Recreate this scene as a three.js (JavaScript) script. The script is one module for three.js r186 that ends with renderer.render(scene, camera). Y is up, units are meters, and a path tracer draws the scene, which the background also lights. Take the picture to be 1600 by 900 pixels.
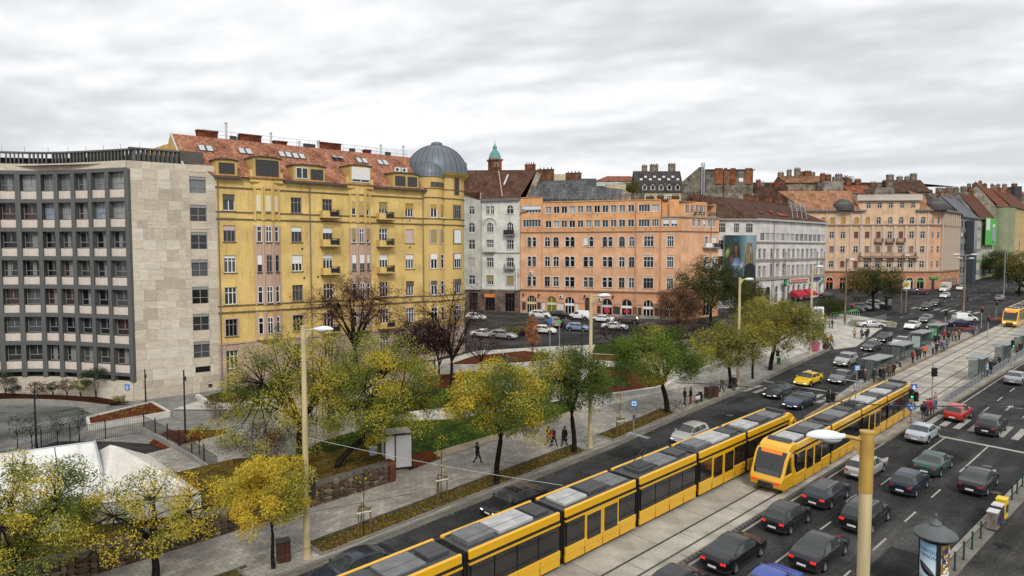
import * as THREE from 'three';
import { mergeGeometries, mergeVertices, toCreasedNormals } from 'three/addons/utils/BufferGeometryUtils.js';
import { MarchingCubes } from 'three/addons/objects/MarchingCubes.js';
import { RoundedBoxGeometry } from 'three/addons/geometries/RoundedBoxGeometry.js';

// ---------- camera, sky, sun, exposure ----------
const FOCAL = 1067, HY = 390, GY = 350, HC = 19;
const PITCH = Math.atan((450 - HY) / FOCAL);
const SLOPE = -Math.tan(Math.atan((GY - 450) / FOCAL) + PITCH);
const scene = new THREE.Scene();
const camera = new THREE.PerspectiveCamera(2 * Math.atan(450 / FOCAL) * 180 / Math.PI, 16 / 9, 0.5, 6000);
camera.position.set(0, HC, 0); camera.rotation.x = -PITCH;
const renderer = new THREE.WebGLRenderer({ antialias: true });
renderer.toneMapping = THREE.LinearToneMapping; renderer.toneMappingExposure = 1.42;
renderer.shadowMap.enabled = true;

let seed = 12345;
const rnd = () => { seed = (seed * 1664525 + 1013904223) >>> 0; return seed / 4294967296; };
const rr = (a, b) => a + (b - a) * rnd();
const pick = a => a[Math.floor(rnd() * a.length)];
const clamp = (x, a, b) => Math.min(b, Math.max(a, x));
const sstep = (a, b, x) => { const t = clamp((x - a) / (b - a), 0, 1); return t * t * (3 - 2 * t); };
const D2R = Math.PI / 180;

const PERM = new Float32Array(65536); for (let i = 0; i < 65536; i++) PERM[i] = rnd();
const hash = (x, y, px, py, k) => PERM[((((x % px) + px) % px) * 73 + (((y % py) + py) % py) * 1597 + k * 911) & 65535];
function vn(x, y, px, py, k) {
const xi = Math.floor(x), yi = Math.floor(y); let fx = x - xi, fy = y - yi;
fx = fx * fx * (3 - 2 * fx); fy = fy * fy * (3 - 2 * fy);
const a = hash(xi, yi, px, py, k), b = hash(xi + 1, yi, px, py, k), c = hash(xi, yi + 1, px, py, k), d = hash(xi + 1, yi + 1, px, py, k);
return a + (b - a) * fx + (c - a) * fy + (a - b - c + d) * fx * fy;
}
function fbm(u, v, fx, fy, oct, k = 0, gain = 0.5) {
let s = 0, a = 1, n = 0;
for (let o = 0; o < oct; o++) { s += a * vn(u * fx, v * fy, fx, fy, k + o * 7); n += a; a *= gain; fx *= 2; fy *= 2; }
return s / n;
}

{
const W = 1536, H = 768, data = new Float32Array(W * H * 4);
for (let j = 0; j < H; j++) {
const el = ((j + 0.5) / H - 0.5) * Math.PI;
for (let i = 0; i < W; i++) {
const az = ((i + 0.5) / W - 0.5) * 2 * Math.PI, o = (j * W + i) * 4;
const dx = Math.cos(el) * Math.cos(az), dz = Math.cos(el) * Math.sin(az), dy = Math.sin(el);
let r = 0.42, g = 0.42, b = 0.42;
if (dy > -0.02) {
const h = Math.max(dy, 0) + 0.075, cx = dx / h, cz = dz / h;
const ca = 0.94, sa = 0.34, px = cx * ca + cz * sa, pz = -cx * sa + cz * ca;
const w = fbm(px * 0.006 + 3.1, pz * 0.006 + 7.7, 40, 40, 2, 3) * 1.6;
let n1 = fbm((px * 0.42 + w) / 60 + 0.31, (pz * 0.95 + w * 1.7) / 60 + 0.11, 60, 60, 5, 11, 0.56);
let n2 = fbm((px * 1.15 + w * 2) / 60 + 0.61, (pz * 2.3 + w) / 60 + 0.41, 60, 60, 5, 31, 0.58);
const low = fbm(px * 0.0075 + 0.2, pz * 0.0125 + 0.7, 20, 20, 3, 51);
const n3 = fbm((px * 2.6 + w * 3) / 60 + 0.21, (pz * 4.6 + w) / 60 + 0.81, 120, 120, 4, 71, 0.6); let c = 0.5 + (n1 - 0.5) * 1.5 + (n2 - 0.5) * 1.0 + (n3 - 0.5) * 0.45 + (low - 0.5) * 1.0;
c = sstep(0.12, 0.86, c);
const hz = Math.exp(-dy * 7);
const lum = (0.475 + 0.265 * c) * (1 - hz * 0.5) + 0.655 * hz * 0.5;
const wm = sstep(0.35, 0.95, c);
r = lum * (0.96 + 0.035 * wm); g = lum * (0.99 + 0.01 * wm); b = lum * (1.025 - 0.01 * wm);
}
data[o] = r; data[o + 1] = g; data[o + 2] = b; data[o + 3] = 1;
}
}
const sky = new THREE.DataTexture(data, W, H, THREE.RGBAFormat, THREE.FloatType);
sky.mapping = THREE.EquirectangularReflectionMapping; sky.magFilter = THREE.LinearFilter; sky.minFilter = THREE.LinearFilter; sky.needsUpdate = true;
scene.background = sky; scene.environment = sky;
}
const sun = new THREE.DirectionalLight(new THREE.Color(1, 0.965, 0.91), 1.5);
sun.position.set(35, 150, 75); sun.target.position.set(10, 0, -90);
sun.castShadow = true; sun.shadow.radius = 26; sun.shadow.mapSize.set(4096, 4096);
Object.assign(sun.shadow.camera, { left: -200, right: 200, top: 200, bottom: -200, near: 10, far: 600 });
scene.add(sun, sun.target);

// ---------- places: survey of the photograph on the sloping street ----------
const V = (x, y, z) => new THREE.Vector3(x, y, z);
function ray(px, py) {
const x = (px - 800) / FOCAL, y = -(py - 450) / FOCAL, c = Math.cos(-PITCH), s = Math.sin(-PITCH);
return V(x, y * c + s, y * s - c);
}
function at(px, py, h = 0) { const d = ray(px, py), t = -(HC - h) / (d.y + SLOPE * d.z); return V(d.x * t, HC + d.y * t, d.z * t); }
const gy = (x, z) => SLOPE * -z;
const AZ = 46.5 * D2R, SA = Math.sin(AZ), CA = Math.cos(AZ);
function R(u, v, h = 0) { const x = u * SA + v * CA, z = -(u * CA - v * SA); return V(x, gy(x, z) + h, z); }
function uvOf(p) { return [p.x * SA - p.z * CA, p.x * CA + p.z * SA]; }
const drift = u => -0.0185 * Math.max(0, u - 55);
function survey(P0, az) {
const dx = Math.sin(az), dz = -Math.cos(az);
const on = (px, py) => { const d = ray(px, py), det = -d.x * dz + dx * d.z, t = (-P0.x * dz + dx * P0.z) / det, u = (d.x * P0.z - d.z * P0.x) / det; return [u, HC + t * d.y - P0.y]; };
return { on, u: (px, py = 400) => on(px, py)[0], y: (py, px) => on(px, py)[1] };
}
const NORMAL_UP = V(0, 1, SLOPE).normalize();

// ---------- things and parts ----------
const taken = new Map();
function numbered(n) { const k = taken.get(n) || 0; taken.set(n, k + 1); return k ? `${n}_${String(k).padStart(3, '0')}` : n; }
function thing(name, label, category, pos = [0, 0, 0], turn = 0, group) {
const o = new THREE.Group(); o.name = numbered(name); scene.add(o);
if (pos.isVector3) o.position.copy(pos); else o.position.set(...pos);
o.rotation.y = turn; o.userData = { label, category }; if (group) o.userData.group = group;
return o;
}
function part(name, geo, mat, parent, x = 0, y = 0, z = 0, turn = 0) {
const m = new THREE.Mesh(geo, mat); m.name = name; m.castShadow = m.receiveShadow = true;
m.position.set(x, y, z); m.rotation.y = turn; parent.add(m); return m;
}
function struct(name, geo, mat, kind = 'structure', parent = scene) {
const m = new THREE.Mesh(geo, mat); m.name = parent === scene ? numbered(name) : name; m.castShadow = m.receiveShadow = true;
if (parent === scene || kind === 'stuff') m.userData = { kind }; parent.add(m); return m;
}
function single(name, geo, mat, label, category, group) { const m = part(numbered(name), geo, mat, scene); m.userData = { label, category }; if (group) m.userData.group = group; return m; }
function dup(o, label, pos, turn, group) {
const c = o.clone(); c.name = numbered(o.name.replace(/_\d{3}$/, '')); scene.add(c);
c.userData = { ...o.userData, label: label || o.userData.label }; if (group) c.userData.group = group;
if (pos) { if (pos.isVector3) c.position.copy(pos); else c.position.set(...pos); } if (turn !== undefined) c.rotation.y = turn; return c;
}
function onSlope(o, headingX, headingZ) {
const up = NORMAL_UP, f = V(headingX, 0, headingZ); f.addScaledVector(up, -f.dot(up)).normalize();
o.quaternion.setFromRotationMatrix(new THREE.Matrix4().makeBasis(f, up, V().crossVectors(f, up)));
}

// ---------- geometry helpers ----------
const B = (w, h, d, x = 0, y = 0, z = 0, ry = 0) => { const g = new THREE.BoxGeometry(w, h, d); if (ry) g.rotateY(ry); return g.translate(x, y, z); };
const B0 = (x0, x1, y0, y1, z0, z1) => new THREE.BoxGeometry(x1 - x0, y1 - y0, z1 - z0).translate((x0 + x1) / 2, (y0 + y1) / 2, (z0 + z1) / 2);
const CY = (r0, r1, h, n = 10, x = 0, y = 0, z = 0) => new THREE.CylinderGeometry(r1, r0, h, n).translate(x, y + h / 2, z);
function bar(a, b, r, n = 6, r1 = r) {
const d = V().subVectors(b, a), g = new THREE.CylinderGeometry(r1, r, d.length(), n, 1);
g.applyQuaternion(new THREE.Quaternion().setFromUnitVectors(V(0, 1, 0), d.clone().normalize())); return g.translate((a.x + b.x) / 2, (a.y + b.y) / 2, (a.z + b.z) / 2);
}
const tube = (pts, r, seg = 24, n = 5, closed = false) => new THREE.TubeGeometry(new THREE.CatmullRomCurve3(pts, closed), seg, r, n, closed);
function merge(list) {
const gs = list.filter(Boolean).map(g => { g = g.index ? g.toNonIndexed() : g; for (const k of Object.keys(g.attributes)) if (!['position', 'normal', 'uv'].includes(k)) g.deleteAttribute(k); if (!g.attributes.normal) g.computeVertexNormals(); if (!g.attributes.uv) g.setAttribute('uv', new THREE.Float32BufferAttribute(new Float32Array(g.attributes.position.count * 2), 2)); return g; });
return gs.length === 1 ? gs[0] : mergeGeometries(gs);
}
function boxUV(g, s = 1) {
g = g.index ? g.toNonIndexed() : g; const p = g.attributes.position, n = g.attributes.normal, uv = new Float32Array(p.count * 2);
for (let i = 0; i < p.count; i++) {
const ax = Math.abs(n.getX(i)), ay = Math.abs(n.getY(i)), az = Math.abs(n.getZ(i)); let a, b;
if (ay >= ax && ay >= az) { a = p.getX(i); b = -p.getZ(i); } else if (ax > az) { a = p.getZ(i); b = p.getY(i); } else { a = p.getX(i); b = p.getY(i); }
uv[i * 2] = a * s; uv[i * 2 + 1] = b * s;
}
g.setAttribute('uv', new THREE.BufferAttribute(uv, 2)); return g;
}
function polys(faces) {
const pos = [], uv = [];
for (const f of faces) {
const a = f[0], n = V().subVectors(f[1], a).cross(V().subVectors(f[2], a)).normalize();
const e = Math.abs(n.y) > 0.98 ? V(1, 0, 0) : V(0, 1, 0).cross(n).normalize(), t = V().crossVectors(n, e);
const put = q => { pos.push(q.x, q.y, q.z); uv.push(q.dot(e), q.dot(t)); };
for (let i = 1; i + 1 < f.length; i++) { put(a); put(f[i]); put(f[i + 1]); }
}
const g = new THREE.BufferGeometry(); g.setAttribute('position', new THREE.Float32BufferAttribute(pos, 3)); g.setAttribute('uv', new THREE.Float32BufferAttribute(uv, 2)); g.computeVertexNormals(); return g;
}
function sheet(pts, h, thick = 0) {
const s = new THREE.Shape(pts.map(p => new THREE.Vector2(p.x, -p.z))), g = new THREE.ShapeGeometry(s, 8), p = g.attributes.position, uv = new Float32Array(p.count * 2);
const top = [];
for (let i = 0; i < p.count; i++) { const x = p.getX(i), z = -p.getY(i); p.setXYZ(i, x, gy(x, z) + h, z); uv[i * 2] = x * SA - z * CA; uv[i * 2 + 1] = x * CA + z * SA; }
g.setAttribute('uv', new THREE.BufferAttribute(uv, 2)); g.computeVertexNormals();
if (!thick) return g;
const faces = [], area = THREE.ShapeUtils.area(pts.map(q => new THREE.Vector2(q.x, -q.z)));
for (let i = 0; i < pts.length; i++) {
let a = pts[i], b = pts[(i + 1) % pts.length]; if (area < 0) [a, b] = [b, a];
const A = V(a.x, gy(a.x, a.z) + h, a.z), Bq = V(b.x, gy(b.x, b.z) + h, b.z);
faces.push([V(A.x, A.y - thick, A.z), V(Bq.x, Bq.y - thick, Bq.z), Bq, A]);
}
return merge([g, polys(faces)]);
}
const spline = (pts, n) => new THREE.CatmullRomCurve3(pts, false, 'catmullrom', 0.5).getPoints(n);
function ribbon(pts, w, h, th) {
const out = [], f = [];
for (let i = 0; i < pts.length; i++) {
const a = pts[Math.max(0, i - 1)], b = pts[Math.min(pts.length - 1, i + 1)], d = V(b.x - a.x, 0, b.z - a.z).normalize(), nx = -d.z, nz = d.x, p = pts[i];
const mk = (s, y) => V(p.x + nx * s * w / 2, gy(p.x + nx * s * w / 2, p.z + nz * s * w / 2) + y, p.z + nz * s * w / 2);
out.push([mk(-1, h - th), mk(-1, h), mk(1, h), mk(1, h - th)]);
}
for (let i = 0; i + 1 < out.length; i++) { const a = out[i], b = out[i + 1]; for (let k = 0; k < 3; k++) f.push([a[k], b[k], b[k + 1], a[k + 1]]); }
f.push(out[0].slice().reverse(), out[out.length - 1]);
return polys(f);
}
const atAll = (list, h = 0) => list.map(p => at(p[0], p[1], h));

// ---------- procedural textures and materials ----------
function tex(size, fn, { srgb = true, rep = 1, repY } = {}) {
const d = new Uint8Array(size * size * 4), c = [0, 0, 0];
for (let j = 0; j < size; j++) for (let i = 0; i < size; i++) {
const v = fn((i + 0.5) / size, (j + 0.5) / size, i, j), o = (j * size + i) * 4;
if (typeof v === 'number') c[0] = c[1] = c[2] = v; else { c[0] = v[0]; c[1] = v[1]; c[2] = v[2]; }
for (let k = 0; k < 3; k++) d[o + k] = clamp(c[k], 0, 1) * 255; d[o + 3] = 255;
}
const t = new THREE.DataTexture(d, size, size); t.wrapS = t.wrapT = THREE.RepeatWrapping; t.magFilter = THREE.LinearFilter; t.minFilter = THREE.LinearMipmapLinearFilter; t.generateMipmaps = true;
if (srgb) t.colorSpace = THREE.SRGBColorSpace; t.repeat.set(1 / rep, 1 / (repY || rep)); t.needsUpdate = true; return t;
}
const T = {
plaster: tex(512, (u, v) => { const s = fbm(u, v, 6, 6, 5, 1), f = fbm(u, v, 90, 90, 2, 2), st = fbm(u, v, 40, 4, 3, 4); return 0.80 + (s - 0.5) * 0.22 + (f - 0.5) * 0.10 - sstep(0.58, 0.8, st) * 0.06 + 0.10; }, { rep: 9 }),
asphalt: tex(1024, (u, v) => { const f = fbm(u, v, 230, 230, 2, 5), s = fbm(u, v, 5, 7, 6, 6), w = fbm(u, v, 2, 24, 3, 8), st = sstep(0.62, 0.78, fbm(u, v, 9, 11, 4, 9)); const k = 0.72 + (f - 0.5) * 0.36 + (s - 0.5) * 0.5 + (w - 0.5) * 0.3 - st * 0.12; return [k, k * 0.995, k * 0.985]; }, { rep: 16 }),
concrete: tex(512, (u, v) => { const f = fbm(u, v, 110, 110, 2, 15), s = fbm(u, v, 5, 5, 5, 16); const k = 0.82 + (f - 0.5) * 0.16 + (s - 0.5) * 0.3; return [k, k * 0.985, k * 0.955]; }, { rep: 5 }),
travertine: tex(512, (u, v) => { const s = fbm(u, v, 4, 22, 5, 21), f = fbm(u, v, 70, 120, 2, 22), p = fbm(u, v, 16, 34, 3, 23); const k = 0.88 + (s - 0.5) * 0.16 + (f - 0.5) * 0.08 - sstep(0.7, 0.78, p) * 0.14; return [k, k * 0.975, k * 0.93]; }, { rep: 3.1 }),
tile: tex(512, (u, v, i, j) => { const row = Math.floor(v * 24), cx = u * 30 + (row & 1) * 0.5, c = Math.floor(cx), fv = v * 24 - row, fu = cx - c; const t = hash(c, row, 30, 24, 61), s = fbm(u, v, 5, 5, 4, 62); let k = 0.74 + (t - 0.5) * 0.22 + (s - 0.5) * 0.42; if (fv < 0.16) k *= 0.72; if (fu < 0.08) k *= 0.86; return [k, k * (0.97 + (t - 0.5) * 0.08), k * 0.95]; }, { rep: 6 }),
grass: tex(512, (u, v) => { const f = fbm(u, v, 150, 150, 2, 71), s = fbm(u, v, 9, 9, 5, 72), y = sstep(0.62, 0.7, fbm(u, v, 60, 60, 2, 73)) * sstep(0.4, 0.6, fbm(u, v, 5, 5, 3, 74)); const k = 0.5 + (f - 0.5) * 0.6 + (s - 0.5) * 0.4; return [k * 0.62 + y * 0.42, k * 0.68 + y * 0.3, k * 0.3 + y * 0.06]; }, { rep: 7 }),
mulch: tex(512, (u, v) => { const f = fbm(u, v, 120, 120, 3, 81), s = fbm(u, v, 8, 8, 4, 82); const k = 0.42 + (f - 0.5) * 0.7 + (s - 0.5) * 0.3, y = sstep(0.66, 0.72, fbm(u, v, 80, 80, 2, 84)); return [k * 0.98 + y * 0.3, k * 0.62 + y * 0.24, k * 0.42 + y * 0.06]; }, { rep: 5 }),
litter: tex(512, (u, v) => { const f = fbm(u, v, 130, 130, 3, 91), s = fbm(u, v, 9, 9, 4, 92), y = sstep(0.6, 0.66, fbm(u, v, 90, 90, 2, 94)), gq = sstep(0.5, 0.62, fbm(u, v, 11, 11, 4, 95)); const k = 0.4 + (f - 0.5) * 0.6 + (s - 0.5) * 0.3; return [k * (0.86 - gq * 0.22) + y * 0.42, k * 0.72 + y * 0.33, k * (0.45 - gq * 0.12) + y * 0.08]; }, { rep: 4 }),
paver: tex(1024, (u, v) => { const n = 24, row = Math.floor(v * n), cx = u * n * 0.75 + (row & 1) * 0.5, c = Math.floor(cx), fv = v * n - row, fu = cx - c; const t = hash(c, row, 18, n, 101), s = fbm(u, v, 7, 7, 5, 102), f = fbm(u, v, 200, 200, 2, 103); let k = 0.76 + (t - 0.5) * 0.12 + (s - 0.5) * 0.26 + (f - 0.5) * 0.12; if (fv < 0.06 || fu < 0.05) k *= 0.72; return [k, k * 0.99, k * 0.965]; }, { rep: 9.6 }),
bark: tex(256, (u, v) => 0.6 + (fbm(u, v, 22, 5, 4, 111) - 0.5) * 0.9, { rep: 0.8 }),
wood: tex(256, (u, v) => { const k = 0.7 + (fbm(u, v, 40, 3, 4, 121) - 0.5) * 0.5; return [k, k * 0.96, k * 0.9]; }, { rep: 1 }),
metal: tex(256, (u, v) => 0.84 + (fbm(u, v, 8, 8, 4, 131) - 0.5) * 0.22, { rep: 2 }),
rustic: tex(512, (u, v) => { const s = fbm(u, v, 7, 9, 5, 141), f = fbm(u, v, 60, 60, 3, 142), p = sstep(0.56, 0.64, fbm(u, v, 9, 9, 4, 143)); const k = 0.74 + (s - 0.5) * 0.5 + (f - 0.5) * 0.25; return [k - p * 0.08, k * 0.97 - p * 0.12, k * 0.93 - p * 0.14]; }, { rep: 7 }),
};
const mats = new Map();
function M(c, rough = 0.85, map, extra = {}) {             // c: sRGB hex string of the thing's own colour, or linear [r,g,b]
const key = JSON.stringify([c, rough, map ? map.uuid : 0, extra]); if (mats.has(key)) return mats.get(key);
const col = Array.isArray(c) ? new THREE.Color().setRGB(...c) : new THREE.Color(c);
const m = new THREE.MeshPhysicalMaterial({ color: col, roughness: rough, side: THREE.DoubleSide, specularIntensity: rough > 0.7 ? 0.2 : 1, ...extra }); if (map) { m.map = map; } mats.set(key, m); return m;
}
const MT = {
asphalt: M([0.078, 0.078, 0.080], 0.88, T.asphalt, { }), asphaltOld: M([0.095, 0.094, 0.093], 0.9, T.asphalt),
pave: M([0.53, 0.51, 0.475], 0.88, T.paver), plaza: M([0.78, 0.76, 0.715], 0.85, T.paver), paveGrey: M([0.37, 0.37, 0.36], 0.88, T.paver),
slab: M([0.54, 0.52, 0.475], 0.85, T.concrete), slab2: M([0.48, 0.46, 0.42], 0.85, T.concrete), conc: M([0.36, 0.35, 0.33], 0.85, T.concrete), kerb: M([0.30, 0.295, 0.28], 0.85, T.concrete),
white: M([0.74, 0.73, 0.70], 0.7, T.concrete), paint: M([0.47, 0.46, 0.44], 0.75, T.concrete), steel: M([0.20, 0.20, 0.20], 0.35, null, { metalness: 0.85 }),
grass: M([0.20, 0.34, 0.15], 0.95, T.grass), mulch: M([0.42, 0.30, 0.25], 0.95, T.mulch), litter: M([0.50, 0.46, 0.36], 0.95, T.litter),
bark: M([0.055, 0.042, 0.034], 0.95, T.bark), glass: M([0.018, 0.021, 0.024], 0.06, null, { ior: 1.5 }), glassDk: M([0.008, 0.009, 0.01], 0.05),
frameW: M([0.74, 0.74, 0.72], 0.5), frameD: M([0.06, 0.04, 0.03], 0.5), black: M([0.012, 0.012, 0.013], 0.5), dark: M([0.03, 0.032, 0.034], 0.55), zinc: M([0.19, 0.22, 0.255], 0.5, T.metal, { metalness: 0.25 }),
cream: M([0.74, 0.60, 0.33], 0.55, T.metal), greyMetal: M([0.36, 0.38, 0.40], 0.45, null, { metalness: 0.5 }), wood: M([0.32, 0.20, 0.10], 0.8, T.wood),
rubber: M([0.015, 0.015, 0.016], 0.85), chimney: M([0.30, 0.15, 0.095], 0.92, T.rustic), chimneyGrey: M([0.34, 0.31, 0.27], 0.92, T.rustic),
};
// ================= ground, roads, tracks =================
{
const xs = [-2500, -400, 400, 2500], zs = [60, 0, -100, -200, -300, -420, -3000], pos = [], uv = [], idx = [];
zs.forEach(z => xs.forEach(x => { pos.push(x, gy(x, Math.max(z, -330)) - 0.03, z); uv.push(x, z); }));
for (let j = 0; j + 1 < zs.length; j++) for (let i = 0; i + 1 < xs.length; i++) { const a = j * xs.length + i, b = a + xs.length; idx.push(a, a + 1, b, a + 1, b + 1, b); }
const g = new THREE.BufferGeometry(); g.setAttribute('position', new THREE.Float32BufferAttribute(pos, 3)); g.setAttribute('uv', new THREE.Float32BufferAttribute(uv, 2)); g.setIndex(idx); g.computeVertexNormals();
struct('ground', g, MT.asphaltOld);
}
const KERBL = [[-40, -34], [5, -34.2], [19.2, -34.8], [45.7, -36.1], [59.3, -37.4], [73.1, -38.3], [90, -40.2], [106.5, -41.9], [108.6, -42.7], [109.4, -44.4]];
const kerbV = u => { for (let i = 0; i + 1 < KERBL.length; i++) if (u <= KERBL[i + 1][0]) { const [a, b] = [KERBL[i], KERBL[i + 1]], t = clamp((u - a[0]) / (b[0] - a[0]), 0, 1); return a[1] + (b[1] - a[1]) * t; } return -44.4; };
const TV = [-26.65, -25.2, -22.8, -21.4];
{
const left = KERBL.map(([u, v]) => R(u, v)), bedL = [160, 120, 90, 60, 0, -40].map(u => R(u, -28.1 + drift(u)));
struct('road', sheet([...left, R(128, -62), R(175, -66), R(400, -72), R(400, -34), R(240, -31), ...bedL], 0.0), MT.asphalt);
struct('road', sheet([R(-40, -20.6), R(60, -20.75), R(70, -20.9), R(125, -22), R(170, -24), R(300, -28), R(300, -8), R(120, -8.2), R(62, -10), R(44, -10.4), R(-40, -10.6)], 0.004), MT.asphalt);
struct('road_patch', sheet([R(33, -17), R(47, -16.2), R(51.5, -11.2), R(43, -10.8), R(37, -12)], 0.008), M([0.105, 0.104, 0.102], 0.92, T.asphalt));
const bed = struct('track_bed', sheet([R(-40, -28.0), R(55, -28.0), R(90, -28.0 + drift(90)), R(160, -28 + drift(160)), R(260, -31), R(260, -25.5), R(160, -20.7 + drift(160)), R(90, -20.7 + drift(90)), R(55, -20.7), R(-40, -20.7)], 0.012), MT.kerb);
const rows = [[-28.0, -26.72], [-26.58, -25.27], [-25.13, -22.87], [-22.73, -21.47], [-21.33, -20.78]], L = 5.4;
rows.forEach(([v0, v1], k) => {
for (let u = -15 + (k % 2 ? 2.3 : 0); u < 165; u += L) {
const a = u + 0.03, b = u + L - 0.03, q = (uu, vv) => R(uu, vv + drift(uu));
const m = struct('slab', sheet([q(a, v0), q(a, v1), q(b, v1), q(b, v0)], 0.035, 0.03), rnd() < 0.35 ? MT.slab2 : MT.slab, '', bed); m.userData = {};
}
});
TV.forEach((v, k) => {
const pts = []; for (let u = -30; u <= 250; u += 10) pts.push(R(u, v + drift(u)));
part('rail', merge([ribbon(pts.map(p => p), 0.055, 0.05, 0.04)]), MT.steel, bed);
part('rail_groove', ribbon(pts.map(p => { const [u, vv] = uvOf(p); return R(u, vv + (k % 2 ? -1 : 1) * 0.06); }), 0.045, 0.038, 0.03), MT.rubber, bed);
});
const teeth = []; for (let u = 26; u < 66; u += 0.42) { const p = R(u, -20.55); teeth.push(B(0.26, 0.07, 0.2, 0, 0, 0, AZ - Math.PI / 2 + Math.PI).translate(p.x, p.y + 0.035, p.z)); }
const tm = struct('kerb_teeth', merge(teeth), M([0.12, 0.115, 0.105], 0.9), 'stuff');
}
{
const line = (u0, u1, v, w = 0.14, h = 0.012, dv = 0) => struct('lane_marking', sheet([R(u0, v - w / 2), R(u0, v + w / 2), R(u1, v + w / 2 + dv), R(u1, v - w / 2 + dv)], h), MT.paint);
line(-5, 69, -20.2, 0.16); line(82, 135, -19.1, 0.14);
for (const v of [-17.0, -13.75]) { line(60.5, 69.3, v, 0.13); for (let u = 8.5; u < 58; u += 5.6) line(u, u + 2.2, v, 0.12); for (let u = 82; u < 150; u += 6) line(u, u + 2.4, v + 0.2, 0.12); }
struct('stop_line', sheet([R(69.3, -20.1), R(69.75, -20.1), R(69.75, -9.6), R(69.3, -9.6)], 0.012), MT.paint);
for (let i = 0; i < 9; i++) { const v = -19.6 + i * 1.12; struct('crosswalk_stripe', sheet([R(73.2, v), R(73.2, v + 0.56), R(77.6, v + 0.56), R(77.6, v)], 0.012), MT.paint); }
for (let i = 0; i < 9; i++) { const v = -38.0 + i * 1.12; struct('crosswalk_stripe', sheet([R(72.2 + i * 0.15, v), R(72.2 + i * 0.15, v + 0.56), R(76.4 + i * 0.15, v + 0.56), R(76.4 + i * 0.15, v)], 0.008), MT.paint); }
struct('stop_line', sheet([R(78.6, -38.6), R(79.0, -38.6), R(79.4, -29.4), R(79, -29.4)], 0.008), MT.paint);
const arrow = (u, v, bend) => { const s = [R(u, v - 0.08), R(u, v + 0.08), R(u + 2, v + 0.08), R(u + 2, v + 0.32), R(u + 3.2, v), R(u + 2, v - 0.32), R(u + 2, v - 0.08)]; struct('arrow_marking', sheet(s, 0.012), MT.paint); };
arrow(57, -18.7); arrow(79.5, -18.4); arrow(84, -15.3); arrow(60, -12); arrow(84, -11.9);
for (let u = 81; u < 150; u += 6) line(u, u + 2.2, -35.2 - (u - 81) * 0.05, 0.12, 0.008, -0.1);
for (let u = 14; u < 66; u += 6) line(u, u + 2.4, -31.6 - (u - 14) * 0.02, 0.12, 0.008, -0.04);
for (let i = 0; i < 8; i++) { const v = -35.5 - i * 1.5; struct('crosswalk_stripe', sheet([R(118 + i * 0.4, v), R(118 + i * 0.4, v - 0.7), R(121.5 + i * 0.4, v - 0.7), R(121.5 + i * 0.4, v)], 0.008), MT.paint); }
for (let i = 0; i < 5; i++) { const v = -26.8 + i * 1.3 + drift(140); struct('crosswalk_stripe', sheet([R(139, v), R(139, v + 0.6), R(143, v + 0.6), R(143, v)], 0.042), MT.paint); }
for (let i = 0; i < 9; i++) { const v = -37 - i * 1.5; struct('crosswalk_stripe', sheet([R(171, v), R(171, v - 0.7), R(175, v - 0.7), R(175, v)], 0.008), MT.paint); }
for (const v of [-40.5, -44.5]) for (let u = 128; u < 300; u += 8) line(u, u + 3, v - (u - 128) * 0.06, 0.13, 0.008, -0.18);
struct('cycle_crossing', sheet([R(142, -30.5), R(146, -30.5), R(156, -42), R(152, -42)], 0.008), M([0.33, 0.09, 0.075], 0.9, T.asphalt));
struct('cycle_crossing', sheet([R(158, -24.5), R(163, -24.5), R(168, -33), R(163, -33)], 0.008), M([0.33, 0.09, 0.075], 0.9, T.asphalt));
}
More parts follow.
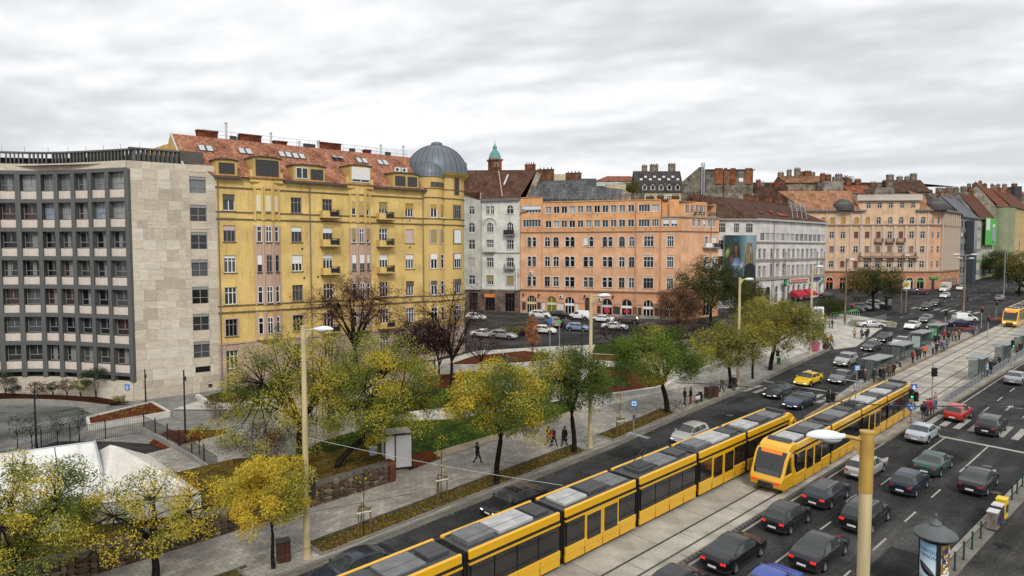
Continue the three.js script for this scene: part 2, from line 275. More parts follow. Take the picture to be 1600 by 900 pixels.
{
const H = 0.12;
const k = KERBL.map(([u, v]) => R(u, v - 0.16));
struct('pavement', sheet([...k, ...atAll([[1300, 533], [1255, 520], [1190, 512], [1110, 530], [1010, 545], [960, 560]], H), R(46, -48), R(40, -42), R(27, -41.4), R(14, -40.8), R(-40, -40)], H), MT.pave);
struct('kerb', ribbon(spline(KERBL.map(([u, v]) => R(u, v - 0.08)), 60), 0.17, H + 0.004, 0.16), MT.kerb);
struct('gutter', sheet([...KERBL.slice(0, 8).map(([u, v]) => R(u, v)), ...KERBL.slice(0, 8).reverse().map(([u, v]) => R(u, v + 0.5))], 0.006), M([0.22, 0.215, 0.2], 0.9, T.concrete));
struct('park_ground', sheet([R(-40, -39.5), R(60, -40), R(106, -44), ...atAll([[1300, 533], [1240, 510], [1100, 528], [1000, 538], [860, 544], [745, 551], [690, 566], [620, 590], [480, 600], [420, 660]], H), R(10, -60), R(-40, -60)], H - 0.006), MT.pave);
struct('plaza', sheet(atAll([[700, 560], [745, 548], [860, 541], [1000, 536], [1060, 541], [1110, 533], [1190, 514], [1255, 522], [1300, 535], [1150, 590], [1040, 610], [930, 640], [760, 660], [640, 660], [560, 640], [350, 640], [270, 640], [380, 600], [560, 590]], H), H + 0.004), MT.plaza);
const ref = atAll([[1288, 488], [1345, 494], [1395, 503], [1372, 516], [1338, 541], [1303, 545], [1288, 520]], H);
struct('pavement', sheet(ref, H, 0.14), MT.plaza);
struct('parking_street', sheet(atAll([[660, 545], [720, 512], [813, 494], [1010, 505], [1130, 500], [1250, 478], [1330, 472], [1330, 486], [1240, 506], [1100, 524], [1000, 534], [860, 540], [745, 547], [690, 562]], 0.15), 0.15), MT.asphalt);
const pl = [R(66, -27.95), R(72, -28.1 + drift(72)), R(90, -28.1 + drift(90)), R(136, -28.1 + drift(136)), R(139, -31.2), R(132, -33.6), R(121.8, -33.5), R(101, -32), R(86.3, -30.4), R(74, -28.9)];
struct('platform', sheet(pl, 0.25, 0.27), MT.pave);
struct('platform_edge', ribbon([66, 72, 80, 90, 110, 136].map(u => R(u, -28.12 + (u < 70 ? 0.1 : drift(u)))), 0.3, 0.262, 0.25), M([0.33, 0.27, 0.18], 0.8, T.concrete));
const pr = [R(62.5, -20.75), R(64, -20.25), R(78, -20.0), R(86, -19.75), R(113, -19.4), R(136, -19.2), R(136, -20.7 + drift(136)), R(90, -20.75 + drift(90)), R(72, -20.75 + drift(72))];
struct('platform', sheet(pr, 0.2, 0.22), MT.pave);
struct('kerb', ribbon([[62.5, -20.75], [64, -20.25], [78, -20], [86, -19.75], [113, -19.4], [136, -19.2]].map(q => R(...q)), 0.22, 0.21, 0.2), M([0.34, 0.31, 0.26], 0.85, T.concrete));
// right-hand pavement
const kr = [[-40, -10.6], [44, -10.45], [62, -10], [100, -8.6], [140, -8]].map(q => R(...q));
struct('pavement', sheet([...kr, R(140, 20), R(-40, 20)], H), M([0.105, 0.103, 0.1], 0.9, T.asphalt));
struct('kerb', ribbon(kr, 0.3, H + 0.006, 0.16), MT.conc);
struct('pavement_border', sheet([R(20, -10.35), R(44, -10.25), R(62, -9.8), R(75, -9.4), R(75, -8.6), R(62, -9.0), R(44, -9.5), R(20, -9.6)], H + 0.004), M([0.24, 0.235, 0.22], 0.9, T.concrete));
struct('traffic_island', sheet(atAll([[1322, 508], [1400, 512], [1402, 505], [1330, 500]]), 0.12, 0.14), MT.conc);
struct('forecourt', sheet(atAll([[-300, 720], [0, 690], [170, 690], [330, 700], [420, 680], [480, 650], [400, 600], [345, 606], [210, 625], [100, 622], [0, 620], [-300, 625]]), 0.02), MT.paveGrey);
struct('forecourt_drive', sheet(atAll([[-200, 640], [0, 634], [120, 636], [150, 650], [120, 680], [0, 720], [-200, 760]]), 0.026), M([0.24, 0.24, 0.235], 0.9, T.asphalt));
}

{
for (const [u, v] of [[57.6, -10.9], [63.5, -12.6], [36, -13.2], [49.5, -17.4], [86, -14.5], [42, -30.2], [62, -33.8], [92, -33.6], [126, -39]]) struct('manhole_cover', new THREE.CylinderGeometry(0.36, 0.36, 0.012, 22).translate(...R(u, v, 0.014).toArray()), M([0.10, 0.095, 0.09], 0.6, T.metal));
const seam = (a, b, w = 0.05) => { const pts = []; for (let i = 0; i <= 14; i++) { const t = i / 14; pts.push(R(a[0] + (b[0] - a[0]) * t + rr(-0.12, 0.12), a[1] + (b[1] - a[1]) * t + rr(-0.06, 0.06))); } struct('tar_seam', ribbon(pts, w, 0.0125, 0.008), M([0.018, 0.018, 0.019], 0.6)); };
seam([31, -17.3], [58, -17.25]); seam([26, -14.0], [52, -13.9]); seam([47, -20], [52, -10.6]); seam([33, -20], [36, -10.8]); seam([58, -19.8], [56.5, -10.4]); seam([24, -31.0], [68, -31.4]); seam([36, -35.3], [37, -28.4]); seam([54, -36.2], [55, -28.4]); seam([80, -17.6], [120, -17.2]); seam([85, -36], [118, -37.8]);
for (const [u0, u1, v0, v1] of [[39, 43.5, -13.2, -11.3], [62, 66, -16.6, -14.2], [25, 29.5, -17.1, -14.4], [60, 64, -34.6, -32.4], [44, 47, -35.2, -33.2]]) struct('road_patch', sheet([R(u0, v0), R(u0 + 0.2, v1), R(u1, v1 + 0.1), R(u1 - 0.1, v0)], 0.0095), M([0.05, 0.05, 0.051], 0.9, T.asphalt));
for (const [u, v] of [[24, -37.6], [33, -38.4], [12, -38.2], [40, -39.5]]) struct('pavement_hatch', sheet([R(u, v), R(u + 1.3, v), R(u + 1.3, v + 1.1), R(u, v + 1.1)], 0.126), M([0.42, 0.40, 0.37], 0.85, T.concrete));
}
// ================= buildings: helpers =================
const cache = new Map(), cg = (k, fn) => { if (!cache.has(k)) cache.set(k, fn()); return cache.get(k); };
function opening(P, x, y, w, h, arch) {
P.moveTo(x - w / 2, y); P.lineTo(x + w / 2, y);
if (!arch) { P.lineTo(x + w / 2, y + h); P.lineTo(x - w / 2, y + h); }
else { const rise = arch * w / 2; P.lineTo(x + w / 2, y + h - rise); P.absellipse(x, y + h - rise, w / 2, rise, 0, Math.PI, false, 0); }
P.lineTo(x - w / 2, y); return P;
}
const shp = pts => new THREE.Shape(pts.map(p => new THREE.Vector2(p[0], p[1])));
function extr(s, d, seg = 6) { return new THREE.ExtrudeGeometry(s, { depth: d, bevelEnabled: false, curveSegments: seg }).translate(0, 0, -d); }
function ring(w, h, arch, t, d) { const s = opening(new THREE.Shape(), 0, 0, w, h, arch); s.holes.push(opening(new THREE.Path(), 0, t, w - 2 * t, h - 2 * t, arch)); return extr(s, d); }
function frameGeo(w, h, arch, n, tr, t = 0.075) {
const key = ['f', w.toFixed(2), h.toFixed(2), arch, n, tr, t].join();
return cg(key, () => {
const g = [ring(w, h, arch, t, 0.09)], top = arch ? h - arch * w / 2 * (n > 1 ? 0.25 : 0.5) : h;
for (let i = 1; i < n; i++) g.push(B(t * 1.15, top, 0.085, -w / 2 + w * i / n, top / 2, -0.045));
if (tr) g.push(B(w, t, 0.08, 0, h * tr, -0.042));
return merge(g);
});
}
const paneGeo = (w, h, arch) => cg(['p', w.toFixed(2), h.toFixed(2), arch].join(), () => new THREE.ShapeGeometry(opening(new THREE.Shape(), 0, 0, w - 0.02, h - 0.02, arch), 6));
const GL = [MT.glass, MT.glass, MT.glassDk, M([0.035, 0.036, 0.037], 0.08), M([0.07, 0.072, 0.075], 0.1, null), MT.glassDk];
const GLC = [M([0.26, 0.27, 0.27], 0.2), M([0.16, 0.165, 0.165], 0.15), M([0.36, 0.36, 0.35], 0.25)];
const BLW = M([0.72, 0.71, 0.69], 0.6), BLO = M([0.42, 0.24, 0.05], 0.7), BLT = M([0.30, 0.24, 0.10], 0.7), BLD = M([0.10, 0.085, 0.07], 0.7), BLP = M([0.55, 0.43, 0.38], 0.7);
const shutterGeo = (w, h) => cg(['s', w.toFixed(2), h.toFixed(2)].join(), () => { const g = [], n = Math.max(2, Math.round(h / 0.16)); for (let i = 0; i < n; i++) g.push(B(w, h / n * 0.86, 0.035, 0, h * (i + 0.5) / n, 0)); g.push(B(w, h, 0.015, 0, h / 2, -0.01)); return merge(g); });
// a window set into an opening of a wall whose face is z=0
function win(b, x, y, w, h, o = {}) {
const { arch = 0, n = 2, tr = 0.66, fm = MT.frameW, z = -0.14, turn = 0, blind = 0, bm = BLW, sill, sillM, sur, surM, glass, curtain } = o;
const dx = Math.sin(turn) * z, dz = Math.cos(turn) * z, zz = o.z0 || 0;
const f = part('window', frameGeo(w, h, arch, n, tr, o.t), fm, b, x + dx, y, zz + dz, turn);
part('pane', paneGeo(w, h, arch), glass || (curtain ? pick(GLC) : pick(GL)), f, 0, 0.01, -0.05);
if (blind) part('blind', shutterGeo(w - 0.08, h * blind), bm, f, 0, h * (1 - blind) - 0.03, 0.03);
if (sill) part('sill', cg(['sl', w.toFixed(2), sill].join(), () => B(w + 0.24, 0.09, 0.3, 0, -0.05, 0.0)), sillM || MT.conc, f, 0, 0, -z - 0.05);
if (sur) part('surround', cg(['sr', w.toFixed(2), h.toFixed(2), arch, sur].join(), () => { const s = opening(new THREE.Shape(), 0, -sur * 0.6, w + 2 * sur, h + sur * 1.6, arch); s.holes.push(opening(new THREE.Path(), 0, 0, w + 0.004, h + 0.002, arch)); return extr(s, 0.07).translate(0, 0, 0.07); }), surM || MT.white, f, 0, 0, -z - 0.004);
return f;
}
function wall(b, outline, holes, mat, depth = 0.4, name = 'wall', x = 0, z = 0, turn = 0) {
const s = shp(outline); for (const q of holes) s.holes.push(opening(new THREE.Path(), ...q));
return part(name, extr(s, depth), mat, b, x, 0, z, turn);
}
const rectPts = (x0, x1, y0, y1) => [[x0, y0], [x1, y0], [x1, y1], [x0, y1]];
const bfix = az => Math.PI / 2 - az;
function chimney(p, x, y, z, w, h, d, mat = MT.chimney, pots = 2) {
const c = part('chimney', boxUV(merge([B(w, h, d, 0, h / 2, 0), B(w + 0.16, 0.16, d + 0.16, 0, h - 0.08, 0), B(w + 0.05, 0.12, d + 0.05, 0, h * 0.8, 0)])), mat, p, x, y, z);
if (pots) part('chimney_pot', merge(Array.from({ length: pots }, (_, i) => CY(0.13, 0.11, 0.45, 7, (i + 0.5 - pots / 2) * w / pots, h, 0))), MT.chimneyGrey, c);
return c;
}
const pt = (px, py, D) => { const d = ray(px, py), t = -D / d.z; return V(d.x * t, HC + d.y * t, -D); };
const ironRail = (pts, h, gap = 0.14, r = 0.012) => { const g = []; for (let i = 0; i + 1 < pts.length; i++) { const a = pts[i], b = pts[i + 1], L = a.distanceTo(b), n = Math.max(2, Math.round(L / gap)); g.push(bar(a.clone().setY(a.y + h), b.clone().setY(b.y + h), 0.022, 5), bar(a.clone().setY(a.y + 0.08), b.clone().setY(b.y + 0.08), 0.015, 4)); for (let k = 0; k <= n; k++) { const q = a.clone().lerp(b, k / n); g.push(bar(q, q.clone().setY(q.y + h), r, 4)); } } return merge(g); };
function dishGeo(r) { return merge([new THREE.SphereGeometry(r, 10, 6, 0, 6.3, 0, 1.0).rotateX(Math.PI / 2).translate(0, 0, -r * 0.6), bar(V(0, 0, 0), V(0, -r, -0.2), 0.03, 5)]); }

const shiftUV = g => { const u = g.attributes.uv, a = rr(0, 9), b = rr(0, 9); for (let i = 0; i < u.count; i++) u.setXY(i, u.getX(i) + a, u.getY(i) + b); return g; };
// ================= curved grey office block =================
{
const C0 = at(210, 627), C1 = at(345, 609), y0 = C0.y;
const b = thing('office_block', 'curved grey concrete office block with pale panels and bare stone end wall', 'office building', [0, y0, 0]);
const az = Math.atan2(C1.x - C0.x, -(C1.z - C0.z)), L = 8.75, TOP = 25.7, turn = bfix(az);
const e = V(Math.sin(az), 0, -Math.cos(az)), nrm = V(Math.cos(az), 0, Math.sin(az));
const at2 = (u, d) => V(C0.x + e.x * u + nrm.x * d, 0, C0.z + e.z * u + nrm.z * d);
const S = survey(C0, az);
const stone = [0, 1, 2, 3, 4, 5].map(i => M([[0.74, 0.69, 0.62], [0.69, 0.635, 0.565], [0.78, 0.745, 0.69], [0.63, 0.575, 0.505], [0.72, 0.665, 0.585], [0.56, 0.51, 0.45]][i], 0.8, T.travertine));
const grey = M([0.135, 0.143, 0.147], 0.7, T.concrete), pale = M([0.80, 0.73, 0.68], 0.75, T.concrete), frameG = M([0.24, 0.245, 0.225], 0.5);
const wins = [[276, 302], [320, 346], [362.5, 389.5], [405.5, 432], [448, 475], [490.5, 517], [534, 560]].map(([a, c]) => [S.y(c, 309), S.y(a, 309)]);
const x0 = S.u(295, 290), x1 = S.u(322, 290), cx = 6.87, ww = 1.72, holes = wins.map(([a, c]) => [cx, a, ww, c - a, 0]);
const slot = [6.95, S.y(582.5, 315), 1.62, 0.7, 0], vent = [7.68, S.y(606, 329), 0.45, 0.45, 0]; holes.push(slot, vent);
const w = wall(b, rectPts(0, L, -0.6, TOP), holes, stone[1], 0.5, 'end_wall', at2(0, -0.03).x, at2(0, -0.03).z, turn);
{
let y = 0.0, row = 0;
while (y < TOP - 0.05) {
const h = Math.min([1.25, 0.78, 1.25, 1.05][row % 4], TOP - y); let x = 0;
while (x < L - 0.02) {
let wd = rr(0.75, 1.5); if (x + wd > L - 0.5) wd = L - x;
let segs = [[x, x + wd]];
for (const q of holes) if (q[1] < y + h - 0.02 && q[1] + q[3] > y + 0.02) segs = segs.flatMap(([a, c]) => { const l = q[0] - q[2] / 2, r = q[0] + q[2] / 2; if (c <= l || a >= r) return [[a, c]]; const out = []; if (a < l - 0.04) out.push([a, l]); if (c > r + 0.04) out.push([r, c]); return out; });
const big = fbm(x / 40 + 0.13, y / 40 + 0.57, 12, 12, 3, 7), tone = big > 0.58 ? pick([2, 2, 0, 4]) : big < 0.44 ? pick([1, 3, 4, 5]) : pick([0, 1, 2, 0, 4, 3]);
for (const [a, c] of segs) if (c - a > 0.06) part('stone_panel', shiftUV(boxUV(B(c - a - 0.012, h - 0.012, 0.05, (a + c) / 2, y + h / 2, 0.027 + rr(-0.004, 0.004)))), stone[tone], w);
x += wd;
}
y += h; row++;
}
}
wins.forEach(([a, c], i) => {
const q = at2(cx, -0.16), f = part('window', merge([frameGeo(ww, c - a, 0, 2, 0.36, 0.06).clone(), B(ww, 0.34, 0.1, 0, c - a - 0.17, 0.02)]), frameG, b, q.x, a, q.z, turn);
part('pane', paneGeo(ww, c - a, 0), [GLC[1], GL[3], GL[0], GL[4], GL[2], GL[3], GL[4]][i], f, 0, 0, -0.06);
});
{ const q = at2(slot[0], -0.2); const f = part('slot_window', frameGeo(slot[2], slot[3], 0, 1, 0, 0.05), frameG, b, q.x, slot[1], q.z, turn); part('pane', paneGeo(slot[2], slot[3], 0), MT.glassDk, f, 0, 0, -0.04); const v = at2(vent[0], -0.2); part('vent', B(0.45, 0.45, 0.06, 0, 0.22, 0), M([0.09, 0.04, 0.03], 0.8), b, v.x, vent[1], v.z, turn); }
const px = [198, 167.2, 140.2, 113.6, 87.4, 60.8, 27.4, -6], dep = [72.5, 73.4, 74.15, 74.85, 75.4, 75.7, 75.6, 75.2];
const piers = px.map((x, i) => { const p = pt(x, 300, dep[i]); return V(p.x, 0, p.z); });
{ let d = V().subVectors(piers[7], piers[6]), p = piers[7].clone(); for (let i = 0; i < 5; i++) { d.applyAxisAngle(V(0, 1, 0), 0.10); p = p.clone().add(d); piers.push(p); } }
piers[0].copy(at2(-0.12, 0.0)).setY(0);
const rowY = k => 3.0 + 3.14 * k, GT = 24.85, GB = 2.1;
const glassSets = [[1, 1, 1, 1, 1, 1, 1, 1], [1, 1, 1, 1, 0, 1, 1, 0], [0, 0, 0, 0, 0, 0, 0, 0]];
for (let i = 0; i + 1 < piers.length; i++) {
const a = piers[i + 1], c = piers[i], d = V().subVectors(c, a), wd = d.length(), tn = Math.atan2(-d.z, d.x), n = V(Math.sin(tn), 0, Math.cos(tn)), mid = a.clone().add(c).multiplyScalar(0.5);
const put = (name, g, m, off, y) => part(name, g, m, b, mid.x + n.x * off, y, mid.z + n.z * off, tn);
put('back_wall', B(wd + 0.1, TOP - 0.2, 0.3, 0, TOP / 2, 0), M([0.1, 0.1, 0.1], 0.9), -1.1, 0);
for (let k = 0; k < 7; k++) {
const y = rowY(k), iw = wd - 0.5;
const sp = put('spandrel', cg('sp' + iw.toFixed(2), () => new RoundedBoxGeometry(iw, 0.86, 0.12, 1, 0.015).translate(0, 0.43, 0)), pale, -0.16, y);
const f = put('window', cg('ow' + iw.toFixed(2), () => merge([frameGeo(iw, 1.78, 0, 1, 0.36, 0.07).clone(), B(0.08, 1.78 * 0.64, 0.08, 0, 1.78 * 0.68, -0.04)])), frameG, -0.52, y + 0.9);
part('pane', paneGeo(iw, 1.78, 0), k === 6 ? pick([GLC[1], GLC[0], GLC[1], GL[4]]) : k === 5 && i < 5 && i !== 2 ? pick([GLC[0], M([0.22, 0.26, 0.33], 0.12)]) : rnd() < 0.24 ? M([0.05, 0.028, 0.025], 0.1) : pick(GL), f, 0, 0, -0.05);
if (rnd() < 0.4) part('curtain', B(iw * rr(0.18, 0.4), 1.5, 0.02, rr(-0.3, 0.3), 0.85, -0.035), M([0.20, 0.21, 0.205], 0.8), f);
put('beam', B(wd, 0.42, 0.62, 0, 0.21, 0), grey, -0.26, y + 2.70);
put('sill', B(iw, 0.05, 0.45, 0, 0, 0), grey, -0.3, y + 0.895);
}
put('beam', B(wd, 0.3, 0.62, 0, 0.15, 0), grey, -0.262, 2.68);
put('basement_window', B(wd - 0.5, 0.55, 0.06, 0, 0.28, 0), MT.glassDk, -0.5, 2.1);
for (let j = 0; j < 2; j++) {
const xx = (j - 0.5) * wd / 2;
for (let r = 0; r < 2; r++) { const q = part('stone_panel', shiftUV(boxUV(B(wd / 2 - 0.012, 1.32, 0.6, xx, 0, 0))), stone[pick([0, 2, 2, 4])], b, mid.x + n.x * -0.34, -0.2 + r * 1.33 + 0.3, mid.z + n.z * -0.34, tn); }
part('stone_panel', shiftUV(boxUV(B(wd / 2 - 0.012, TOP - GT - 0.01, 0.7, xx, 0, 0))), stone[pick([0, 1, 0, 4])], b, mid.x + n.x * -0.33, (TOP + GT) / 2, mid.z + n.z * -0.33, tn);
}
part('pier', B(0.5, GT - GB, 0.66, 0, (GT + GB) / 2, 0), grey, b, c.x + n.x * -0.27, 0, c.z + n.z * -0.27, tn);
const lo = n.clone().multiplyScalar(-1.9), nf = 5;
for (let q = 0; q < nf; q++) { const p = a.clone().lerp(c, (q + 0.5) / nf).add(lo); part('louvre_fin', cg('fin', () => B(0.12, 1.45, 0.5, 0, 0.72, 0)), grey, b, p.x, TOP - 0.05, p.z, tn + 0.35); }
part('louvre_beam', B(wd + 0.25, 0.18, 0.6, 0, 0, 0), grey, b, mid.x + lo.x, TOP + 1.45, mid.z + lo.z, tn);
part('louvre_back', B(wd + 0.6, 1.1, 0.1, 0, 0.5, 0), M([0.06, 0.05, 0.05], 0.9), b, mid.x + lo.x - n.x * 0.7, TOP - 0.1, mid.z + lo.z - n.z * 0.7, tn);
part('lightning_rod', merge([CY(0.02, 0.02, 0.6, 4, 0, 0, 0)]), grey, b, c.x + lo.x, TOP + 1.5, c.z + lo.z);
}
for (let q = 0; q < 10; q++) { const p = at2(0.8 + q * 0.46, -1.2); part('louvre_fin', cg('fin', null), grey, b, p.x, TOP - 0.05, p.z, turn + 0.5); }
{ const p = at2(2.9, -1.2); part('louvre_beam', B(5.2, 0.18, 0.6), grey, b, p.x, TOP + 1.47, p.z, turn); const q = at2(2.9, -1.9); part('louvre_back', B(5, 1.1, 0.1, 0, 0.5, 0), M([0.06, 0.05, 0.05], 0.9), b, q.x, TOP - 0.1, q.z, turn); }
{ const p = at2(6.5, -2.4); part('plant_room', B(2.4, 1.6, 3, 0, 0.8, 0), M([0.13, 0.125, 0.12], 0.8, T.concrete), b, p.x, TOP - 0.05, p.z, turn); }
const deck = [at2(L, -0.3), at2(L, -14), ...piers.slice().reverse().map((p, i) => V(p.x - 3, 0, p.z - 14)), ...piers.slice(0).reverse()];
part('roof_deck', polys([[at2(0, -0.4), at2(L, -0.4), at2(L, -13), at2(-12, -13)].map(p => V(p.x, TOP - 0.25, p.z))]), MT.asphaltOld, b);
{ const q = at2(L - 0.25, -7); part('side_wall', B(13.4, TOP, 0.4, 0, TOP / 2, 0), stone[1], b, q.x, 0, q.z, turn + Math.PI / 2); }
const sg = pt(203, 608, 72.2); const tc = document.createElement('canvas'); tc.width = 64; tc.height = 64; { const x = tc.getContext('2d'); x.fillStyle = '#1f6fc0'; x.fillRect(0, 0, 64, 64); x.fillStyle = '#e8eef5'; x.beginPath(); x.arc(32, 18, 7, 0, 7); x.fill(); x.fillRect(12, 24, 12, 12); x.fillRect(40, 24, 12, 12); x.fillRect(26, 34, 12, 14); x.fillRect(10, 52, 44, 5); }
const tt = new THREE.CanvasTexture(tc); tt.colorSpace = THREE.SRGBColorSpace;
const ns = single('notice_sign', new THREE.BoxGeometry(0.62, 0.62, 0.03), new THREE.MeshStandardMaterial({ map: tt, roughness: 0.5 }), 'small square blue sign on the plinth of the office block', 'sign');
const n0 = V().subVectors(piers[0], piers[1]), tn0 = Math.atan2(-n0.z, n0.x), pp = piers[1].clone().lerp(piers[0], 0.72); ns.position.set(pp.x + Math.sin(tn0) * 0.02, y0 + 1.5, pp.z + Math.cos(tn0) * 0.02); ns.rotation.y = tn0;
}

// ================= yellow corner house =================
{
const P0 = at(345, 609), az = 50 * D2R, S = survey(P0, az);
const b = thing('apartment_house', 'yellow corner apartment house with red tiled roof and two grey domes', 'apartment house', P0, bfix(az));
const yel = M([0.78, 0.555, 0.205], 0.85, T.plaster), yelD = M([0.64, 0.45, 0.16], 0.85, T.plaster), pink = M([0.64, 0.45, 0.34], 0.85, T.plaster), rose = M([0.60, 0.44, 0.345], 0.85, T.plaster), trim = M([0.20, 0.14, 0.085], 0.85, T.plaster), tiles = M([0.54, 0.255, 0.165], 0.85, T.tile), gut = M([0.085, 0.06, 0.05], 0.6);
const rowsY = [[2.26, 4.42], [6.06, 8.06], [9.76, 11.76], [13.45, 15.44], [17.0, 18.89], [20.57, 22.43]], W = 27.6, EAVE = 24.4;
const cols = [[1.38, 1.36], [9.36, 1.34], [13.4, 1.32], [21.35, 1.3], [25.38, 1.3]];
const holes = []; cols.forEach(([x, w]) => rowsY.forEach(([a, c]) => holes.push([x, a, w, c - a, 0])));
const wl = wall(b, [[-0.08, -0.6], [W + 0.8, -0.6], [W + 0.8, 5.28], [-0.08, 5.28]], holes.filter(q => q[1] < 5), rose, 0.45, 'ground_floor_wall', 0, 0.06);
wall(b, [[-0.08, 5.285], [W + 0.8, 5.285], [W + 0.8, EAVE], [-0.08, EAVE]], holes.filter(q => q[1] > 5), yel, 0.45);
for (let i = 0; i < 11; i++) part('stone_course', boxUV(B0(-0.1, 0.66, 0.2 + i * 0.45, 0.62 + i * 0.45, 0.055, 0.10)), rose, b), part('stone_course', boxUV(B0(2.1, 4.2, 0.2 + i * 0.45, 0.62 + i * 0.45, 0.055, 0.10)), rose, b);
for (const [y, h, d] of [[23.2, 0.13, 0.12], [20.42, 0.12, 0.1], [19.62, 0.13, 0.13], [9.62, 0.12, 0.1], [8.85, 0.14, 0.14], [5.28, 0.2, 0.2]])
for (const [a, c] of [[-0.1, 4.15], [7.25, 16.35], [19.35, W + 0.6]]) { part('string_course', B0(a, c, y - h / 2, y + h / 2, 0.0, d), y === 5.28 ? pink : trim, b); }
const pan = M([0.80, 0.60, 0.26], 0.85, T.plaster);
for (const [x, w] of cols) part('panel', B0(x - w / 2, x + w / 2, 19.78, 20.28, -0.1, 0.035), pan, b);
const bl = { '0,5': [0.36, BLD], '0,4': [0.3, BLP], '0,3': [0.16, BLW], '1,4': [0.3, BLW], '1,3': [0.52, BLW], '2,4': [0.36, BLW], '2,3': [0.22, BLW], '3,5': [0.5, BLT], '3,3': [0.36, BLW], '4,5': [0.4, BLO], '4,4': [0.93, BLP], '4,3': [0.34, BLW], '4,2': [0.34, BLD] };
cols.forEach(([x, w], i) => rowsY.forEach(([a, c], k) => {
const v = bl[`${i},${k}`], dk = (i === 1 && k > 3) || (i === 2 && k > 3) || (i === 0 && k === 1) || (i === 1 && k < 3) || (i === 0 && k === 4);
win(b, x, a, w, c - a, { n: i === 0 && k === 5 ? 2 : 3, tr: 0.68, fm: dk ? M([0.22, 0.2, 0.185], 0.6) : MT.frameW, blind: v ? v[0] : 0, bm: v ? v[1] : 0, sill: 1, sillM: trim, z: -0.16, sur: k === 1 ? 0.16 : 0, surM: pink });
}));
for (const [x, y] of [[10, 19.2 - 3.0], [10.2, 12.6], [12, 12.7], [25.4, 20.1], [25.4, 16.4], [25.4, 9.2]]) part('wall_vent', B(0.2, 0.24, 0.04, x, y, 0.02), MT.black, b);
for (const [a, c, kk] of [[4.2, 7.2, 0], [16.4, 19.3, 1]]) {
const bw = c - a, f1 = a + bw * 0.34, f2 = a + bw * 0.68, D = 0.36;
const plan = shp([[a, -0.2], [c, -0.2], [c, 0.0], [f2, D], [f1, D], [a, 0.0]]);
const lev = (y0, y1, m, grow, name) => { const s = grow ? shp([[a - grow, -0.05], [c + grow, -0.05], [c + grow, 0.0], [f2 + grow * 0.5, D + grow], [f1 - grow * 0.5, D + grow], [a - grow, 0.0]]) : plan; return part(name, new THREE.ExtrudeGeometry(s, { depth: y1 - y0, bevelEnabled: false }).rotateX(-Math.PI / 2).translate(0, y0, 0), m, b); };
// plan's y is outward: rotateX(-90) sends +y to -z, so mirror
const flip = m => { m.scale.z = -1; return m; };
flip(lev(5.3, 9.5, yel, 0, 'bay')); flip(lev(9.5, 19.0, pink, 0, 'bay')); flip(lev(19.0, EAVE - 0.2, yel, 0, 'bay'));
for (const [y, h, g] of [[23.2, 0.13, 0.1], [20.42, 0.12, 0.08], [19.62, 0.13, 0.11], [9.62, 0.12, 0.08], [8.85, 0.14, 0.12], [5.28, 0.2, 0.18]]) flip(lev(y - h / 2, y + h / 2, trim, g, 'string_course'));
const facets = [[V(a, 0, 0), V(f1, 0, D)], [V(f1, 0, D), V(f2, 0, D)], [V(f2, 0, D), V(c, 0, 0)]];
facets.forEach(([p, q], fi) => {
const d = V().subVectors(q, p), tn = Math.atan2(-d.z, d.x), n = V(Math.sin(tn), 0, Math.cos(tn)), m = p.clone().add(q).multiplyScalar(0.5), ww = [0.56, 0.7, 0.56][fi];
rowsY.forEach(([y0, y1], k) => {
if (k === 0) return;
const off = 0.01, f = part('window', frameGeo(ww, y1 - y0, 0, fi === 1 ? 2 : 1, 0.68), k === 5 && kk === 0 ? M([0.7, 0.62, 0.42], 0.7) : k === 3 ? M([0.22, 0.2, 0.185], 0.6) : MT.frameW, b, m.x + n.x * (off + 0.09), y0, m.z + n.z * (off + 0.09), tn);
part('pane', paneGeo(ww, y1 - y0, 0), pick(GL), f, 0, 0, -0.05);
const full = k === 5 && kk === 0 ? [0.97, M([0.70, 0.61, 0.40], 0.7)] : k === 3 && (kk === 1 || fi === 0) ? [0.55, BLW] : k === 5 && kk === 1 ? [[0.55, 0.97, 0.6][fi], M([0.45, 0.33, 0.12], 0.7)] : k === 4 && kk === 1 && fi !== 1 ? [0.8, BLT] : null;
if (full) part('blind', shutterGeo(ww - 0.06, (y1 - y0) * full[0]), full[1], f, 0, (y1 - y0) * (1 - full[0]) - 0.02, 0.02);
});
for (const s of [-1, 1]) { const hw = d.length() / 2, pw = hw - ww / 2; part('pilaster', B(pw, 9.4, 0.16, s * (hw - pw / 2), 14.25, 0.08), pink, b, m.x, 0, m.z, tn); part('pilaster', B(pw, 3.9, 0.16, s * (hw - pw / 2), 21.5, 0.08), yel, b, m.x, 0, m.z, tn); part('pilaster', B(pw, 3.3, 0.16, s * (hw - pw / 2), 7.1, 0.08), pink, b, m.x, 0, m.z, tn); }
for (const [s0, s1] of [[11.8, 13.4], [15.5, 16.95]]) { part('spandrel', B(ww, s1 - s0, 0.1, 0, (s0 + s1) / 2, 0.05), pink, b, m.x, 0, m.z, tn); part('spandrel_fillet', B(0.05, s1 - s0 - 0.2, 0.03, ww * 0.4, (s0 + s1) / 2, 0.11), M([0.44, 0.24, 0.16], 0.85), b, m.x, 0, m.z, tn); }
for (const y of [9.7, 13.38, 16.95]) part('sill', B(ww + 0.1, 0.08, 0.26, 0, y, 0.13), trim, b, m.x, 0, m.z, tn);
});
part('parapet', boxUV(merge([B0(a - 0.45, c + 0.45, EAVE - 0.4, EAVE + 0.45, -0.3, 0.3), B0(a - 0.45, a + 0.35, EAVE + 0.44, EAVE + 1.0, -0.25, 0.28), B0(c - 0.3, c + 0.45, EAVE + 0.44, EAVE + 0.85, -0.25, 0.28)])), yel, b);
}
